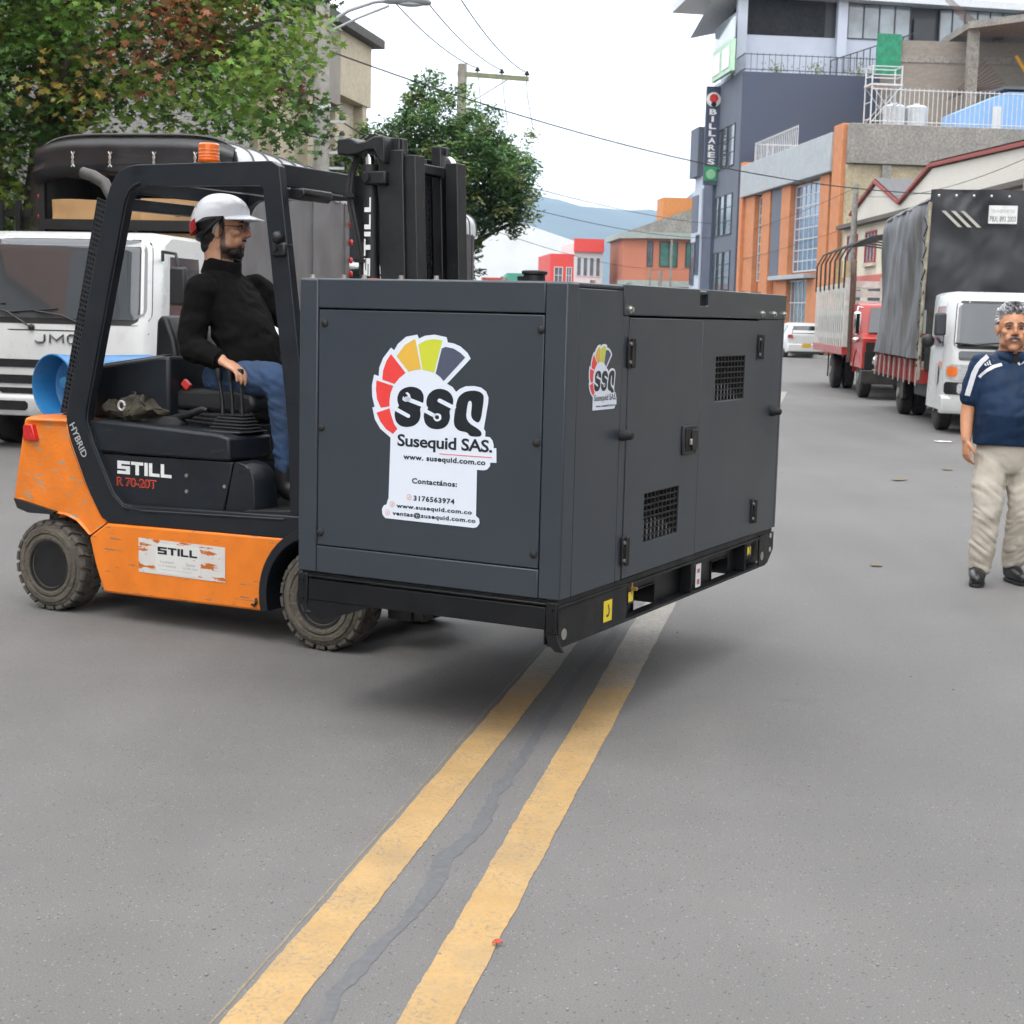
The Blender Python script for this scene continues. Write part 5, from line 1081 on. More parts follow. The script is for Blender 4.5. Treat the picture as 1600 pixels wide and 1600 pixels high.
def covered_body(t, y0, L_, hw, z0, z1, side_m, roof_m, hoops=8):
    for s in (-1, 1):
        a = MB(); rows = []; ny, nz = 46, 12
        for j in range(nz+1):
            v = j/nz; rows.append([(s*(hw+.012*mnoise.noise((i*.9, v*2, s))+.018*sin(i*pi/23*hoops)*(.3+.7*v)*.35+.02*mnoise.noise((i*.25, v*6, 3))), y0+L_*i/ny, z0+(z1-z0-.38)*v) for i in range(ny+1)])
        a.loft(rows, closed=False); o = a.build('tarp_side', side_m, t, smooth=70, fix=True)
        for k in range(3):
            y = y0+L_*(.30+.32*k); MB().tube([(s*(hw+.012), y, z0), (s*(hw+.016), y+.01, (z0+z1)/2), (s*(hw+.012), y, z1-.40)], .010, 6).build('tarp_seam', side_m, o, smooth=50)
    def rp(t, lift=0.):      # rounded shoulders of the canopy roof
        c_, s_ = cos(t), sin(t); return ((hw*1.02+lift)*(1 if s_ > 0 else -1)*abs(s_)**.45, z1-.42+(.47+lift)*max(0, c_)**.5)
    TS = [radians(-90+180*k/30) for k in range(31)]
    a = MB(); rows = []
    for i in range(61):
        u = i/60; y = y0+L_*u; b = .030*abs(sin(u*pi*hoops)); rows.append([(x*(1-b*.4), y, z-b*(z-z1+.42)*1.5+.01*mnoise.noise((x*4, y*5, z*4))) for x, z in (rp(t) for t in TS)])
    a.loft(rows, closed=False); rf = a.build('tarp_roof', roof_m, t, smooth=70, fix=True)
    for k in range(hoops+1):
        y = y0+L_*k/hoops; MB().tube([(x, y, z) for x, z in (rp(q, .006) for q in TS)], .012, 6).build('roof_hoop', side_m, rf, smooth=50)
def jmc(name, loc, label, full):
    t = empty(name, loc, ROADZ, label, 'truck', 'white cab-over trucks parked on the left')
    hw = 1.08; sh, sf = cab(t, hw, .40, 2.30, 1.50, (1.36, 2.17), M_WHITE) if 0 else cab(t, 1.08, .40, 2.30, 1.50, (1.36, 2.15, .98), M_WHITE)
    patch(sf, -1.015, 1.015, 1.33, 2.245, .004, .13).build('windscreen_seal', M_BLACK, sh, smooth=60, fix=True)
    patch(sf, -.975, .975, 1.39, 2.215, .010, .12).build('windscreen', M_GLASSD if not full else M_GLASS2, sh, smooth=60, fix=True)
    wiper(sh, sf, .98-.60, 1.30, -.25, 1.46); wiper(sh, sf, -.28, 1.29, -.86, 1.50)
    if full:
        for z0, z1, w0, w1 in ((.87, .955, .80, .74), (.70, .79, .74, .66), (.595, .655, .72, .62)):
            a = MB(); a.loft([[sf(x, z, .012) for x in [-w0+2*w0*i/10 if z > (z0+z1)/2 else -w1+2*w1*i/10 for i in range(11)]] for z in (z0, z1)], closed=False); a.build('grille_slot', M_DARK, sh, smooth=60, fix=True)
        bp2 = MB().loft([[(x, y+(.12 if abs(x) > 1.0 else 0)-.05, z) for y, z in ((.0, .36), (-.03, .42), (-.03, .55), (.01, .585), (.2, .58), (.2, .36))] for x in (-1.09, -1.0, -.5, 0, .5, 1.0, 1.09)]).build('bumper', M_WHITE, t, bevel=.01, fix=True)
        patch(lambda x, z, o: Vector((x, -.085, z)), -.72, -.30, .42, .52, 0, .03, 6, 4).build('fog_slot', M_DARK, bp2); patch(lambda x, z, o: Vector((x, -.085, z)), .30, .72, .42, .52, 0, .03, 6, 4).build('fog_slot', M_DARK, bp2)
        for s in (-1, 1):
            a = patch(sf, *sorted((s*.78, s*1.05)), .70, .93, .012, .04, 8, 6); h_ = a.build('headlight', M_LAMP, sh, smooth=60, fix=True)
            MB().ell(sf(s*.90, .78, .03), (.055, .03, .055), 14, 10).build('headlight_bulb', M_CHR, h_, smooth=60)
        pl_ = MB().box(-.17, .17, -.097, -.090, .43, .55).build('number_plate', mat('white_label', (1, 1, 1)), bp2); fit_text('NET', -.14, .0, .45, .52, -.0985, .02, 'xz').build('plate_text', M_INK, pl_)
        lo_ = MB(); x0 = -.22
        for ch, x0, w_ in (('J', -.235, .12), ('M', -.065, .15), ('C', .135, .13)):
            P = {'J': [(.9, 1), (.9, .25), (.7, 0), (.25, 0), (0, .22)], 'M': [(0, 0), (0, 1), (.5, .3), (1, 1), (1, 0)], 'C': [(1, .82), (.8, 1), (.2, 1), (0, .8), (0, .2), (.2, 0), (.8, 0), (1, .18)]}[ch]
            MB().tube([sf(x0+w_*u, 1.135+.085*v, .012) for u, v in P], .011, 6).build('badge_letter', mat('grey_chrome', (.20, .20, .21), .25, .8), sh, smooth=40)
        MB().tube([sf(-1.0, 1.25, .004), sf(-.5, 1.262, .004), sf(0, 1.265, .004), sf(.5, 1.262, .004), sf(1.0, 1.25, .004)], .006, 5).build('panel_seam', M_DARK, sh)
        # cab interior seen through the windscreen
        MB().box(-.98, .98, .42, .80, .95, 1.36).build('dashboard', M_BLACK, sh, bevel=.05); MB().box(-.95, .95, 1.40, 1.44, .9, 2.1).build('rear_bulkhead', mat('cab_lining', (.12, .12, .12), .9), sh)
        MB().tube([(-.5+.2*cos(2*pi*k/20), .62+.06*sin(2*pi*k/20), 1.47+.17*sin(2*pi*k/20)) for k in range(21)], .016, 6, caps=False).build('steering_wheel', M_BLACK, sh, smooth=50)
        for x in (-.5, .45): MB().box(x-.24, x+.24, 1.0, 1.2, 1.2, 1.95).build('cab_seat', mat('blue_grey_seat', (.03, .04, .07), .9), sh, bevel=.06)
    for s in (-1, 1):
        side_win(sh, hw, .42, 1.28, 1.32, 2.06, s)
        MB().prism([(.30, 1.20), (.36, .78), (.62, .78), (.40, 1.16)], s*1.081, s*1.092, 'x').build('corner_vent', M_BLACK, sh)
        mm = MB().tube([(s*1.04, .32, 2.02), (s*1.10, .18, 2.10), (s*1.28, .10, 2.08), (s*1.31, .10, 1.92)], .018, 8).build('mirror_arm', M_BLACK, sh, smooth=50)
        MB().box(s*1.22, s*1.40, .06, .14, 1.55, 1.95).build('mirror', M_BLACK, mm, bevel=.03)
        MB().tube([(s*1.088, .36, .60), (s*1.09, .36, 1.30)], .006, 5).build('door_seam', M_DARK, sh); MB().box(s*1.085, s*1.10, 1.05, 1.2, 1.14, 1.19).build('door_handle', M_BLACK, sh, bevel=.01)
    MB().box(-.45, .45, .6, 6.3, .45, .70).build('chassis_frame', M_CHASS, t)
    for s in (-1, 1):
        for y, o in ((.75, 0), (4.6, 0)): twheel(t, s*1.04, y, .385, .24, s)
    MB().box(-1.16, 1.16, 1.86, 6.25, .88, 1.12).build('load_bed', M_CHASS, t)
    covered_body(t, 1.95, 4.35, 1.20, 1.1, 3.44, M_TARPS if full else M_TARPR, M_TARPW)
    if full:
        # open front of the canopy: rolled black valance with clips over a frame, dark inside
        rows = []
        for i in range(33):
            x = -1.22+2.44*i/32; e = abs(x)/1.22; top = 3.46-.12*e**5; sag = .03*mnoise.noise((x*3, 2, 1))
            rows.append([(x, 1.95+.02*mnoise.noise((x*5, 1, 1)), top), (x, 1.86, top-.03), (x, 1.81+sag*.5, top-.14), (x, 1.84, top-.22), (x, 1.79+sag, top-.30), (x, 1.83, top-.41+sag), (x, 1.93, top-.44+sag)])
        vl = MB().loft(rows, closed=False).build('rolled_valance', M_TARPB, t, smooth=60, fix=True)
        for x in (-.72, -.26, .28, .78):
            MB().tube([(x-.02, 1.795, 3.28), (x+.012, 1.785, 3.22), (x-.012, 1.785, 3.16), (x+.02, 1.79, 3.11)], .008, 6).build('strap_clip', M_ZINC, vl, smooth=50); MB().tube([(x+.02, 1.795, 3.28), (x-.012, 1.785, 3.22), (x+.012, 1.785, 3.16), (x-.02, 1.79, 3.11)], .008, 6).build('strap_clip', M_ZINC, vl, smooth=50)
        for s in (-1, 1):
            MB().box(s*1.14, s*1.21, 1.90, 1.97, 1.1, 3.30).build('canopy_post', M_BLACK, t)
            for z in (2.55, 2.78, 3.0): MB().ell((s*1.235, 1.96, z), (.02, .03, .03), 8, 6).build('marker', M_REDL, t, smooth=60)
        MB().box(-1.14, 1.14, 1.88, 1.94, 2.40, 2.52).build('canopy_beam', M_BLACK, t); MB().box(-1.17, 1.17, 4.4, 4.45, 1.1, 3.3).build('canopy_bulkhead', M_DARK, t); MB().box(-.03, .03, 1.89, 1.93, 1.1, 2.40).build('canopy_post', M_BLACK, t)
        for z in (2.06, 2.25, 2.50, 2.75, 2.95, 3.15): MB().ell((1.225, 6.30, z), (.03, .03, .045), 8, 6).build('marker', M_REDL, t, smooth=60)
    if not full:
        rows = [[(-1.2+2.4*i/16, 1.96+.03*mnoise.noise((i*.5, j*.4, 2)), 1.1+(1.94+.40*max(0, 1-abs(i/8-1)**6)**.5)*j/10) for i in range(17)] for j in range(11)]
        MB().loft(rows, closed=False).build('tarp_front', M_TARPR, t, smooth=70, fix=True)
        for s in (-1, 1): patch(sf, *sorted((s*.78, s*1.05)), .70, .93, .012, .04, 8, 6).build('headlight', M_LAMP, sh, smooth=60, fix=True)
        MB().box(-1.0, 1.0, -.06, .1, .36, .58).build('bumper', M_WHITE, t, bevel=.03)
    MB().box(-1.18, 1.18, 6.26, 6.29, 1.1, 3.04).build('tail_curtain', M_TARPR, t)
    return t
M_GLASS2 = mat('windscreen_glass', (.075, .085, .095), .05, .15, var=0, spec=1., alpha=.72, coat=1.)
jl = jmc('truck', (-4.80, 16.15, 0), 'white truck with black canopy holding cardboard, parked behind the forklift', True)
jl2 = jmc('truck', (-3.25, 24.0, 0), 'white truck with dark cover, mostly hidden behind the forklift mast', False)
def world_of(root, p): return root.location+Matrix.Rotation(root.rotation_euler.z, 3, 'Z') @ Vector(p)
# cardboard cartons on the truck
def carton(p, sx, sy, sz, lab, rot=0., bulge=.02, marks=()):
    o = empty('cardboard_box', world_of(jl, p), ROADZ+rot, lab, 'box', 'cartons under the truck canopy')
    a = MB(); rows = []
    for j in range(9):
        z = sz*j/8; rows.append([(x, y+bulge*mnoise.noise((x*2+p[0], z*5, y)), z+bulge*1.2*mnoise.noise((x*1.7+p[0], y, 4))*(j/8)) for x, y in [(-sx/2+sx*k/10, -sy/2) for k in range(11)]+[(sx/2, sy/2), (-sx/2, sy/2)]])
    a.loft(rows); a.build('carton', M_CARD, o, bevel=.004, fix=True)
    for s_, x, w_ in marks:
        t_ = text_mb(s_, .075, .004); q = MB(); q.f = t_.f; q.v = [(x-v[1], -sy/2-.016, sz*.16+v[0]) for v in t_.v]; q.build('print', M_INK, o)
    return o
carton((-.52, 2.12, 2.52), 1.10, .34, .23, 'buckled cardboard box on the truck, left end of the upper layer', .01, .03, (('VENA', .20, 0),))
carton((.55, 2.12, 2.52), 1.02, .34, .26, 'printed cardboard box on the truck, just behind the hard hat', -.01, .03, (('BICI', -.02, 0), ('BUE', .08, 0), ('CXE', .18, 0), ('CIN', .28, 0), ('MA', .38, 0)))
carton((-.56, 2.16, 1.98), 1.02, .34, .40, 'cardboard box in the lower layer, left of the canopy post', 0, .01); carton((.57, 2.16, 1.98), 1.02, .34, .40, 'cardboard box in the lower layer, right of the canopy post', 0, .01)

# ---- right side: white truck with slate tarpaulin
RZ = -math.atan2(.11, .994)
t = empty('truck', (7.05, 21.75, 0), RZ, 'white truck with tall dark tarpaulin and red bed, facing the camera on the right', 'truck')
hw = .98; sh, sf = cab(t, hw, .34, 2.03, 1.55, (1.22, 1.86, .9), M_WHITE)
patch(sf, -.87, .87, 1.22, 1.90, .003, .08).build('windscreen_seal', M_BLACK, sh, smooth=60, fix=True); patch(sf, -.84, .84, 1.26, 1.86, .008, .07).build('windscreen', mat('windscreen_glass', (1, 1, 1)), sh, smooth=60, fix=True)
patch(sf, -.80, .80, 1.06, 1.19, .006, .04).build('cowl_panel', mat('grey_cowl', (.10, .105, .11), .5), sh, smooth=60, fix=True)
wiper(sh, sf, .1, 1.18, -.45, 1.29)
MB().box(-.85, .85, .45, .75, .9, 1.24).build('dashboard', M_BLACK, sh, bevel=.04); MB().box(-.85, .85, 1.45, 1.48, .8, 1.9).build('rear_bulkhead', mat('cab_lining', (1, 1, 1)), sh)
for s in (-1, 1):
    a = patch(sf, *sorted((s*.50, s*.95)), .78, 1.0, .010, .06, 8, 6); h_ = a.build('headlight', M_LAMP, sh, smooth=60, fix=True); patch(sf, *sorted((s*.80, s*.94)), .83, .97, .016, .03, 6, 4).build('indicator', M_AMBER, h_, smooth=60, fix=True)
    patch(sf, *sorted((s*.52, s*.96)), .575, .75, .010, .02, 8, 5).build('lamp_surround', M_BLACK, sh, smooth=60, fix=True); patch(sf, *sorted((s*.54, s*.80)), .59, .735, .018, .02, 8, 5).build('fog_light', M_LAMP, sh, smooth=60, fix=True)
    side_win(sh, hw, .32, 1.15, 1.25, 1.82, s)
    MB().tube([(s*1.0, .40, 1.30), (s*1.06, .15, 1.34), (s*1.10, .05, 1.36)], .02, 8).build('mirror_arm', M_BLACK, sh, smooth=50); MB().box(s*.99, s*1.15, .0, .10, 1.40, 1.72).build('mirror', mat('mirror_grey', (.04, .042, .05), .5), sh, bevel=.03); MB().ell((s*1.22, .08, 1.32), (.09, .06, .10), 14, 10).build('round_mirror', M_BLACK, sh, smooth=60)
    MB().prism([(.22, 1.03), (.30, 1.03), (.30, .95), (.22, .95)], s*.985, s*.99, 'x').build('door_marking', M_AMBER, sh); MB().prism([(.36, 1.03), (.44, 1.03), (.44, .95), (.36, .95)], s*.985, s*.99, 'x').build('door_marking', M_AMBER, sh); MB().prism([(.55, 1.0), (.75, 1.0), (.75, .70), (.55, .70)], s*.985, s*.99, 'x').build('door_number', mat('faded_grey', (.45, .45, .45), .6), sh)
    twheel(t, s*.92, 1.05, .37, .22, s); twheel(t, s*.94, 4.9, .37, .22, s); twheel(t, s*.70, 4.9, .37, .22, s)
bm_ = MB().loft([[(x, y+(.10 if abs(x) > .9 else 0)-.04, z) for y, z in ((.0, .30), (-.03, .36), (-.03, .52), (.01, .555), (.2, .555), (.2, .30))] for x in (-1.0, -.92, -.5, 0, .5, .92, 1.0)]).build('bumper', M_WHITE, t, bevel=.01, fix=True)
fit_text('HINO', -.14, .14, .90, .95, -.04, .02, 'xz').build('badge', mat('grey_chrome', (1, 1, 1)), sh)
MB().tube([sf(-.86, 1.30, .06), sf(-.4, 1.27, .09), sf(.3, 1.24, .09)], .014, 6).build('grab_bar', M_BLACK, sh, smooth=50)
MB().box(-.42, .42, .7, 7.6, .45, .66).build('chassis_frame', M_CHASS, t); MB().box(-.9, -.5, 1.9, 3.4, .42, .72).build('fuel_tank', M_CHASS, t, bevel=.03); MB().box(-.96, -.92, 4.25, 4.6, .30, .85).build('mudflap', M_CHASS, t)
bed = MB().box(-1.02, 1.02, 2.0, 7.55, .64, .86).build('load_bed', M_REDP, t, bevel=.01)
for k in range(17):
    MB().box(-1.045, -1.02, 2.05+.33*k, 2.11+.33*k, .64, 1.08).build('bed_stake', mat('worn_red_timber', (.22, .045, .04), .8, var=.3, vs=9), bed)
    if k % 2 == 0: MB().tube([(-1.05, 2.2+.33*k, .98), (-1.06, 2.2+.33*k, .60)], .014, 6).build('rope_end', mat('grey_rope', (.40, .38, .35), .9), bed, smooth=50)
MB().box(-1.022, -1.010, 2.0, 7.55, .86, 1.10).build('bed_board', mat('worn_red_timber', (1, 1, 1)), bed)
def slate_cover(t, y0, y1, hw, z0, z1):
    for nm, f in (('tarp_side', 0), ('tarp_front', 1), ('tarp_side', 2), ('tarp_roof', 3)):
        a = MB(); rows = []
        for j in range(25):
            v = j/24; row = []
            for i in range(57):
                u = i/56
                if f in (0, 2):
                    s = -1 if f == 0 else 1; y = y0+(y1-y0)*u; fold = .10*mnoise.noise((y*1.7+v*1.1, v*.9, s))+.06*abs(mnoise.noise((y*4.1-v*1.6, v*1.3, s+4)))+.02*mnoise.noise((y*9+v*3, v*4, s))-.04*max(0, (v-.90)/.10)**2+.10*max(0, 1-v*3)**2*abs(mnoise.noise((y*3.1, 0, s))); row.append((s*(hw+fold+.05*(1-v)**2-.02*u), y, z0+(z1-z0-.165)*v))
                elif f == 1:
                    x = -hw+2*hw*u; row.append((x, y0+.07*mnoise.noise((x*2+v*3.5, v*2.5-x*1.5, 5))+.03*abs(mnoise.noise((x*4-v*7, v*4+x*3, 8)))-.03*v, z0+.75+(z1-z0-.75)*v-.10*max(0, abs(x)/hw-.85)**2*30*v*.2))
                else:
                    x = -hw+2*hw*u; row.append((x, y0+(y1-y0)*v, z1-.02+.03*mnoise.noise((x*2, v*9, 4))-.14*(abs(x)/hw)**8))
            rows.append(row)
        a.loft(rows, closed=False); o = a.build(nm, M_TARPR if f else mat('dusty_slate_tarpaulin', (.105, .102, .100), .42, var=.45, vs=2.6, bump=.3, bs=6, stretch=(1, 1, .2)), t, smooth=70, fix=True)
    return o
slate_cover(t, 2.02, 7.5, 1.02, 1.02, 3.60)
tf = [o for o in t.children if o.name.startswith('tarp_front')][0]
for k in range(3): MB().prism([(-.86+.14*k, 3.27), (-.80+.14*k, 3.27), (-.54+.14*k, 3.03), (-.60+.14*k, 3.03)], 1.895, 1.905, 'y').build('reflective_strip', mat('reflective_tape', (.45, .43, .38), .5), tf)
sg = MB().box(-.16, .26, 1.892, 1.902, 3.09, 3.36).build('phone_board', mat('white_label', (1, 1, 1)), tf); fit_text('PBX: 893 2003', -.14, .24, 3.12, 3.20, 1.891, .008, 'xz').build('board_text', mat('faded_ink', (.09, .09, .09), .6), sg); fit_text('TRANSPORTES', -.13, .22, 3.25, 3.30, 1.891, .0, 'xz').build('board_text', mat('pale_grey_ink', (1, 1, 1)), sg)
for k in range(8): MB().ell((-.9+.26*k, 1.96, 3.50-.0*k), (.022, .012, .022), 8, 6).build('eyelet', M_ZINC, tf, smooth=60)
MB().tube([(-1.05, 1.96, .7), (-1.05, 1.96, 2.0), (-1.02, 1.96, 3.40)], .03, 8).build('corner_pole', mat('worn_beige_pole', (.30, .27, .2), .8, var=.4, vs=9), t, smooth=50)
for k in range(7): MB().tube([(-1.09, 2.0+.05*sin(k), .9+.33*k), (-1.05, 1.92, 1.05+.33*k), (-1.08, 2.10, 1.2+.33*k)], .010, 6).build('lashing', M_RUB, t, smooth=50)
MB().box(-.98, .98, 1.90, 1.98, .86, 1.8).build('headboard', M_CHASS, t)

# ---- red stake truck
t = empty('truck', (8.05, 31.2, 0), -math.atan2(.0857, .996), 'red stake truck with white slatted sides parked behind the tarpaulin truck', 'truck')
a = MB(); a.loft([[(x, y+(.10 if abs(x) > .9 else 0), z) for y, z in ((.25, .62), (.22, 1.25), (.60, 1.32), (.86, 1.92), (1.1, 1.97), (2.0, 1.95), (2.05, .62))] for x in (-1.0, -.93, 0, .93, 1.0)]); cb = a.build('cab', M_REDP, t, bevel=.02, fix=True)
MB().quad((-.86, .615, 1.36), (.86, .615, 1.36), (.80, .835, 1.87), (-.80, .835, 1.87)).build('windscreen', M_GLASSD, cb); MB().quad((-1.004, 1.0, 1.34), (-1.004, 1.75, 1.34), (-.99, 1.72, 1.86), (-.985, 1.12, 1.86)).build('side_window', M_GLASSD, cb)
MB().box(-.95, .95, .18, .24, .98, 1.16).build('grille', M_BLACK, cb); 
for k in range(3): MB().box(-.95, .95, .165, .18, 1.0+.05*k, 1.02+.05*k).build('grille_bar', M_CHASS, cb)
MB().box(-.97, .97, .17, .235, .62, .97).build('lower_grille', M_BLACK, cb)
for s in (-1, 1): 
    h_ = MB().lathe([(0, .12), (.03, .12), (.05, .09), (.05, 0)], (s*.70, .18, .78), (0, -1, 0), 18).build('headlight', M_CHR, cb, smooth=50); MB().lathe([(0, .085), (.012, .07), (.015, 0)], (s*.70, .125, .78), (0, -1, 0), 16).build('headlight_lens', M_LAMP, h_, smooth=60)
    MB().box(s*1.01, s*1.16, .62, .72, 1.30, 1.78).build('mirror', M_CHR, cb, bevel=.04); MB().tube([(s*.97, .80, 1.86), (s*1.08, .68, 1.88), (s*1.10, .67, 1.76)], .018, 8).build('mirror_arm', M_CHR, cb, smooth=50); MB().ell((s*1.09, .66, 1.20), (.08, .06, .06), 10, 8).build('round_mirror', M_CHR, cb, smooth=60)
    twheel(t, s*.96, 1.05, .42, .24, s); twheel(t, s*1.0, 5.6, .42, .24, s); twheel(t, s*.72, 5.6, .42, .24, s)
    MB().loft([[(s*xx, 1.05+.60*cos(radians(th)), .42+.58*sin(radians(th))) for xx in (.72, 1.02)] for th in range(10, 175, 15)], closed=False).build('mudguard', M_REDP, cb, smooth=60)
MB().box(-1.05, 1.05, -.05, .16, .32, .60).build('bumper', M_CHASS, t, bevel=.02); MB().tube([(-1.02, 2.15, .7), (-1.02, 2.15, 2.55), (-1.02, 2.22, 2.78), (-1.0, 2.34, 2.85)], .065, 12).build('exhaust_stack', mat('rusty_pipe', (.09, .055, .04), .7, .3, var=.4, vs=9), t, smooth=50)
MB().box(-.42, .42, .6, 8.2, .55, .78).build('chassis_frame', M_CHASS, t); MB().box(-1.02, -.99, 6.15, 6.2, .25, .9).build('mudflap', M_CHASS, t)
bd_ = MB().box(-1.16, 1.16, 2.45, 8.4, .85, 1.02).build('load_bed', M_REDP, t)
M_STK = mat('white_painted_slats', (.58, .57, .54), .7, var=.15, vs=5, dirt=.35, dcol=(.30, .27, .23))
for k in range(16): MB().box(-1.145, -1.132, 2.50+.375*k, 2.70+.375*k, 1.02, 2.42).build('stake_slat', M_STK, bd_)
for z in (1.25, 1.75, 2.25): MB().box(-1.13, -1.10, 2.5, 8.4, z-.06, z+.06).build('stake_rail', M_STK, bd_)
for k in range(7): MB().box(-1.12, 1.12, 2.46, 2.50, 1.05+.21*k, 1.19+.21*k).build('front_slat', M_STK, bd_)
for x in (-1.1, -.35, .35, 1.1): MB().box(x-.05, x+.05, 2.42, 2.46, 1.02, 2.52).build('front_post', M_STK, bd_)
for k in range(7):
    y = 2.6+.95*k; MB().tube([(-1.16, y, 2.3), (-1.16, y, 2.95), (-1.02, y, 3.22), (-.6, y, 3.42), (0, y, 3.50), (.6, y, 3.42), (1.02, y, 3.22), (1.16, y, 2.9)], .022, 8).build('hoop', M_CHASS, bd_, smooth=50)
MB().box(-1.05, 1.0, 2.6, 8.2, 1.03, 1.9).build('tarped_load', M_TARPR, bd_, bevel=.05)
for x, y in ((-.95, 5.6), (-.85, 5.9), (-.75, 5.5)): MB().box(x-.04, x+.04, y-.04, y+.04, 1.0, 3.0).build('timber', mat('raw_timber', (.42, .29, .13), .8, var=.2), bd_)

# ---- white hatchback
t = empty('parked_car', (12.38, 66.0, 0), radians(2), 'small white hatchback seen from behind beside the orange building', 'car')
st_ = [(0, .80, .28, .93, .78, .98), (.06, .84, .24, .95, .72, 1.10), (.28, .86, .22, .96, .62, 1.40), (.55, .87, .20, .96, .62, 1.48), (1.6, .87, .20, .94, .62, 1.50), (2.3, .87, .20, .92, .60, 1.42), (2.9, .86, .20, .92, .66, .98), (3.7, .80, .24, .80, .62, .82), (3.85, .70, .30, .60, .55, .64)]
a = MB(); a.loft([[(-w1*.96, y, z0), (-w1, y, z0+.22), (-w1*.99, y, zb), (-wr, y, zr-.05), (-wr*.8, y, zr), (wr*.8, y, zr), (wr, y, zr-.05), (w1*.99, y, zb), (w1, y, z0+.22), (w1*.96, y, z0)] for y, w1, z0, zb, wr, zr in st_]); cb = a.build('body', M_WHITE, t, bevel=.02, fix=True)
MB().quad((-.66, .02, 1.03), (.66, .02, 1.03), (.54, .235, 1.36), (-.54, .235, 1.36)).build('rear_window', M_GLASSD, cb)
for s in (-1, 1):
    MB().quad((s*.868, .75, 1.0), (s*.868, 2.5, .98), (s*.655, 2.1, 1.40), (s*.655, .7, 1.42)).build('side_window', M_GLASSD, cb, fix=True)
    MB().prism([(s*.56, .82), (s*.82, .86), (s*.80, .99), (s*.62, 1.0)], -.03, .05, 'y').build('tail_light', mat('tail_light_red', (.38, .06, .06), .25), cb, bevel=.01); MB().box(s*.45, s*.72, -.035, -.02, .40, .43).build('reflector', M_REDL, cb)
    for y in (.62, 3.05): twheel(t, s*.86, y, .30, .19, s)
MB().box(-.80, .80, -.05, .3, .26, .60).build('rear_bumper', M_WHITE, cb, bevel=.05); MB().box(-.62, .62, -.02, .3, .18, .27).build('under_tray', M_CHASS, cb)
pl_ = MB().box(-.19, .19, -.065, -.055, .46, .62).build('number_plate', mat('yellow_plate', (.62, .36, .02), .5), cb)
# ---- white car behind the forklift (only its windscreen and bonnet show past the driver)
t = empty('parked_car', (-1.90, 17.5, 0), ROADZ+radians(180), 'white car whose windscreen shows between the driver and the cab pillar', 'car')
a = MB(); a.loft([[(-w1*.96, y, z0), (-w1, y, z0+.22), (-w1*.99, y, zb), (-wr, y, zr-.05), (-wr*.8, y, zr), (wr*.8, y, zr), (wr, y, zr-.05), (w1*.99, y, zb), (w1, y, z0+.22), (w1*.96, y, z0)] for y, w1, z0, zb, wr, zr in st_]); cb = a.build('body', M_WHITE, t, bevel=.02, fix=True)
MB().quad((-.60, 2.27, 1.40), (.60, 2.27, 1.40), (.68, 2.92, .985), (-.68, 2.92, .985)).build('windscreen', mat('painted_sky_glass', (.30, .36, .42), .08, var=.15, vs=3, coat=.8), cb, fix=True)  # pale blue base colour paints the sky's reflection into the glass
for s in (-1, 1):
    MB().quad((s*.868, .75, 1.0), (s*.868, 2.5, .98), (s*.655, 2.1, 1.40), (s*.655, .7, 1.42)).build('side_window', M_GLASSD, cb, fix=True)
    for y in (.62, 3.05): twheel(t, s*.86, y, .30, .19, s)
MB().box(-.45, .45, 3.80, 3.93, .30, .46).build('lower_grille', M_BLACK, cb, bevel=.02); MB().box(-.62, .62, 3.72, 3.90, .47, .60).build('front_bumper', M_WHITE, cb, bevel=.04); MB().box(-.24, .24, 3.90, 3.915, .48, .59).build('number_plate', mat('yellow_plate', (1, 1, 1)), cb)
for s in (-1, 1): MB().prism([(s*.38, .58), (s*.68, .60), (s*.74, .74), (s*.46, .70)], 3.60, 3.83, 'y').build('headlight', M_LAMP, cb, bevel=.02); MB().box(s*.88, s*1.02, 2.35, 2.48, .95, 1.08).build('mirror', M_WHITE, cb, bevel=.03)

# ------------------------------------------------------------------ buildings
M_BRICK = mat('orange_brick', (.50, .20, .088), .85, var=.16, vs=2.5, bump=.2, bs=30, dirt=.25, dcol=(.36, .15, .07))
M_GREYB = mat('pale_grey_render', (.36, .385, .41), .8, var=.10, vs=1.5, dirt=.3, dcol=(.20, .20, .20))
M_DBLUE = mat('slate_blue_render', (.056, .070, .108), .75, var=.10, vs=.6)
M_DBLUE2 = mat('slate_blue_facade', (.105, .120, .155), .75, var=.08, vs=.8)
M_LBLUE = mat('pale_blue_render', (.42, .46, .54), .75, var=.06, vs=1)
M_WGLASS = mat('window_glass', (.10, .125, .145), .10, var=.35, vs=1.3, spec=.8, coat=.4)
M_WGLASS2 = mat('blue_window_glass', (.075, .13, .21), .10, var=.35, vs=.9, spec=.8, coat=.4)
M_WFRAME = mat('white_window_frame', (.55, .56, .57), .5, var=.05)
M_DFRAME = mat('dark_window_frame', (.03, .032, .036), .5, var=.05)
M_CONC = mat('raw_concrete', (.27, .255, .23), .9, var=.2, vs=1.2, bump=.25, bs=9, dirt=.7, dcol=(.095, .088, .08))
M_BLOCK = mat('concrete_block', (.235, .215, .185), .9, var=.16, vs=2.2, dirt=.35, dcol=(.15, .135, .115), stretch=(1, 1, 3))
M_CREAM = mat('cream_render', (.60, .55, .44), .85, var=.10, vs=1.5, dirt=.3, dcol=(.36, .32, .25))
M_BEIGE = mat('dirty_beige_wall', (.40, .34, .22), .9, var=.18, vs=.9, dirt=.55, dcol=(.16, .14, .11))
M_ROOFC = mat('fibre_cement_roof', (.105, .105, .110), .8, var=.2, vs=1.2, dirt=.4, dcol=(.08, .08, .08))
M_REDT = mat('red_trim', (.42, .055, .045), .7, var=.1)
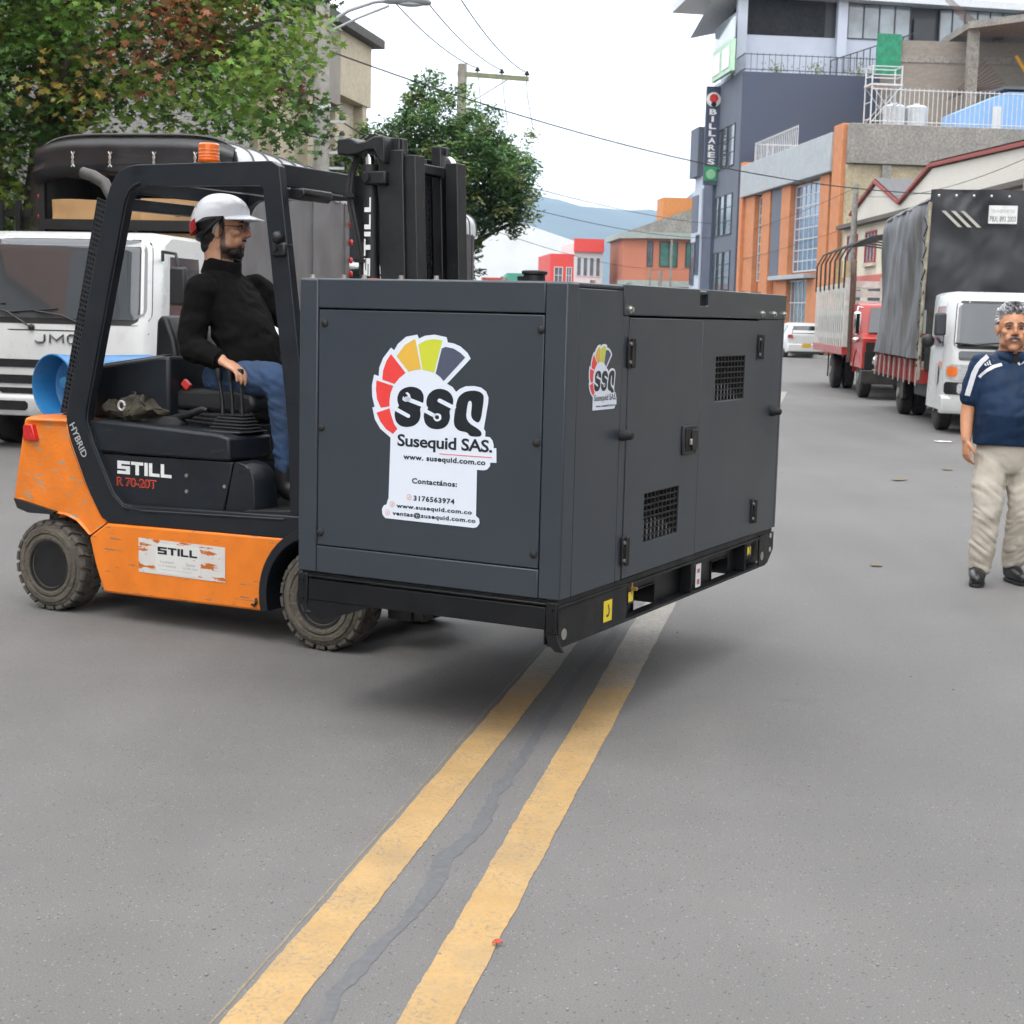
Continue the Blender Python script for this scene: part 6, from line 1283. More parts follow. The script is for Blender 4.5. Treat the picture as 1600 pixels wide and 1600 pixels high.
M_METAL = mat('galvanised_rail', (.50, .51, .52), .5, .3, var=.15, vs=6)
M_DOORD = mat('dark_roller_door', (.035, .038, .045), .6, var=.1)
def bx(name, parent, m, x0, x1, y0, y1, z0, z1, bevel=0.): return MB().box(x0, x1, y0, y1, z0, z1).build(name, m, parent, bevel=bevel)
def window(parent, x0, x1, z0, z1, y, nx=2, nz=2, fm=None, gm=None, t=.06, dep=.06):
    """frame with mullions standing on the wall face, pane set back behind them"""
    w_ = MB(); w_.box(x0, x1, y-dep, y+.02, z1-t, z1); w_.box(x0, x1, y-dep, y+.02, z0, z0+t); w_.box(x0, x0+t, y-dep, y+.02, z0+t, z1-t); w_.box(x1-t, x1, y-dep, y+.02, z0+t, z1-t)
    for k in range(1, nx): xx = x0+(x1-x0)*k/nx; w_.box(xx-t*.35, xx+t*.35, y-dep*.8, y+.02, z0+t, z1-t)
    for k in range(1, nz): zz = z0+(z1-z0)*k/nz; w_.box(x0+t, x1-t, y-dep*.7, y+.02, zz-t*.35, zz+t*.35)
    o = w_.build('window', fm or M_WFRAME, parent); bx('pane', o, gm or M_WGLASS, x0+t*.5, x1-t*.5, y-dep*.3, y+.01, z0+t*.5, z1-t*.5); return o
def railing(parent, p0, p1, z0, z1, n, m, r=.02, name='railing'):
    p0, p1 = Vector(p0), Vector(p1); a = MB()
    for k in range(n+1):
        q = p0.lerp(p1, k/n); a.box(q.x-r*.6, q.x+r*.6, q.y-r*.6, q.y+r*.6, z0, z1)
    for z in (z0+.12, z1-.08): a.tube([(p0.x, p0.y, z), (p1.x, p1.y, z)], r*1.2, 5)
    return a.build(name, m, parent)

# ---- orange brick building with big windows; local x runs along the facade towards the camera
ob = empty('brick_building', (12.55, 85, 0), radians(-84.3), 'orange brick building with tall gridded windows behind the parked hatchback', 'building')
bx('wall', ob, M_BRICK, 0, 17.1, 0, 14, 0, 8.1)
for x0, x1, m in ((0, 2.2, M_BRICK), (3.75, 5.4, M_BRICK), (7.5, 9.1, M_BRICK), (14.0, 15.4, M_BRICK)):
    bx('pilaster', ob, m, x0+.02, x1-.02, -.35, 0, 0, 8.1, .02)
bx('pilaster', ob, M_BRICK, 16.2, 17.45, -.5, 2, 0, 10.05, .03); bx('pilaster', ob, M_BRICK, -.35, .25, -.55, .6, 0, 10.0, .03); bx('grey_column', ob, M_DBLUE2, 5.6, 7.3, -.30, 0, 3.6, 8.1, .02)
bx('parapet', ob, M_GREYB, -.1, 16.2, -.6, .5, 8.12, 9.80, .03)
window(ob, 2.25, 3.70, 3.6, 8.0, -.02, 3, 9); window(ob, 9.15, 13.95, 3.9, 8.0, -.02, 6, 8, gm=M_WGLASS2); window(ob, 15.45, 16.15, 5.6, 8.0, -.02, 2, 6)
window(ob, 7.3, 12.0, .3, 3.5, -.10, 7, 3); bx('canopy', ob, M_GREYB, 6.9, 13.2, -.7, 0, 3.55, 3.75); bx('door', ob, M_DOORD, 2.4, 4.4, -.38, -.02, .1, 3.0); bx('sign_board', ob, mat('white_label', (1, 1, 1)), 5.2, 5.75, -.42, -.36, 1.5, 2.9); bx('plinth', ob, M_BRICK, 12.1, 16.15, -.2, 0, 0, 3.5)
# its blind flank faces the camera
fkw = bx('flank_wall', ob, M_BEIGE, 17.46, 17.75, -.30, 16, 0, 8.3); bx('flank_parapet', ob, M_CONC, 17.47, 18.0, -.30, 16.5, 8.32, 10.0, .03)
for k in range(3): bx('flank_pier', ob, M_CONC, 17.76, 17.92, 1.2+5.0*k, 1.6+5.0*k, 0, 8.3)
railing(ob, (17.8, .6), (17.8, 16), 10.02, 11.55, 74, M_METAL, .022); railing(ob, (8, .2), (-.3, .2), 9.82, 11.1, 24, M_METAL, .03)
railing(ob, (-.2, .2), (-.2, 4), 9.82, 11.1, 12, M_METAL, .03)
# ---- things on that roof
def at_ob(x, y, z=0): return ob.location+Matrix.Rotation(ob.rotation_euler.z, 3, 'Z') @ Vector((x, y, z))
M_TANKW = mat('white_tank_plastic', (.50, .53, .56), .5, var=.06)
for k, lab in ((0, 'white water tank beside the scaffold on the roof'), (1, 'white water tank next to the blue roof shed, right of its twin')):
    t = empty('water_tank', at_ob(15.6, 2.35+1.02*k, 10.0), 0, lab, 'water tank', 'white roof tanks'); MB().lathe([(0, .44), (.9, .47), (.98, .49), (1.05, .49), (1.12, .40), (1.18, .12), (1.2, .01)], (0, 0, 0), (0, 0, 1), 24).build('tank', M_TANKW, t, smooth=40); MB().lathe([(0, .14), (.06, .14), (.07, 0)], (0, 0, 1.18), (0, 0, 1), 14).build('lid', M_TANKW, t, smooth=40)
bx('tank_deck', ob, M_CONC, 14.6, 17.4, .5, 16, 9.4, 10.0)
sc = empty('scaffold', at_ob(16.4, .75, 10.0), ob.rotation_euler.z, 'pale grey scaffold tower standing on the roof edge', 'scaffold')
for y in (0, 1.3):
    for x in (0, .9): MB().tube([(x, y, 0), (x, y, 2.55)], .035, 6).build('upright', M_METAL, sc)
    for z in (.3, 1.0, 1.75, 2.1, 2.5): MB().tube([(0, y, z), (.9, y, z)], .025, 6).build('rung', M_METAL, sc)
for x in (0, .9):
    MB().tube([(x, 0, .1), (x, 1.3, 1.7)], .022, 6).build('brace', M_METAL, sc); MB().tube([(x, 1.3, .1), (x, 0, 1.7)], .022, 6).build('brace', M_METAL, sc)
    for z in (1.75, 2.15, 2.5): MB().tube([(x, 0, z), (x, 1.3, z)], .025, 6).build('guard_rail', M_METAL, sc)
MB().box(-.05, .95, -.05, 1.35, 1.70, 1.78).build('platform', M_METAL, sc)
bs_ = empty('roof_shed', at_ob(15.8, 5.9, 10.0), ob.rotation_euler.z, 'sky blue shed on the roof behind the white railings', 'shed')
M_SHED = mat('sky_blue_wall', (.21, .38, .66), .75, var=.08, vs=1.2)
MB().prism([(-1.0, 0), (9, 0), (9, 1.9), (1.2, 1.75), (-1.0, .8)], -1.0, .8, 'x').build('wall', M_SHED, bs_); bx('roof', bs_, M_ROOFC, -1.1, .9, 1.0, 9.2, 1.86, 1.98); bx('door', bs_, M_WFRAME, .80, .84, .55, .95, 0, 1.1)
f_ = MB().box(.80, .86, 2.6, 3.9, .5, 1.3).build('window', M_WFRAME, bs_); bx('pane', f_, M_WGLASS, .84, .87, 2.7, 3.8, .58, 1.22)
# ---- cream saw-tooth warehouse along the pavement
cw_ = empty('warehouse', (14.0, 67.3, 0), radians(-89.1), 'cream warehouse with red edged saw-tooth gables behind the parked trucks', 'building')
gab = [(1.3, 6.1), (5.3, 7.15), (9.1, 6.05), (13.1, 7.05), (33, 6.45)]
bx('wall', cw_, M_CREAM, 0, 33, 0, .4, 0, 5.6)
for i in range(0, len(gab)-2, 2):
    (x0, z0), (x1, z1), (x2, z2) = gab[i:i+3]
    MB().prism([(x0, 5.6), (x2, 5.6), (x2, z2-.1), (x1, z1-.15), (x0, z0-.1)], .02, .35, 'y').build('gable', mat('white_cladding', (.58, .55, .49), .8, var=.08, vs=2, stretch=(1, 1, 12)), cw_)
    for a_, b_ in (((x0, z0), (x1, z1)), ((x1, z1), (x2, z2))):
        MB().prism([(a_[0], a_[1]-.10), (b_[0], b_[1]-.10), (b_[0], b_[1]+.02), (a_[0], a_[1]+.02)], -.12, .0, 'y').build('verge_trim', mat('brown_red_trim', (.26, .055, .045), .8, var=.15), cw_)
        q = MB(); n = 22; 
        rows = [[(a_[0]+(b_[0]-a_[0])*j/8, -.05+y, a_[1]+(b_[1]-a_[1])*j/8+.08+(.03 if k % 2 else 0)) for j in range(9)] for k, y in enumerate([16*e/60 for e in range(61)])]
        q.loft(rows, closed=False); q.build('roof_sheet', M_ROOFC, cw_)
bx('cornice', cw_, mat('dark_gutter', (.10, .085, .075), .8), 0, 33, -.35, .02, 5.5, 5.66)
for k in range(10):
    x = 1.0+3.2*k; window(cw_, x, x+1.7, 3.95, 5.2, -.01, 3, 2, fm=M_REDT)
    bx('sill', cw_, M_CREAM, x-.1, x+1.8, -.15, 0, 3.80, 3.93)
bx('red_band', cw_, mat('faded_red_paint', (.48, .13, .11), .8, var=.1), 0, 33, -.06, 0, 3.0, 3.45)
for k in range(7): bx('roller_door', cw_, M_DOORD, .5+4.6*k, 3.6+4.6*k, -.05, .0, .1, 2.9)
lp = empty('street_pole', (13.4, 62.5, .13), 0, 'slim concrete pole in front of the cream warehouse gables', 'pole'); MB().tube([(0, 0, 0), (0, 0, 6.9)], .13, 10, rs=[.17, .11]).build('post', M_CONC, lp, smooth=50)
lp = empty('street_pole', (13.1, 40.5, .13), 0, 'concrete pole rising above the tarpaulin truck', 'pole'); MB().tube([(0, 0, 0), (0, 0, 6.2)], .13, 10, rs=[.17, .085]).build('post', M_CONC, lp, smooth=50)

# ---- slate blue corner building with glazed top floor
db = empty('billiard_building', (12.1, 86.2, 0), radians(-84.3), 'tall slate blue building with glazed top floor and billiards sign', 'building')
bx('wall', db, M_DBLUE, -7.8, 0, .0, 12, 0, 15.0); bx('facade', db, M_DBLUE2, -7.8, .02, -.12, -.005, 0, 15.02); bx('flank', db, M_DBLUE, .022, .14, -.10, 12, 0, 14.95)
for z0, z1 in ((10.1, 12.4), (6.3, 8.6), (3.2, 5.4)):
    for x0, x1 in ((-2.6, -1.1), (-4.0, -2.9), (-5.2, -4.3)): window(db, x0, x1, z0, z1, -.12, 1, 3, M_DFRAME, t=.05)
bx('garage_shutter', db, M_DOORD, -4.6, -.6, -.2, -.12, 0, 3.0)
for k in range(20): bx('shutter_slat', db, mat('shutter_slat_grey', (.10, .11, .12), .6), -4.6, -.6, -.24, -.2, .1+.145*k, .19+.145*k)
bx('stair_tower', db, M_DBLUE, -7.8, -5.4, -.3, -.12, 2.9, 13.8)
bay = bx('bay', db, M_LBLUE, -10.5, -7.8, -.40, 6, 2.7, 9.3); bx('bay_box', db, M_DBLUE2, -10.6, -8.4, -.62, 6, 10.1, 13.0); bx('bay_upper', db, M_LBLUE, -10.3, -7.8, -.30, 6, 9.3, 10.1); bx('bay_ground', db, M_DBLUE, -10.3, -7.8, -.30, 6, 0, 2.7); bx('bay_notch', db, M_DBLUE2, -10.4, -8.6, -.43, -.401, 6.8, 9.0)
for x0, x1, z0, z1 in ((-10.3, -9.2, 3.6, 6.2), (-8.9, -8.0, 4.2, 6.6)): window(bay, x0, x1, z0, z1, -.4, 2, 1, M_DFRAME, M_WGLASS2)
bx('shop_poster', db, mat('shop_yellow', (.55, .38, .05), .6), -9.8, -8.6, -.36, -.30, .9, 2.0); bx('shop_poster', db, mat('shop_teal', (.12, .42, .48), .6), -7.6, -6.6, -.42, -.26, .6, 2.5); bx('awning', db, M_DBLUE, -10.5, -8.0, -1.3, -.3, 2.1, 2.25)
# billiards sign: a fin board facing down the street
sgn = bx('sign_fin', db, M_DBLUE, -5.40, -5.15, -.92, -.12, 9.3, 14.9)
for k, ch in enumerate('BILLARES'):
    z = 13.62-.405*k; fit_text(ch, -.73+(.13 if ch == 'I' else 0), -.73+(.27 if ch == 'I' else .42), z-.32, z, -5.14, .03, 'yz').build('sign_letter', mat('sign_white', (.75, .75, .75), .5), sgn)
MB().lathe([(0, .42), (.04, .42), (.05, .38), (.05, 0)], (-5.14, -.52, 14.15), (1, 0, 0), 20).build('sign_emblem', mat('sign_white', (1, 1, 1)), sgn, smooth=30); MB().lathe([(0, .27), (.03, .27), (.03, 0)], (-5.085, -.52, 14.22), (1, 0, 0), 7).build('emblem_red', M_REDL, sgn); MB().lathe([(0, .15), (.03, .15), (.03, 0)], (-5.08, -.52, 13.88), (1, 0, 0), 12).build('emblem_ball', M_DARK, sgn)
bx('sign_green_panel', sgn, mat('sign_green', (.03, .26, .10), .5), -5.14, -5.12, -.90, -.15, 9.55, 10.35); MB().lathe([(0, .28), (.02, .28), (.02, 0)], (-5.12, -.52, 9.92), (1, 0, 0), 18).build('sign_green_disc', mat('sign_pale_green', (.25, .5, .3), .5), sgn)
# terrace and penthouse
railing(db, (.1, -.05), (.1, 11.5), 15.0, 16.0, 34, M_DFRAME, .02); railing(db, (.1, -.05), (-3, -.05), 15.0, 16.0, 10, M_DFRAME, .02)
ph = bx('penthouse', db, M_LBLUE, -7.2, -2.2, .3, 22, 15.0, 17.35); bx('penthouse_slab', db, M_LBLUE, -7.4, -2.0, .0, 22, 15.0, 15.3)
bx('dark_opening', db, M_DARK, -7.0, -2.26, .35, 5.0, 17.36, 19.4); bx('penthouse_core', db, M_DFRAME, -7.0, -2.4, 5.0, 22, 17.36, 19.3)
def pwin(y0, y1, z0, z1, n):   # windows on the flank, facing the camera (local +x)
    a = MB(); t = .06; a.box(-2.3, -2.14, y0, y1, z1-t, z1); a.box(-2.3, -2.14, y0, y1, z0, z0+t)
    for k in range(n+1): yy = y0+(y1-y0)*k/n; a.box(-2.3, -2.14, yy-t*.5, yy+t*.5, z0+t, z1-t)
    o = a.build('window', M_DFRAME, db); bx('pane', o, mat('pale_sky_glass', (.20, .24, .27), .08, var=.4, vs=.5, spec=.8, coat=.6), -2.28, -2.2, y0, y1, z0, z1)
pwin(6.3, 9.9, 17.35, 19.3, 4); pwin(11.6, 16.0, 17.3, 19.2, 6); pwin(17.5, 21.5, 17.0, 19.1, 5); bx('terrace_door', db, M_DFRAME, -2.3, -2.12, 10.1, 11.3, 15.6, 18.6)
for y in (-.1, 5.6, 16.6): bx('roof_post', db, M_LBLUE, -2.2, -1.75, y, y+.55, 15.0, 19.6)
MB().prism([(-2.6, 19.45), (24, 19.0), (24, 19.35), (-2.6, 19.95)], -8, -1.2, 'x').build('roof', mat('white_metal_roof', (.52, .54, .57), .45, var=.08), db)
r_ = MB(); rows = [[(-1.0-k*.17, -1.5, 19.35-.034*k+(.05 if k % 2 else 0)), (-1.0-k*.17, .4, 19.80-.034*k+(.05 if k % 2 else 0))] for k in range(41)]; r_.loft(rows, closed=False); r_.build('eaves_sheet', mat('corrugated_eaves', (.50, .52, .55), .6), db)
a = MB(); a.prism([(-.1, 15.05), (-4.9, 15.05), (-4.9, 16.75), (-.1, 16.75)], -.75, -.55, 'y'); gs = a.build('wall_sign', mat('sign_mint', (.40, .60, .43), .5), db); MB().prism([(-.6, 15.3), (-2.2, 15.3), (-2.2, 16.45), (-.6, 16.45)], -.80, -.76, 'y').build('sign_panel', mat('sign_white', (1, 1, 1)), gs); MB().prism([(-2.8, 15.3), (-4.5, 15.3), (-4.5, 16.45), (-2.8, 16.45)], -.80, -.76, 'y').build('sign_panel', mat('sign_white', (1, 1, 1)), gs)
MB().prism([(-.1, 16.8), (-5.0, 16.8), (-5.0, 18.1), (-.1, 18.1)], -.62, -.58, 'y').build('glass_balustrade', mat('pale_sky_glass', (1, 1, 1)), db)
a = MB(); n = 14
for k in range(n+1): t = k/n; a.box(-1.55, -1.5, 5.2+5.2*t, 5.25+5.2*t, 15.05+1.75*t, 16.0+1.85*t)
a.tube([(-1.52, 5.2, 16.0), (-1.52, 10.4, 17.85)], .035, 5); a.build('stair_railing', M_DFRAME, db); MB().prism([(5.0, 15.0), (10.6, 16.85), (10.6, 16.3), (6.5, 15.0)], -2.1, -1.2, 'x').build('stair', M_LBLUE, db)
gm = empty('safety_netting', (18.75, 81.7, 0), radians(8), 'green safety netting hung beside the terrace of the tall building', 'netting'); MB().box(-.55, .75, -.05, .05, 14.3, 16.35).build('net', mat('green_net', (.02, .20, .11), .8, var=.4, vs=3), gm)
pl2 = [(.5, 1.9), (.9, 4.1), (.5, 6.5), (.7, 8.4), (.4, 10.2)]
for k, (x, y) in enumerate(pl2):
    p = db.location+Matrix.Rotation(db.rotation_euler.z, 3, 'Z') @ Vector((-.5, y, 15.02)); o = empty('terrace_plant', p, 0, ['yellow green shrub at the terrace corner above the slate wall', 'yellow green shrub second from the terrace corner', 'yellow green shrub in the middle of the terrace', 'yellow green shrub near the terrace stair', 'yellow green shrub beside the green netting'][k], 'plant', 'terrace shrubs'); a = MB(); rr = random.Random(k)
    for j in range(60): c = Vector((rr.gauss(0, .35), rr.gauss(0, .3), abs(rr.gauss(.3, .22)))); d1_ = Vector((rr.gauss(0, 1), rr.gauss(0, 1), rr.gauss(0, 1))).normalized()*.10; d2_ = d1_.orthogonal().normalized()*.05; a.quad(c-d1_, c+d2_, c+d1_, c-d2_)
    a.build('foliage', mat('terrace_leaf', (.16, .19, .05), .7, var=.4, vs=5), o); MB().tube([(0, 0, 0), (0, 0, .4)], .03, 5).build('stem', mat('bark', (.06, .05, .04), .9), o)

# ---- unfinished block building and its concrete frame on the right skyline
ub = empty('unfinished_building', (19.6, 82, 0), 0, 'unfinished grey block building with raw concrete frame on the right skyline', 'building')
bx('block_wall', ub, M_BLOCK, 0, 9, 0, .3, 8, 16.1); bx('ring_beam', ub, M_CONC, -.05, 9, -.05, 0, 15.0, 15.35); bx('wall_column', ub, M_CONC, 3.4, 3.8, -.06, 0, 8, 15.0)
for k in range(16):
    z = 11.0+.25*k
    if z > 14.9: break
    for j in range(5): pass
bx('side_wall', ub, M_BLOCK, 0, .3, .3, 6, 8, 16.0)
MB().prism([(2.8, -2), (12, -12), (12, 3), (2.8, 3)], 16.4, 16.75, 'z').build('upper_slab', M_CONC, ub); MB().prism([(4.2, -2), (12, -11), (12, 3), (4.2, 3)], 12.4, 12.75, 'z').build('lower_slab', M_CONC, ub)
for x, y in ((3.2, -1.6), (5.5, -4.2), (5.2, 1.0), (7.6, -6.5), (8.4, 1.0)): bx('column', ub, M_CONC, x-.25, x+.25, y-.25, y+.25, 8, 16.4)
for k in range(9): MB().tube([(2.2+.12*k, -1.2, 13.0+.05*k), (3.9+.15*k, -1.6, 14.9-.15*k)], .03, 4).build('rebar', mat('rusty_bar', (.10, .06, .045), .8), ub)
for k in range(7): MB().tube([(2.8+.1*k, -1.8, 16.7), (2.3-.25*k, -2.0, 16.9+.28*k)], .022, 4).build('rebar', mat('rusty_bar', (1, 1, 1)), ub)
MB().tube([(5.6, -1.0, 15.3), (6.6, -1.2, 13.7)], .10, 6).build('prop', mat('yellow_prop', (.70, .36, .03), .6), ub)

# ---- far corner building and shops closing the street
fb_ = empty('corner_building', (8.1, 118, 0), radians(4), 'two storey orange corner building with green windows at the street end', 'building')
M_SALM = mat('salmon_render', (.42, .155, .092), .85, var=.08, vs=.5)
MB().prism([(0, 1.2), (1.6, 0), (8.6, 0), (8.6, 9), (0, 9)], 0, 7.5, 'z').build('wall', M_SALM, fb_); MB().prism([(-.4, 1.0), (1.5, -.5), (9.0, -.5), (9.0, 9), (-.4, 9)], 7.5, 7.95, 'z').build('eaves', mat('grey_green_trim', (.28, .32, .30), .8, var=.15), fb_); MB().prism([(-.3, 1.0), (1.5, -.4), (8.9, -.4), (8.9, 2), (-.3, 2)], 3.9, 4.35, 'z').build('string_course', mat('grey_green_trim', (1, 1, 1)), fb_)
M_GRW = mat('green_window_glass', (.06, .15, .12), .15, var=.3, vs=2)
for x0, x1 in ((2.6, 4.0), (4.6, 5.7), (6.3, 7.9)):
    window(fb_, x0, x1, 5.4, 7.3, 0, 2, 1, M_DFRAME, M_GRW, .07); window(fb_, x0+.1, x1, 1.4, 3.7, 0, 4, 2, M_WFRAME, M_GRW, .10)
window(fb_, 8.0, 8.5, 6.2, 7.2, 0, 2, 1, M_DFRAME); window(fb_, 1.65, 2.1, 5.4, 7.3, 0, 2, 1, M_DFRAME); window(fb_, 1.7, 2.15, 1.4, 3.7, 0, 2, 1)
MB().prism([(0, 7.95), (2.5, 8.9), (5.2, 9.9), (8.6, 9.9), (8.6, 7.95)], 2.5, 6, 'y').build('roof_wall', M_CONC, fb_); bx('orange_penthouse', fb_, mat('orange_block', (.50, .20, .06), .9), 3.4, 6.0, 4, 7, 9.0, 10.9)
for x, lab in ((6.7, 'black water tank on the corner building, left of two'), (8.0, 'black water tank on the corner building, right of two')):
    t = empty('water_tank', fb_.location+Vector((x, 3.5, 9.9)), 0, lab, 'water tank', 'black roof tanks'); MB().lathe([(0, .40), (.9, .48), (.95, .52), (1.05, .52), (1.1, .02)], (0, 0, 0), (0, 0, 1), 20).build('tank', M_BLACK, t, smooth=40); MB().lathe([(0, .2), (.07, .18), (.08, .01)], (0, 0, 1.09), (0, 0, 1), 14).build('lid', M_BLACK, t, smooth=40)
rs_ = empty('shop', (2.6, 121, 0), radians(6), 'red and white two storey shop beside the orange corner building', 'building')
bx('wall', rs_, mat('white_shop_wall', (.58, .57, .56), .8, var=.08), 1.75, 4.0, 0, 8, 0, 7.2); bx('red_fascia', rs_, mat('bright_red_paint', (.60, .055, .045), .6, var=.1), 1.7, 4.05, -.3, .0, 6.5, 7.5); bx('red_canopy', rs_, mat('bright_red_paint', (1, 1, 1)), -.1, 4.0, -1.2, 0, 3.2, 3.7); bx('red_wall', rs_, mat('bright_red_paint', (1, 1, 1)), -.1, 1.74, .02, 8, 0, 6.3)
for k in range(4): window(rs_, 1.95+.5*k, 2.35+.5*k, 4.6, 6.1, 0, 1, 1)
window(rs_, .2, .9, 4.0, 5.3, .02, 2, 2); window(rs_, 1.15, 1.6, 4.0, 5.3, .02, 2, 2); bx('shutter', rs_, mat('white_shutter', (.6, .61, .62), .6), 1.9, 3.0, -.05, 0, .1, 3.1); bx('door', rs_, M_DOORD, .3, 1.2, -.03, .02, .1, 2.6); bx('poster', rs_, mat('blue_poster', (.12, .25, .5), .6), 3.4, 3.95, -.05, 0, .4, 2.9)
ww = empty('white_warehouse', (-5.0, 140, 0), radians(3), 'large white warehouse with shallow gable beyond the tree', 'building')
MB().prism([(0, 0), (12.2, 0), (12.2, 7.6), (10.8, 8.0), (4.6, 9.9), (0, 9.4)], 0, 20, 'y').build('wall', mat('white_warehouse_sheet', (.64, .66, .67), .7, var=.07, vs=.4, dirt=.15, dcol=(.45, .46, .46)), ww); window(ww, 9.6, 10.8, 6.3, 7.0, 0, 2, 1, M_DFRAME); window(ww, 4.2, 4.8, 4.3, 4.7, 0, 1, 1, M_DFRAME)
gs_ = empty('shop', (-2.9, 128, 0), radians(3), 'low shop row with green front and painted panels under the white warehouse', 'building')
bx('wall', gs_, mat('faded_mural_wall', (.46, .34, .30), .8, var=.3, vs=.7), 0, 3.6, 0, 5, 0, 4.3); bx('green_front', gs_, mat('green_shop', (.05, .30, .22), .7, var=.1), 2.0, 5.2, -.3, 5, 0, 4.9); bx('painted_panel', gs_, mat('blue_mural', (.20, .34, .42), .7, var=.5, vs=1.5), 2.6, 5.0, -.36, -.3, .5, 3.9); bx('painted_panel', gs_, mat('lime_mural', (.34, .40, .14), .7, var=.4, vs=1.5), 1.2, 1.95, -.06, 0, .5, 3.7); bx('grey_annex', gs_, M_GREYB, 5.25, 7.2, .2, 5, 0, 4.9)
bx('red_eaves', gs_, M_REDT, -.1, 2.0, -.2, 0, 4.3, 4.5)
for k, (x, y, h_) in enumerate(((9.9, 114, 5.2), (10.6, 114.5, 5.0), (11.3, 113, 7.2))):
    t = empty('street_pole', (x-.2, y, 0), 0, ['thin pole in front of the orange corner building, leftmost', 'thick leaning pole in front of the orange corner building, middle', 'tall thin pole in front of the orange corner building, rightmost'][k], 'pole'); MB().tube([(0, 0, 0), (.1*(k == 1), 0, h_)], .09, 8, rs=[.12+.08*(k == 1), .08+.06*(k == 1)]).build('post', M_CONC, t, smooth=50)

# ---- left side: the terraced buildings behind the trees
lb = empty('beige_building', (-4.35, 42, 0), radians(90-11.2+180), 'weathered beige building with large windows behind the street trees', 'building')
# local x runs along the facade towards the camera; outward (street side) is +y
M_LB = mat('weathered_beige', (.46, .40, .29), .9, var=.15, vs=.9, dirt=.4, dcol=(.22, .19, .15)); M_LB2 = mat('weathered_grey_brown', (.24, .215, .185), .9, var=.2, vs=1.2)
bx('wall', lb, M_LB, 0, 7.5, -8, 0, 0, 8.5); bx('roof_edge', lb, mat('dark_eaves', (.07, .065, .06), .8), -.5, 7.6, -8.3, .55, 8.5, 8.72)
bx('upper_band', lb, M_LB, -.1, 2.6, 0, .30, 6.9, 8.48); bx('upper_band', lb, M_LB2, 2.62, 7.5, 0, .32, 6.6, 8.47)
for x0, x1, z0, z1 in ((.7, 2.3, 3.9, 6.7), (2.9, 4.4, 3.9, 6.3), (5.0, 6.8, 3.9, 6.3)):
    a = window(lb, x0, x1, z0, z1, .05, 3, 2, mat('aged_frame', (.36, .35, .33), .7), mat('dusty_pane', (.16, .15, .15), .3, var=.4, vs=1.2)); a.rotation_euler = (0, 0, 0); a.scale = (1, -1, 1)
for x in (.3, 2.6, 4.7, 7.1): bx('pier', lb, M_LB, x-.18, x+.18, 0, .25, 0, 6.9)
bx('balcony_slab', lb, M_LB2, -.1, 7.5, 0, .75, 3.3, 3.7)
bp3 = bx('brick_panel', lb, M_BRICK, 2.8, 4.5, .02, .14, 3.7, 4.6)
lb2 = empty('grey_building', (-5.9, 34.2, 0), radians(90-11.2+180), 'grey corrugated building front half hidden by the maple-like tree', 'building')
bx('wall', lb2, mat('grey_corrugated_front', (.30, .285, .265), .8, var=.2, vs=2, stretch=(9, 9, .3)), 0.05, 26, -8, 0, 0, 7.6)
for k in range(6): bx('timber_slat', lb2, mat('brown_slats', (.12, .075, .05), .8, var=.2), 7.5, 9.6, .02, .10, 5.6+.18*k, 5.72+.18*k)
for k in range(14): bx('rib', lb2, mat('grey_corrugated_front', (1, 1, 1)), 8.0+.16*k, 8.08+.16*k, .0, .06, 6.7, 7.6)
a = MB(); a.lathe([(0, .62), (.5, .62), (.5, .56), (.02, .56)], (8.6, .0, 6.9), (0, 1, 0), 20); a.build('arch_vent', mat('teal_metal', (.03, .07, .075), .6), lb2, smooth=40)
bx('brick_upper', lb2, M_BRICK, 12, 26, .01, .12, 4.2, 7.4)
gf = empty('gate', (-6.4, 19.8, .13), radians(-11.2), 'black vertical bar gate beside the covered truck at the left edge', 'gate')
for k in range(16): MB().box(-3.6+.24*k, -3.53+.24*k, 0, .05, 0, 2.7).build('bar', M_BLACK, gf)
for z in (.3, 2.5): MB().box(-3.7, .2, .05, .09, z, z+.08).build('rail', M_BLACK, gf)

# ---- unseen row houses added beside and behind the camera for dark paintwork to mirror
def added_row_house(name, loc, rz, wd, h_, m, lab):
    b = empty(name, loc, rz, lab, 'building'); bx('wall', b, m, 0, wd, 0, 9, 0, h_); bx('cornice', b, M_CONC, -.05, wd+.05, -.3, 0, h_-.3, h_+.1)
    n = int(wd/3)
    for f in range(int(h_/3)):
        for k in range(n): window(b, .8+k*wd/n, 2.3+k*wd/n, .9+3*f, 2.5+3*f, 0, 2, 1, M_DFRAME, M_WGLASS)
    return b
added_row_house('added_row_house', (-13.5, 15, .1), radians(90), 15, 8.6, M_LB, 'added beige house out of frame to the left of the camera'); added_row_house('added_row_house', (-14, -.5, .1), radians(90), 16, 10.5, M_BRICK, 'added brick house out of frame behind the camera on its left')  if 0 else None
added_row_house('added_row_house', (-11.2, -1, .1), radians(90), 15, 9.5, M_GREYB, 'added grey house out of frame left of the camera'); added_row_house('added_row_house', (-11.8, -17, .1), radians(90), 15, 7.5, M_CREAM, 'added cream house out of frame behind the camera, left row')
added_row_house('added_row_house', (12.2, 29, .1), radians(-90), 16, 8.2, M_CREAM, 'added cream house out of frame to the right of the camera'); added_row_house('added_row_house', (11.0, 12, .1), radians(-90), 16, 10.0, M_GREYB, 'added grey house out of frame right of the camera'); added_row_house('added_row_house', (10.2, -5, .1), radians(-90), 18, 8.0, M_BRICK, 'added brick house out of frame behind the camera, right row')
added_row_house('added_row_house', (10, -46, .1), radians(180), 22, 9.0, M_GREYB, 'added grey house, unseen, closing the street far behind the camera')

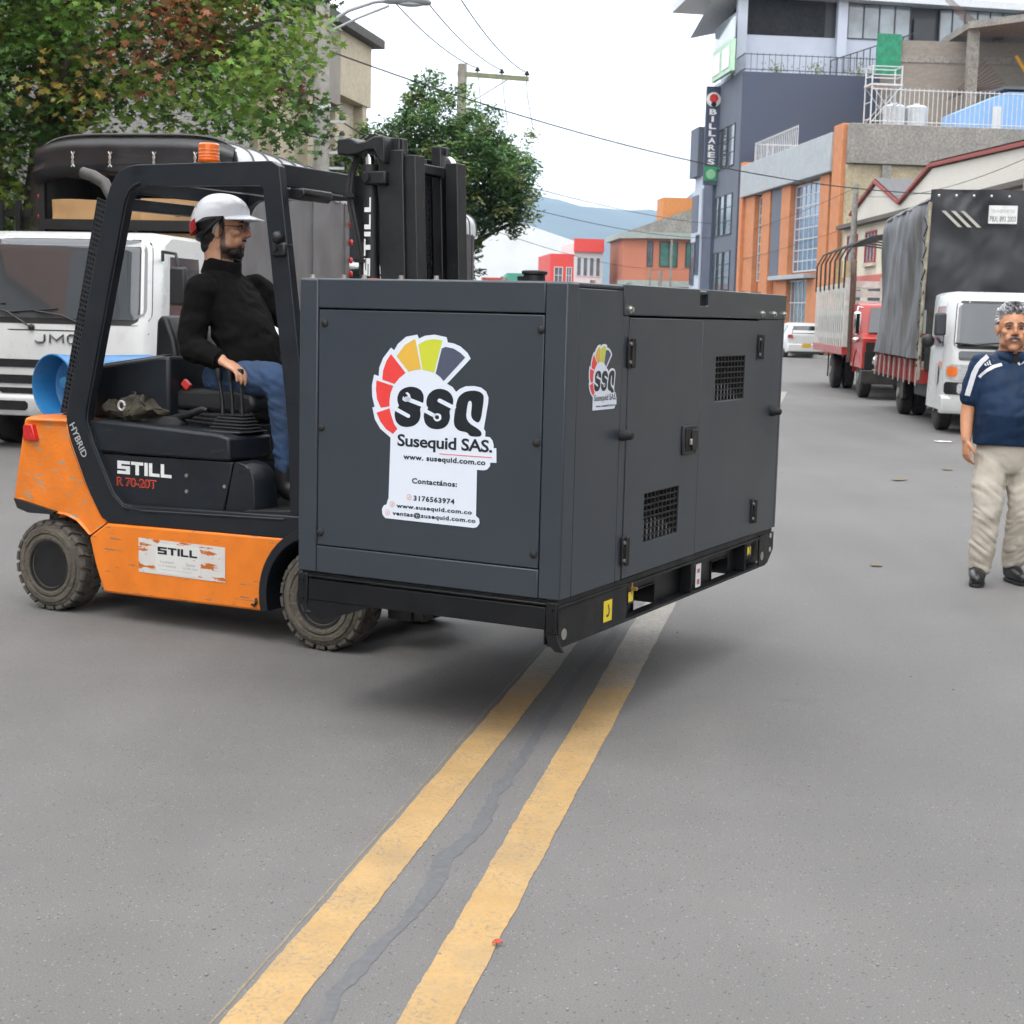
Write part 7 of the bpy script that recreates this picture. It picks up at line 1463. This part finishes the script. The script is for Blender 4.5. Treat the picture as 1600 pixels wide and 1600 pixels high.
# ------------------------------------------------------------------ trees
def leaf_mat(name):
    m = bpy.data.materials.new(name); m.use_nodes = True; t = m.node_tree; L = t.links.new; b = t.nodes['Principled BSDF']
    at = N(t, 'ShaderNodeVertexColor'); at.layer_name = 'Col'; L(at.outputs[0], b.inputs['Base Color']); b.inputs['Roughness'].default_value = .5; b.inputs['Specular IOR Level'].default_value = .35
    tr = N(t, 'ShaderNodeBsdfTranslucent'); L(at.outputs[0], tr.inputs[0]); mx = N(t, 'ShaderNodeMixShader'); mx.inputs[0].default_value = .36
    L(b.outputs[0], mx.inputs[1]); L(tr.outputs[0], mx.inputs[2]); L(mx.outputs[0], t.nodes['Material Output'].inputs[0]); return m
M_LEAF = leaf_mat('leaf'); M_BARK = mat('tree_bark', (.105, .088, .068), .95, var=.35, vs=9, bump=.6, bs=18)
STAR = [(0, -.30), (.16, -.14), (.46, -.22), (.24, .04), (.40, .34), (.13, .22), (0, .60), (-.13, .22), (-.40, .34), (-.24, .04), (-.46, -.22), (-.16, -.14)]
OVAL = [(0, -.5), (.20, -.12), (.16, .2), (0, .55), (-.16, .2), (-.20, -.12)]
def crown(name, clumps, shape, size, parent, base, seed, droop=.5):
    """clumps: (centre, radius, leaves, colour, spread of colour)"""
    rnd = random.Random(seed); a = MB(); cols = []
    for c, r, n, col, sp in clumps:
        for k in range(n):
            d = Vector((rnd.gauss(0, 1), rnd.gauss(0, 1), rnd.gauss(0, .8))); d = d.normalized()*(rnd.random()**.5)*r
            p = Vector(c)+d-base
            out_ = (d+Vector((rnd.gauss(0, .5), rnd.gauss(0, .5), -droop*r))).normalized() if d.length > 0 else Vector((0, 0, -1))
            nrm = Vector((rnd.gauss(0, .7), rnd.gauss(0, .7), 1)).normalized(); y = (out_-nrm*out_.dot(nrm)).normalized(); x = y.cross(nrm); s = size*rnd.uniform(.65, 1.25)
            i = len(a.v)
            for u, v in shape: a.v.append(p+x*(u*s)+y*(v*s)-nrm*(.18*s*(u*u+.3*v*v)))
            a.f.append(tuple(range(i, i+len(shape))))
            q = rnd.uniform(.70, 1.25); cc = (col[0]*q*rnd.uniform(1-sp, 1+sp), col[1]*q, col[2]*q*rnd.uniform(.8, 1.2)); cols += [cc]*len(shape)
    me = a.mesh(name); at = me.color_attributes.new('Col', 'FLOAT_COLOR', 'POINT'); at.data.foreach_set('color', [v for c in cols for v in (*c, 1.)])
    return link(name, me, M_LEAF, parent)
def limb_tree(parent, pts, rs, name='trunk'): return MB().tube(pts, 1, 12, rs=rs).build(name, M_BARK, parent, smooth=50)
def rays(x, y, Y): return (Y*(x-800)/2400, Y)   # rough lateral place of a clump at distance Y

rnd = random.Random(11)
T1 = Vector((-6.9, 21.6, .13))
t1 = empty('sweetgum_tree', T1, 0, 'large star-leaved tree with some reddish leaves rising above the left truck', 'tree')
tr_ = limb_tree(t1, [(0, 0, 0), (.1, .05, 1.6), (.25, 0, 3.0), (.5, -.1, 4.6), (.7, 0, 6.6), (.8, .1, 8.2)], [.24, .20, .18, .14, .09, .04])
for dx, dy, z0, z1, k in ((2.2, -.4, 3.2, 5.0, 0), (-1.6, -.5, 2.8, 4.6, 1), (3.4, .3, 4.2, 6.6, 2), (1.4, -1.2, 3.6, 4.9, 3), (-2.0, .5, 3.8, 6.5, 4), (2.6, .8, 5.0, 7.8, 5), (3.9, -.3, 3.9, 5.4, 6)):
    MB().tube([(.25, 0, z0), (dx*.4, dy*.5, z0+(z1-z0)*.35), (dx*.75, dy, z0+(z1-z0)*.75), (dx, dy*1.1, z1)], 1, 8, rs=[.09, .065, .045, .02]).build('branch', M_BARK, tr_, smooth=50)
GRN = [(.092, .185, .038), (.130, .240, .046), (.24, .34, .062), (.175, .28, .052), (.064, .130, .034)]
cl = []
def edge1(z):      # right-hand limit of the crown as it hangs over the street
    return -2.55-.10*max(0, 5.2-z)-.25*max(0, z-7.2)
tries = 0
while len(cl) < 400 and tries < 9000:
    tries += 1
    x = rnd.uniform(-9.4, -2.45); y = rnd.uniform(19.3, 23.4); z = rnd.uniform(2.2, 9.2)
    if x > edge1(z)-.1: continue
    if z < 3.9 and x > -6.1 and y < 22.9: continue
    if z < 3.2 and x > -6.9: continue
    if ((x+6.0)/4.2)**2+((y-21.4)/2.4)**2+((z-5.6)/3.9)**2 > 1.05: continue
    u = rnd.random(); warm = exp(-((x+3.9)/1.3)**2-((z-4.9)/1.3)**2)
    if u < .05+.24*warm: col, sp = rnd.choice([(.27, .12, .05), (.21, .095, .045), (.30, .19, .06), (.27, .24, .055)]), .35
    else: col, sp = GRN[rnd.choice((0, 1, 1, 2, 2, 3, 3, 4) if x < -4 or y < 20.8 else (0, 0, 4, 1))], .2
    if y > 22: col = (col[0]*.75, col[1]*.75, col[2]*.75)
    cl.append((Vector((x, y, z)), rnd.uniform(.38, .66), rnd.randint(84, 120), col, sp))
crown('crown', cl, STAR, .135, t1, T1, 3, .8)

T2 = Vector((-1.55, 38.0, .0))
t2 = empty('street_tree', T2, 0, 'dense dark green rounded tree behind the forklift mast', 'tree')
tr_ = limb_tree(t2, [(.3, 0, 0), (.28, .0, 1.8), (.15, 0, 3.0), (0, 0, 4.4), (-.1, 0, 5.8)], [.20, .17, .15, .11, .05])
for dx, dy, z0, z1 in ((1.6, -.3, 2.6, 4.6), (-1.7, -.2, 2.8, 4.6), (.9, .6, 3.2, 5.8), (-1.1, -.6, 3.4, 5.6), (1.9, .2, 3.0, 4.0)):
    MB().tube([(.15, 0, z0), (dx*.5, dy*.6, z0+(z1-z0)*.55), (dx, dy, z1)], 1, 7, rs=[.08, .05, .02]).build('branch', M_BARK, tr_, smooth=50)
cl = []; tries = 0
LOB = [(-2.9, 38, 5.0, 1.45, 1.3, 1.35), (-1.9, 38.2, 5.9, 1.3, 1.3, 1.15), (-1.0, 37.8, 5.0, 1.5, 1.5, 1.5), (-.75, 38, 4.75, 1.1, 1.3, 1.35), (-.35, 38, 4.45, .8, 1.0, 1.15), (-2.4, 37.8, 3.9, 1.7, 1.3, 1.0), (-1.7, 37.6, 3.2, .8, 1.0, .9), (-3.7, 38, 4.7, .9, .9, 1.1), (-4.4, 38.2, 4.4, .8, .8, .9), (-4.0, 38.2, 5.2, .6, .7, .6), (-2.3, 38, 6.65, .5, .5, .5)]
for cx_, cy_, cz_, rx, ry, rz in LOB:
    for k in range(int(62*rx*rz)):
        d = Vector((rnd.gauss(0, 1), rnd.gauss(0, 1)-.4, rnd.gauss(0, 1))).normalized()*(rnd.uniform(.45, 1.0))
        p = Vector((cx_+d.x*rx, cy_+d.y*ry, cz_+d.z*rz)); up = d.z
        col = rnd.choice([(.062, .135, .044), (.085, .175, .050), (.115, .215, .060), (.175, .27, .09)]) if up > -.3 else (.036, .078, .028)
        if rnd.random() < .12 and d.y < 0: col = (.22, .26, .095)
        cl.append((p, rnd.uniform(.20, .34), rnd.randint(55, 80), col, .2))
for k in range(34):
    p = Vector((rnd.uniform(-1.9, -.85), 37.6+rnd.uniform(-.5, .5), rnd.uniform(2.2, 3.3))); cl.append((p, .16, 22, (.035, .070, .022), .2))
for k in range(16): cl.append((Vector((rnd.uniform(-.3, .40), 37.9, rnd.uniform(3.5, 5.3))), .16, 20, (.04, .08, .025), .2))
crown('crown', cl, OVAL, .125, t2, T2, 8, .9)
T3 = Vector((-3.9, 27.5, .13))

# ------------------------------------------------------------------ poles, lamp, cables
M_POLE = mat('concrete_pole', (.30, .285, .26), .9, var=.2, vs=4, dirt=.35, dcol=(.15, .14, .125))
M_WIRE = mat('black_cable', (.012, .012, .013), .6, var=.05)
p1 = empty('utility_pole', (-3.94, 31, 0), 0, 'concrete utility pole with brackets and street lamp arm beside the beige building', 'pole')
MB().tube([(0, 0, 0), (0, 0, 9.0)], 1, 14, rs=[.19, .125]).build('post', M_POLE, p1, smooth=50)
for z in (4.2, 4.9, 5.5): MB().tube([(0, 0, z-.06), (0, 0, z+.06)], .175, 14).build('band', M_METAL, p1, smooth=50)
for z in (4.3, 4.6, 4.9, 5.2): 
    b = MB().box(.15, .45, -.04, .04, z, z+.05).build('bracket', M_METAL, p1); MB().lathe([(0, .05), (.05, .06), (.10, .03)], (.40, 0, z+.05), (0, 0, 1), 10).build('insulator', M_BLACK, b, smooth=50)
MB().tube([(-.35, 0, 4.05), (.9, .0, 3.95)], .03, 6).build('cable_arm', M_METAL, p1); MB().tube([(.5+.16*cos(k*.5), -.1, 3.75+.16*sin(k*.5)) for k in range(13)], .022, 6).build('cable_loop', M_WIRE, p1, smooth=50)
la = MB().tube([(.05, 0, 7.05), (.5, 0, 7.35), (1.0, -.02, 7.52), (1.45, -.03, 7.58)], .035, 8).build('lamp_arm', mat('lamp_grey', (.33, .34, .36), .5, .3), p1, smooth=50); MB().tube([(.05, 0, 6.9), (.7, 0, 7.22), (1.3, -.02, 7.46)], .025, 8).build('lamp_stay', mat('lamp_grey', (1, 1, 1)), la, smooth=50)
a = MB(); a.loft([[(x, w_*c, z+h_*s_) for c, s_ in [(cos(2*pi*k/12), sin(2*pi*k/12)) for k in range(12)]] for x, w_, z, h_ in ((1.15, .04, 7.56, .05), (1.30, .10, 7.58, .09), (1.55, .14, 7.60, .11), (1.85, .16, 7.59, .11), (2.05, .14, 7.56, .08), (2.12, .05, 7.54, .03))]); lh = a.build('lamp_head', mat('lamp_grey', (1, 1, 1)), la, smooth=50, fix=True)
MB().ell((1.72, 0, 7.50), (.26, .11, .05), 14, 8).build('lamp_lens', mat('frosted_lens', (.40, .41, .42), .3), lh, smooth=60)
p2 = empty('utility_pole', (-1.69, 44, 0), 0, 'weathered pole with wooden crossarm rising out of the rounded tree', 'pole')
MB().tube([(0, 0, 0), (.0, 0, 8.42)], 1, 12, rs=[.18, .13]).build('post', mat('weathered_pole', (.24, .22, .19), .95, var=.25, vs=4), p2, smooth=50)
xa = MB().box(-.14, 1.86, -.06, .06, 8.10, 8.22); xa.v = [(x, y, z-.055*max(0, x)) for x, y, z in xa.v]; xa = xa.build('crossarm', mat('mossy_timber', (.20, .21, .13), .9, var=.25, vs=6), p2)
for x in (.42, 1.10, 1.80): MB().lathe([(0, .02), (.05, .02), (.06, .075), (.10, .08), (.12, .04), (.15, .05), (.18, .015)], (x, 0, 8.20-.055*x), (0, 0, 1), 12).build('insulator', M_BLACK, xa, smooth=50)
MB().tube([(1.35, -.03, 8.08), (.05, -.05, 7.25)], .022, 6).build('arm_brace', M_METAL, xa)
for k, x in enumerate((.45, 1.12, 1.78)): MB().tube([(x, 0, 8.1), (x+.05, .1, 7.6), (x+.12+.06*k, .2, 6.9-.1*k)], .012, 5).build('drop_wire', M_WIRE, xa)
def cable(p0, p1_, sag, r, label, n=28):
    p0, p1_ = Vector(p0), Vector(p1_); pts = [p0.lerp(p1_, k/n)-Vector((0, 0, sag*4*(k/n)*(1-k/n))) for k in range(n+1)]
    base = pts[0].copy(); o = MB().tube([q-base for q in pts], r, 5).build('overhead_cable', M_WIRE, None, smooth=60, loc=base); tag(o, label, 'cable', 'overhead cables'); return o
cable((-3.94, 31, 6.62), (14.2, 50.2, 5.72), .70, .016, 'thick black cable sagging right across the street')
cable((-4.6, 12, 9.2), (-1.27, 44, 8.32), 1.1, .015, 'thin sky cable to the leftmost crossarm insulator'); cable((-4.0, 12, 9.3), (-.59, 44, 8.28), 1.1, .015, 'thin sky cable to the middle crossarm insulator'); cable((-3.2, 12, 9.3), (.11, 44, 8.22), 1.1, .015, 'thin sky cable to the rightmost crossarm insulator')
cable((-1.69, 44, 5.6), (11.2, 90, 7.0), .25, .013, 'upper dark cable in front of the hills above the shops'); cable((-1.69, 44, 5.0), (11.2, 90, 6.2), .35, .013, 'middle dark cable in front of the hills above the shops'); cable((-1.69, 44, 4.2), (10.8, 108, 5.0), .5, .010, 'lower slack cable running to the poles by the corner building')
cable((9.7, 114, 5.0), (13.8, 66, 5.5), .5, .011, 'cable crossing in front of the slate building lower windows'); cable((11.1, 113, 7.0), (13.4, 62.5, 6.9), .6, .011, 'cable from the tall thin pole to the slim concrete pole'); cable((13.4, 62.5, 6.6), (13.1, 40.5, 5.9), .4, .010, 'cable running along the front of the cream warehouse')
for k, (z0, z1) in enumerate(((5.2, 6.2), (4.9, 5.6), (4.6, 5.0), (4.3, 4.4))): cable((-3.5, 31, z0), (-1.72, 44, z1), .35, .016, ['topmost of the cables between the two utility poles', 'second of the cables between the two utility poles', 'third of the cables between the two utility poles', 'lowest of the cables between the two utility poles'][k])
cable((-3.94, 31, 4.9), (-9.5, 14, 6.0), .4, .014, 'cable running into the leaves left of the concrete pole')

# ------------------------------------------------------------------ litter on the road
def scrap(name, loc, sx, sy, m, lab, cat, seed, rz=0.):
    a = MB(); rows = []
    for j in range(6): rows.append([((i/5-.5)*sx, (j/5-.5)*sy, .012+.010*mnoise.noise((i*.9+seed, j*.9, seed))) for i in range(6)])
    a.loft(rows, closed=False); o = a.build(name, m, None, smooth=50, loc=loc); o.rotation_euler = (0, 0, rz); so = o.modifiers.new('s', 'SOLIDIFY'); so.thickness = .002; return tag(o, lab, cat)
scrap('paper_scrap', (5.73, 20.45, 0), .22, .16, mat('paper', (.65, .65, .63), .8), 'white paper scrap on the road left of the white truck wheel', 'litter', 1.2); scrap('dry_leaf', (4.67, 16.46, 0), .10, .08, mat('dry_leaf', (.20, .15, .08), .8, var=.2), 'yellowish dry leaf on the road left of the walking man', 'leaf', 2.3)
scrap('dry_leaf', (3.85, 15.24, 0), .16, .09, mat('dry_leaf', (1, 1, 1)), 'longer dry leaf on the road between generator and man', 'leaf', 4.3, .6); scrap('red_wrapper', (-.01, 3.63, 0), .024, .013, mat('red_wrapper', (.50, .06, .03), .5), 'tiny red wrapper on the road near the right yellow line', 'litter', 5.1); scrap('dry_leaf', (2.35, 9.76, 0), .07, .05, mat('dry_leaf', (1, 1, 1)), 'small curled leaf on the road beside the man', 'leaf', 7.1)
rr = random.Random(3); gv = MB()
for k in range(240):
    y = 2.4+rr.random()**1.7*14; x = rr.uniform(-.42, .42)*y*1.6; s = rr.uniform(.002, .0048); gv.ell((x, y, s*.5), (s*rr.uniform(.8, 1.5), s*rr.uniform(.8, 1.4), s*.8), 6, 4)
stuff(gv.build('loose_grit', mat('grit_stone', (.24, .225, .205), .9, var=.5, vs=.9))); bpy.data.objects['loose_grit']['label'] = 'loose grit scattered over the asphalt'; bpy.data.objects['loose_grit']['category'] = 'grit'

# ------------------------------------------------------------------ air: thin haze between here and the hills
hz = MB().box(-3400, 3400, -60, 5600, -2, 520).build('haze', None)
hz.data.materials.clear(); mh = bpy.data.materials.new('haze_air'); mh.use_nodes = True; t = mh.node_tree; t.nodes.clear()
o_ = N(t, 'ShaderNodeOutputMaterial'); pv = N(t, 'ShaderNodeVolumePrincipled'); pv.inputs['Color'].default_value = (.52, .72, 1.0, 1); pv.inputs['Density'].default_value = .00019; pv.inputs['Anisotropy'].default_value = .0
t.links.new(pv.outputs[0], o_.inputs['Volume']); hz.data.materials.append(mh); stuff(hz); hz['label'] = 'thin bluish haze in front of the far hills'; hz['category'] = 'haze'
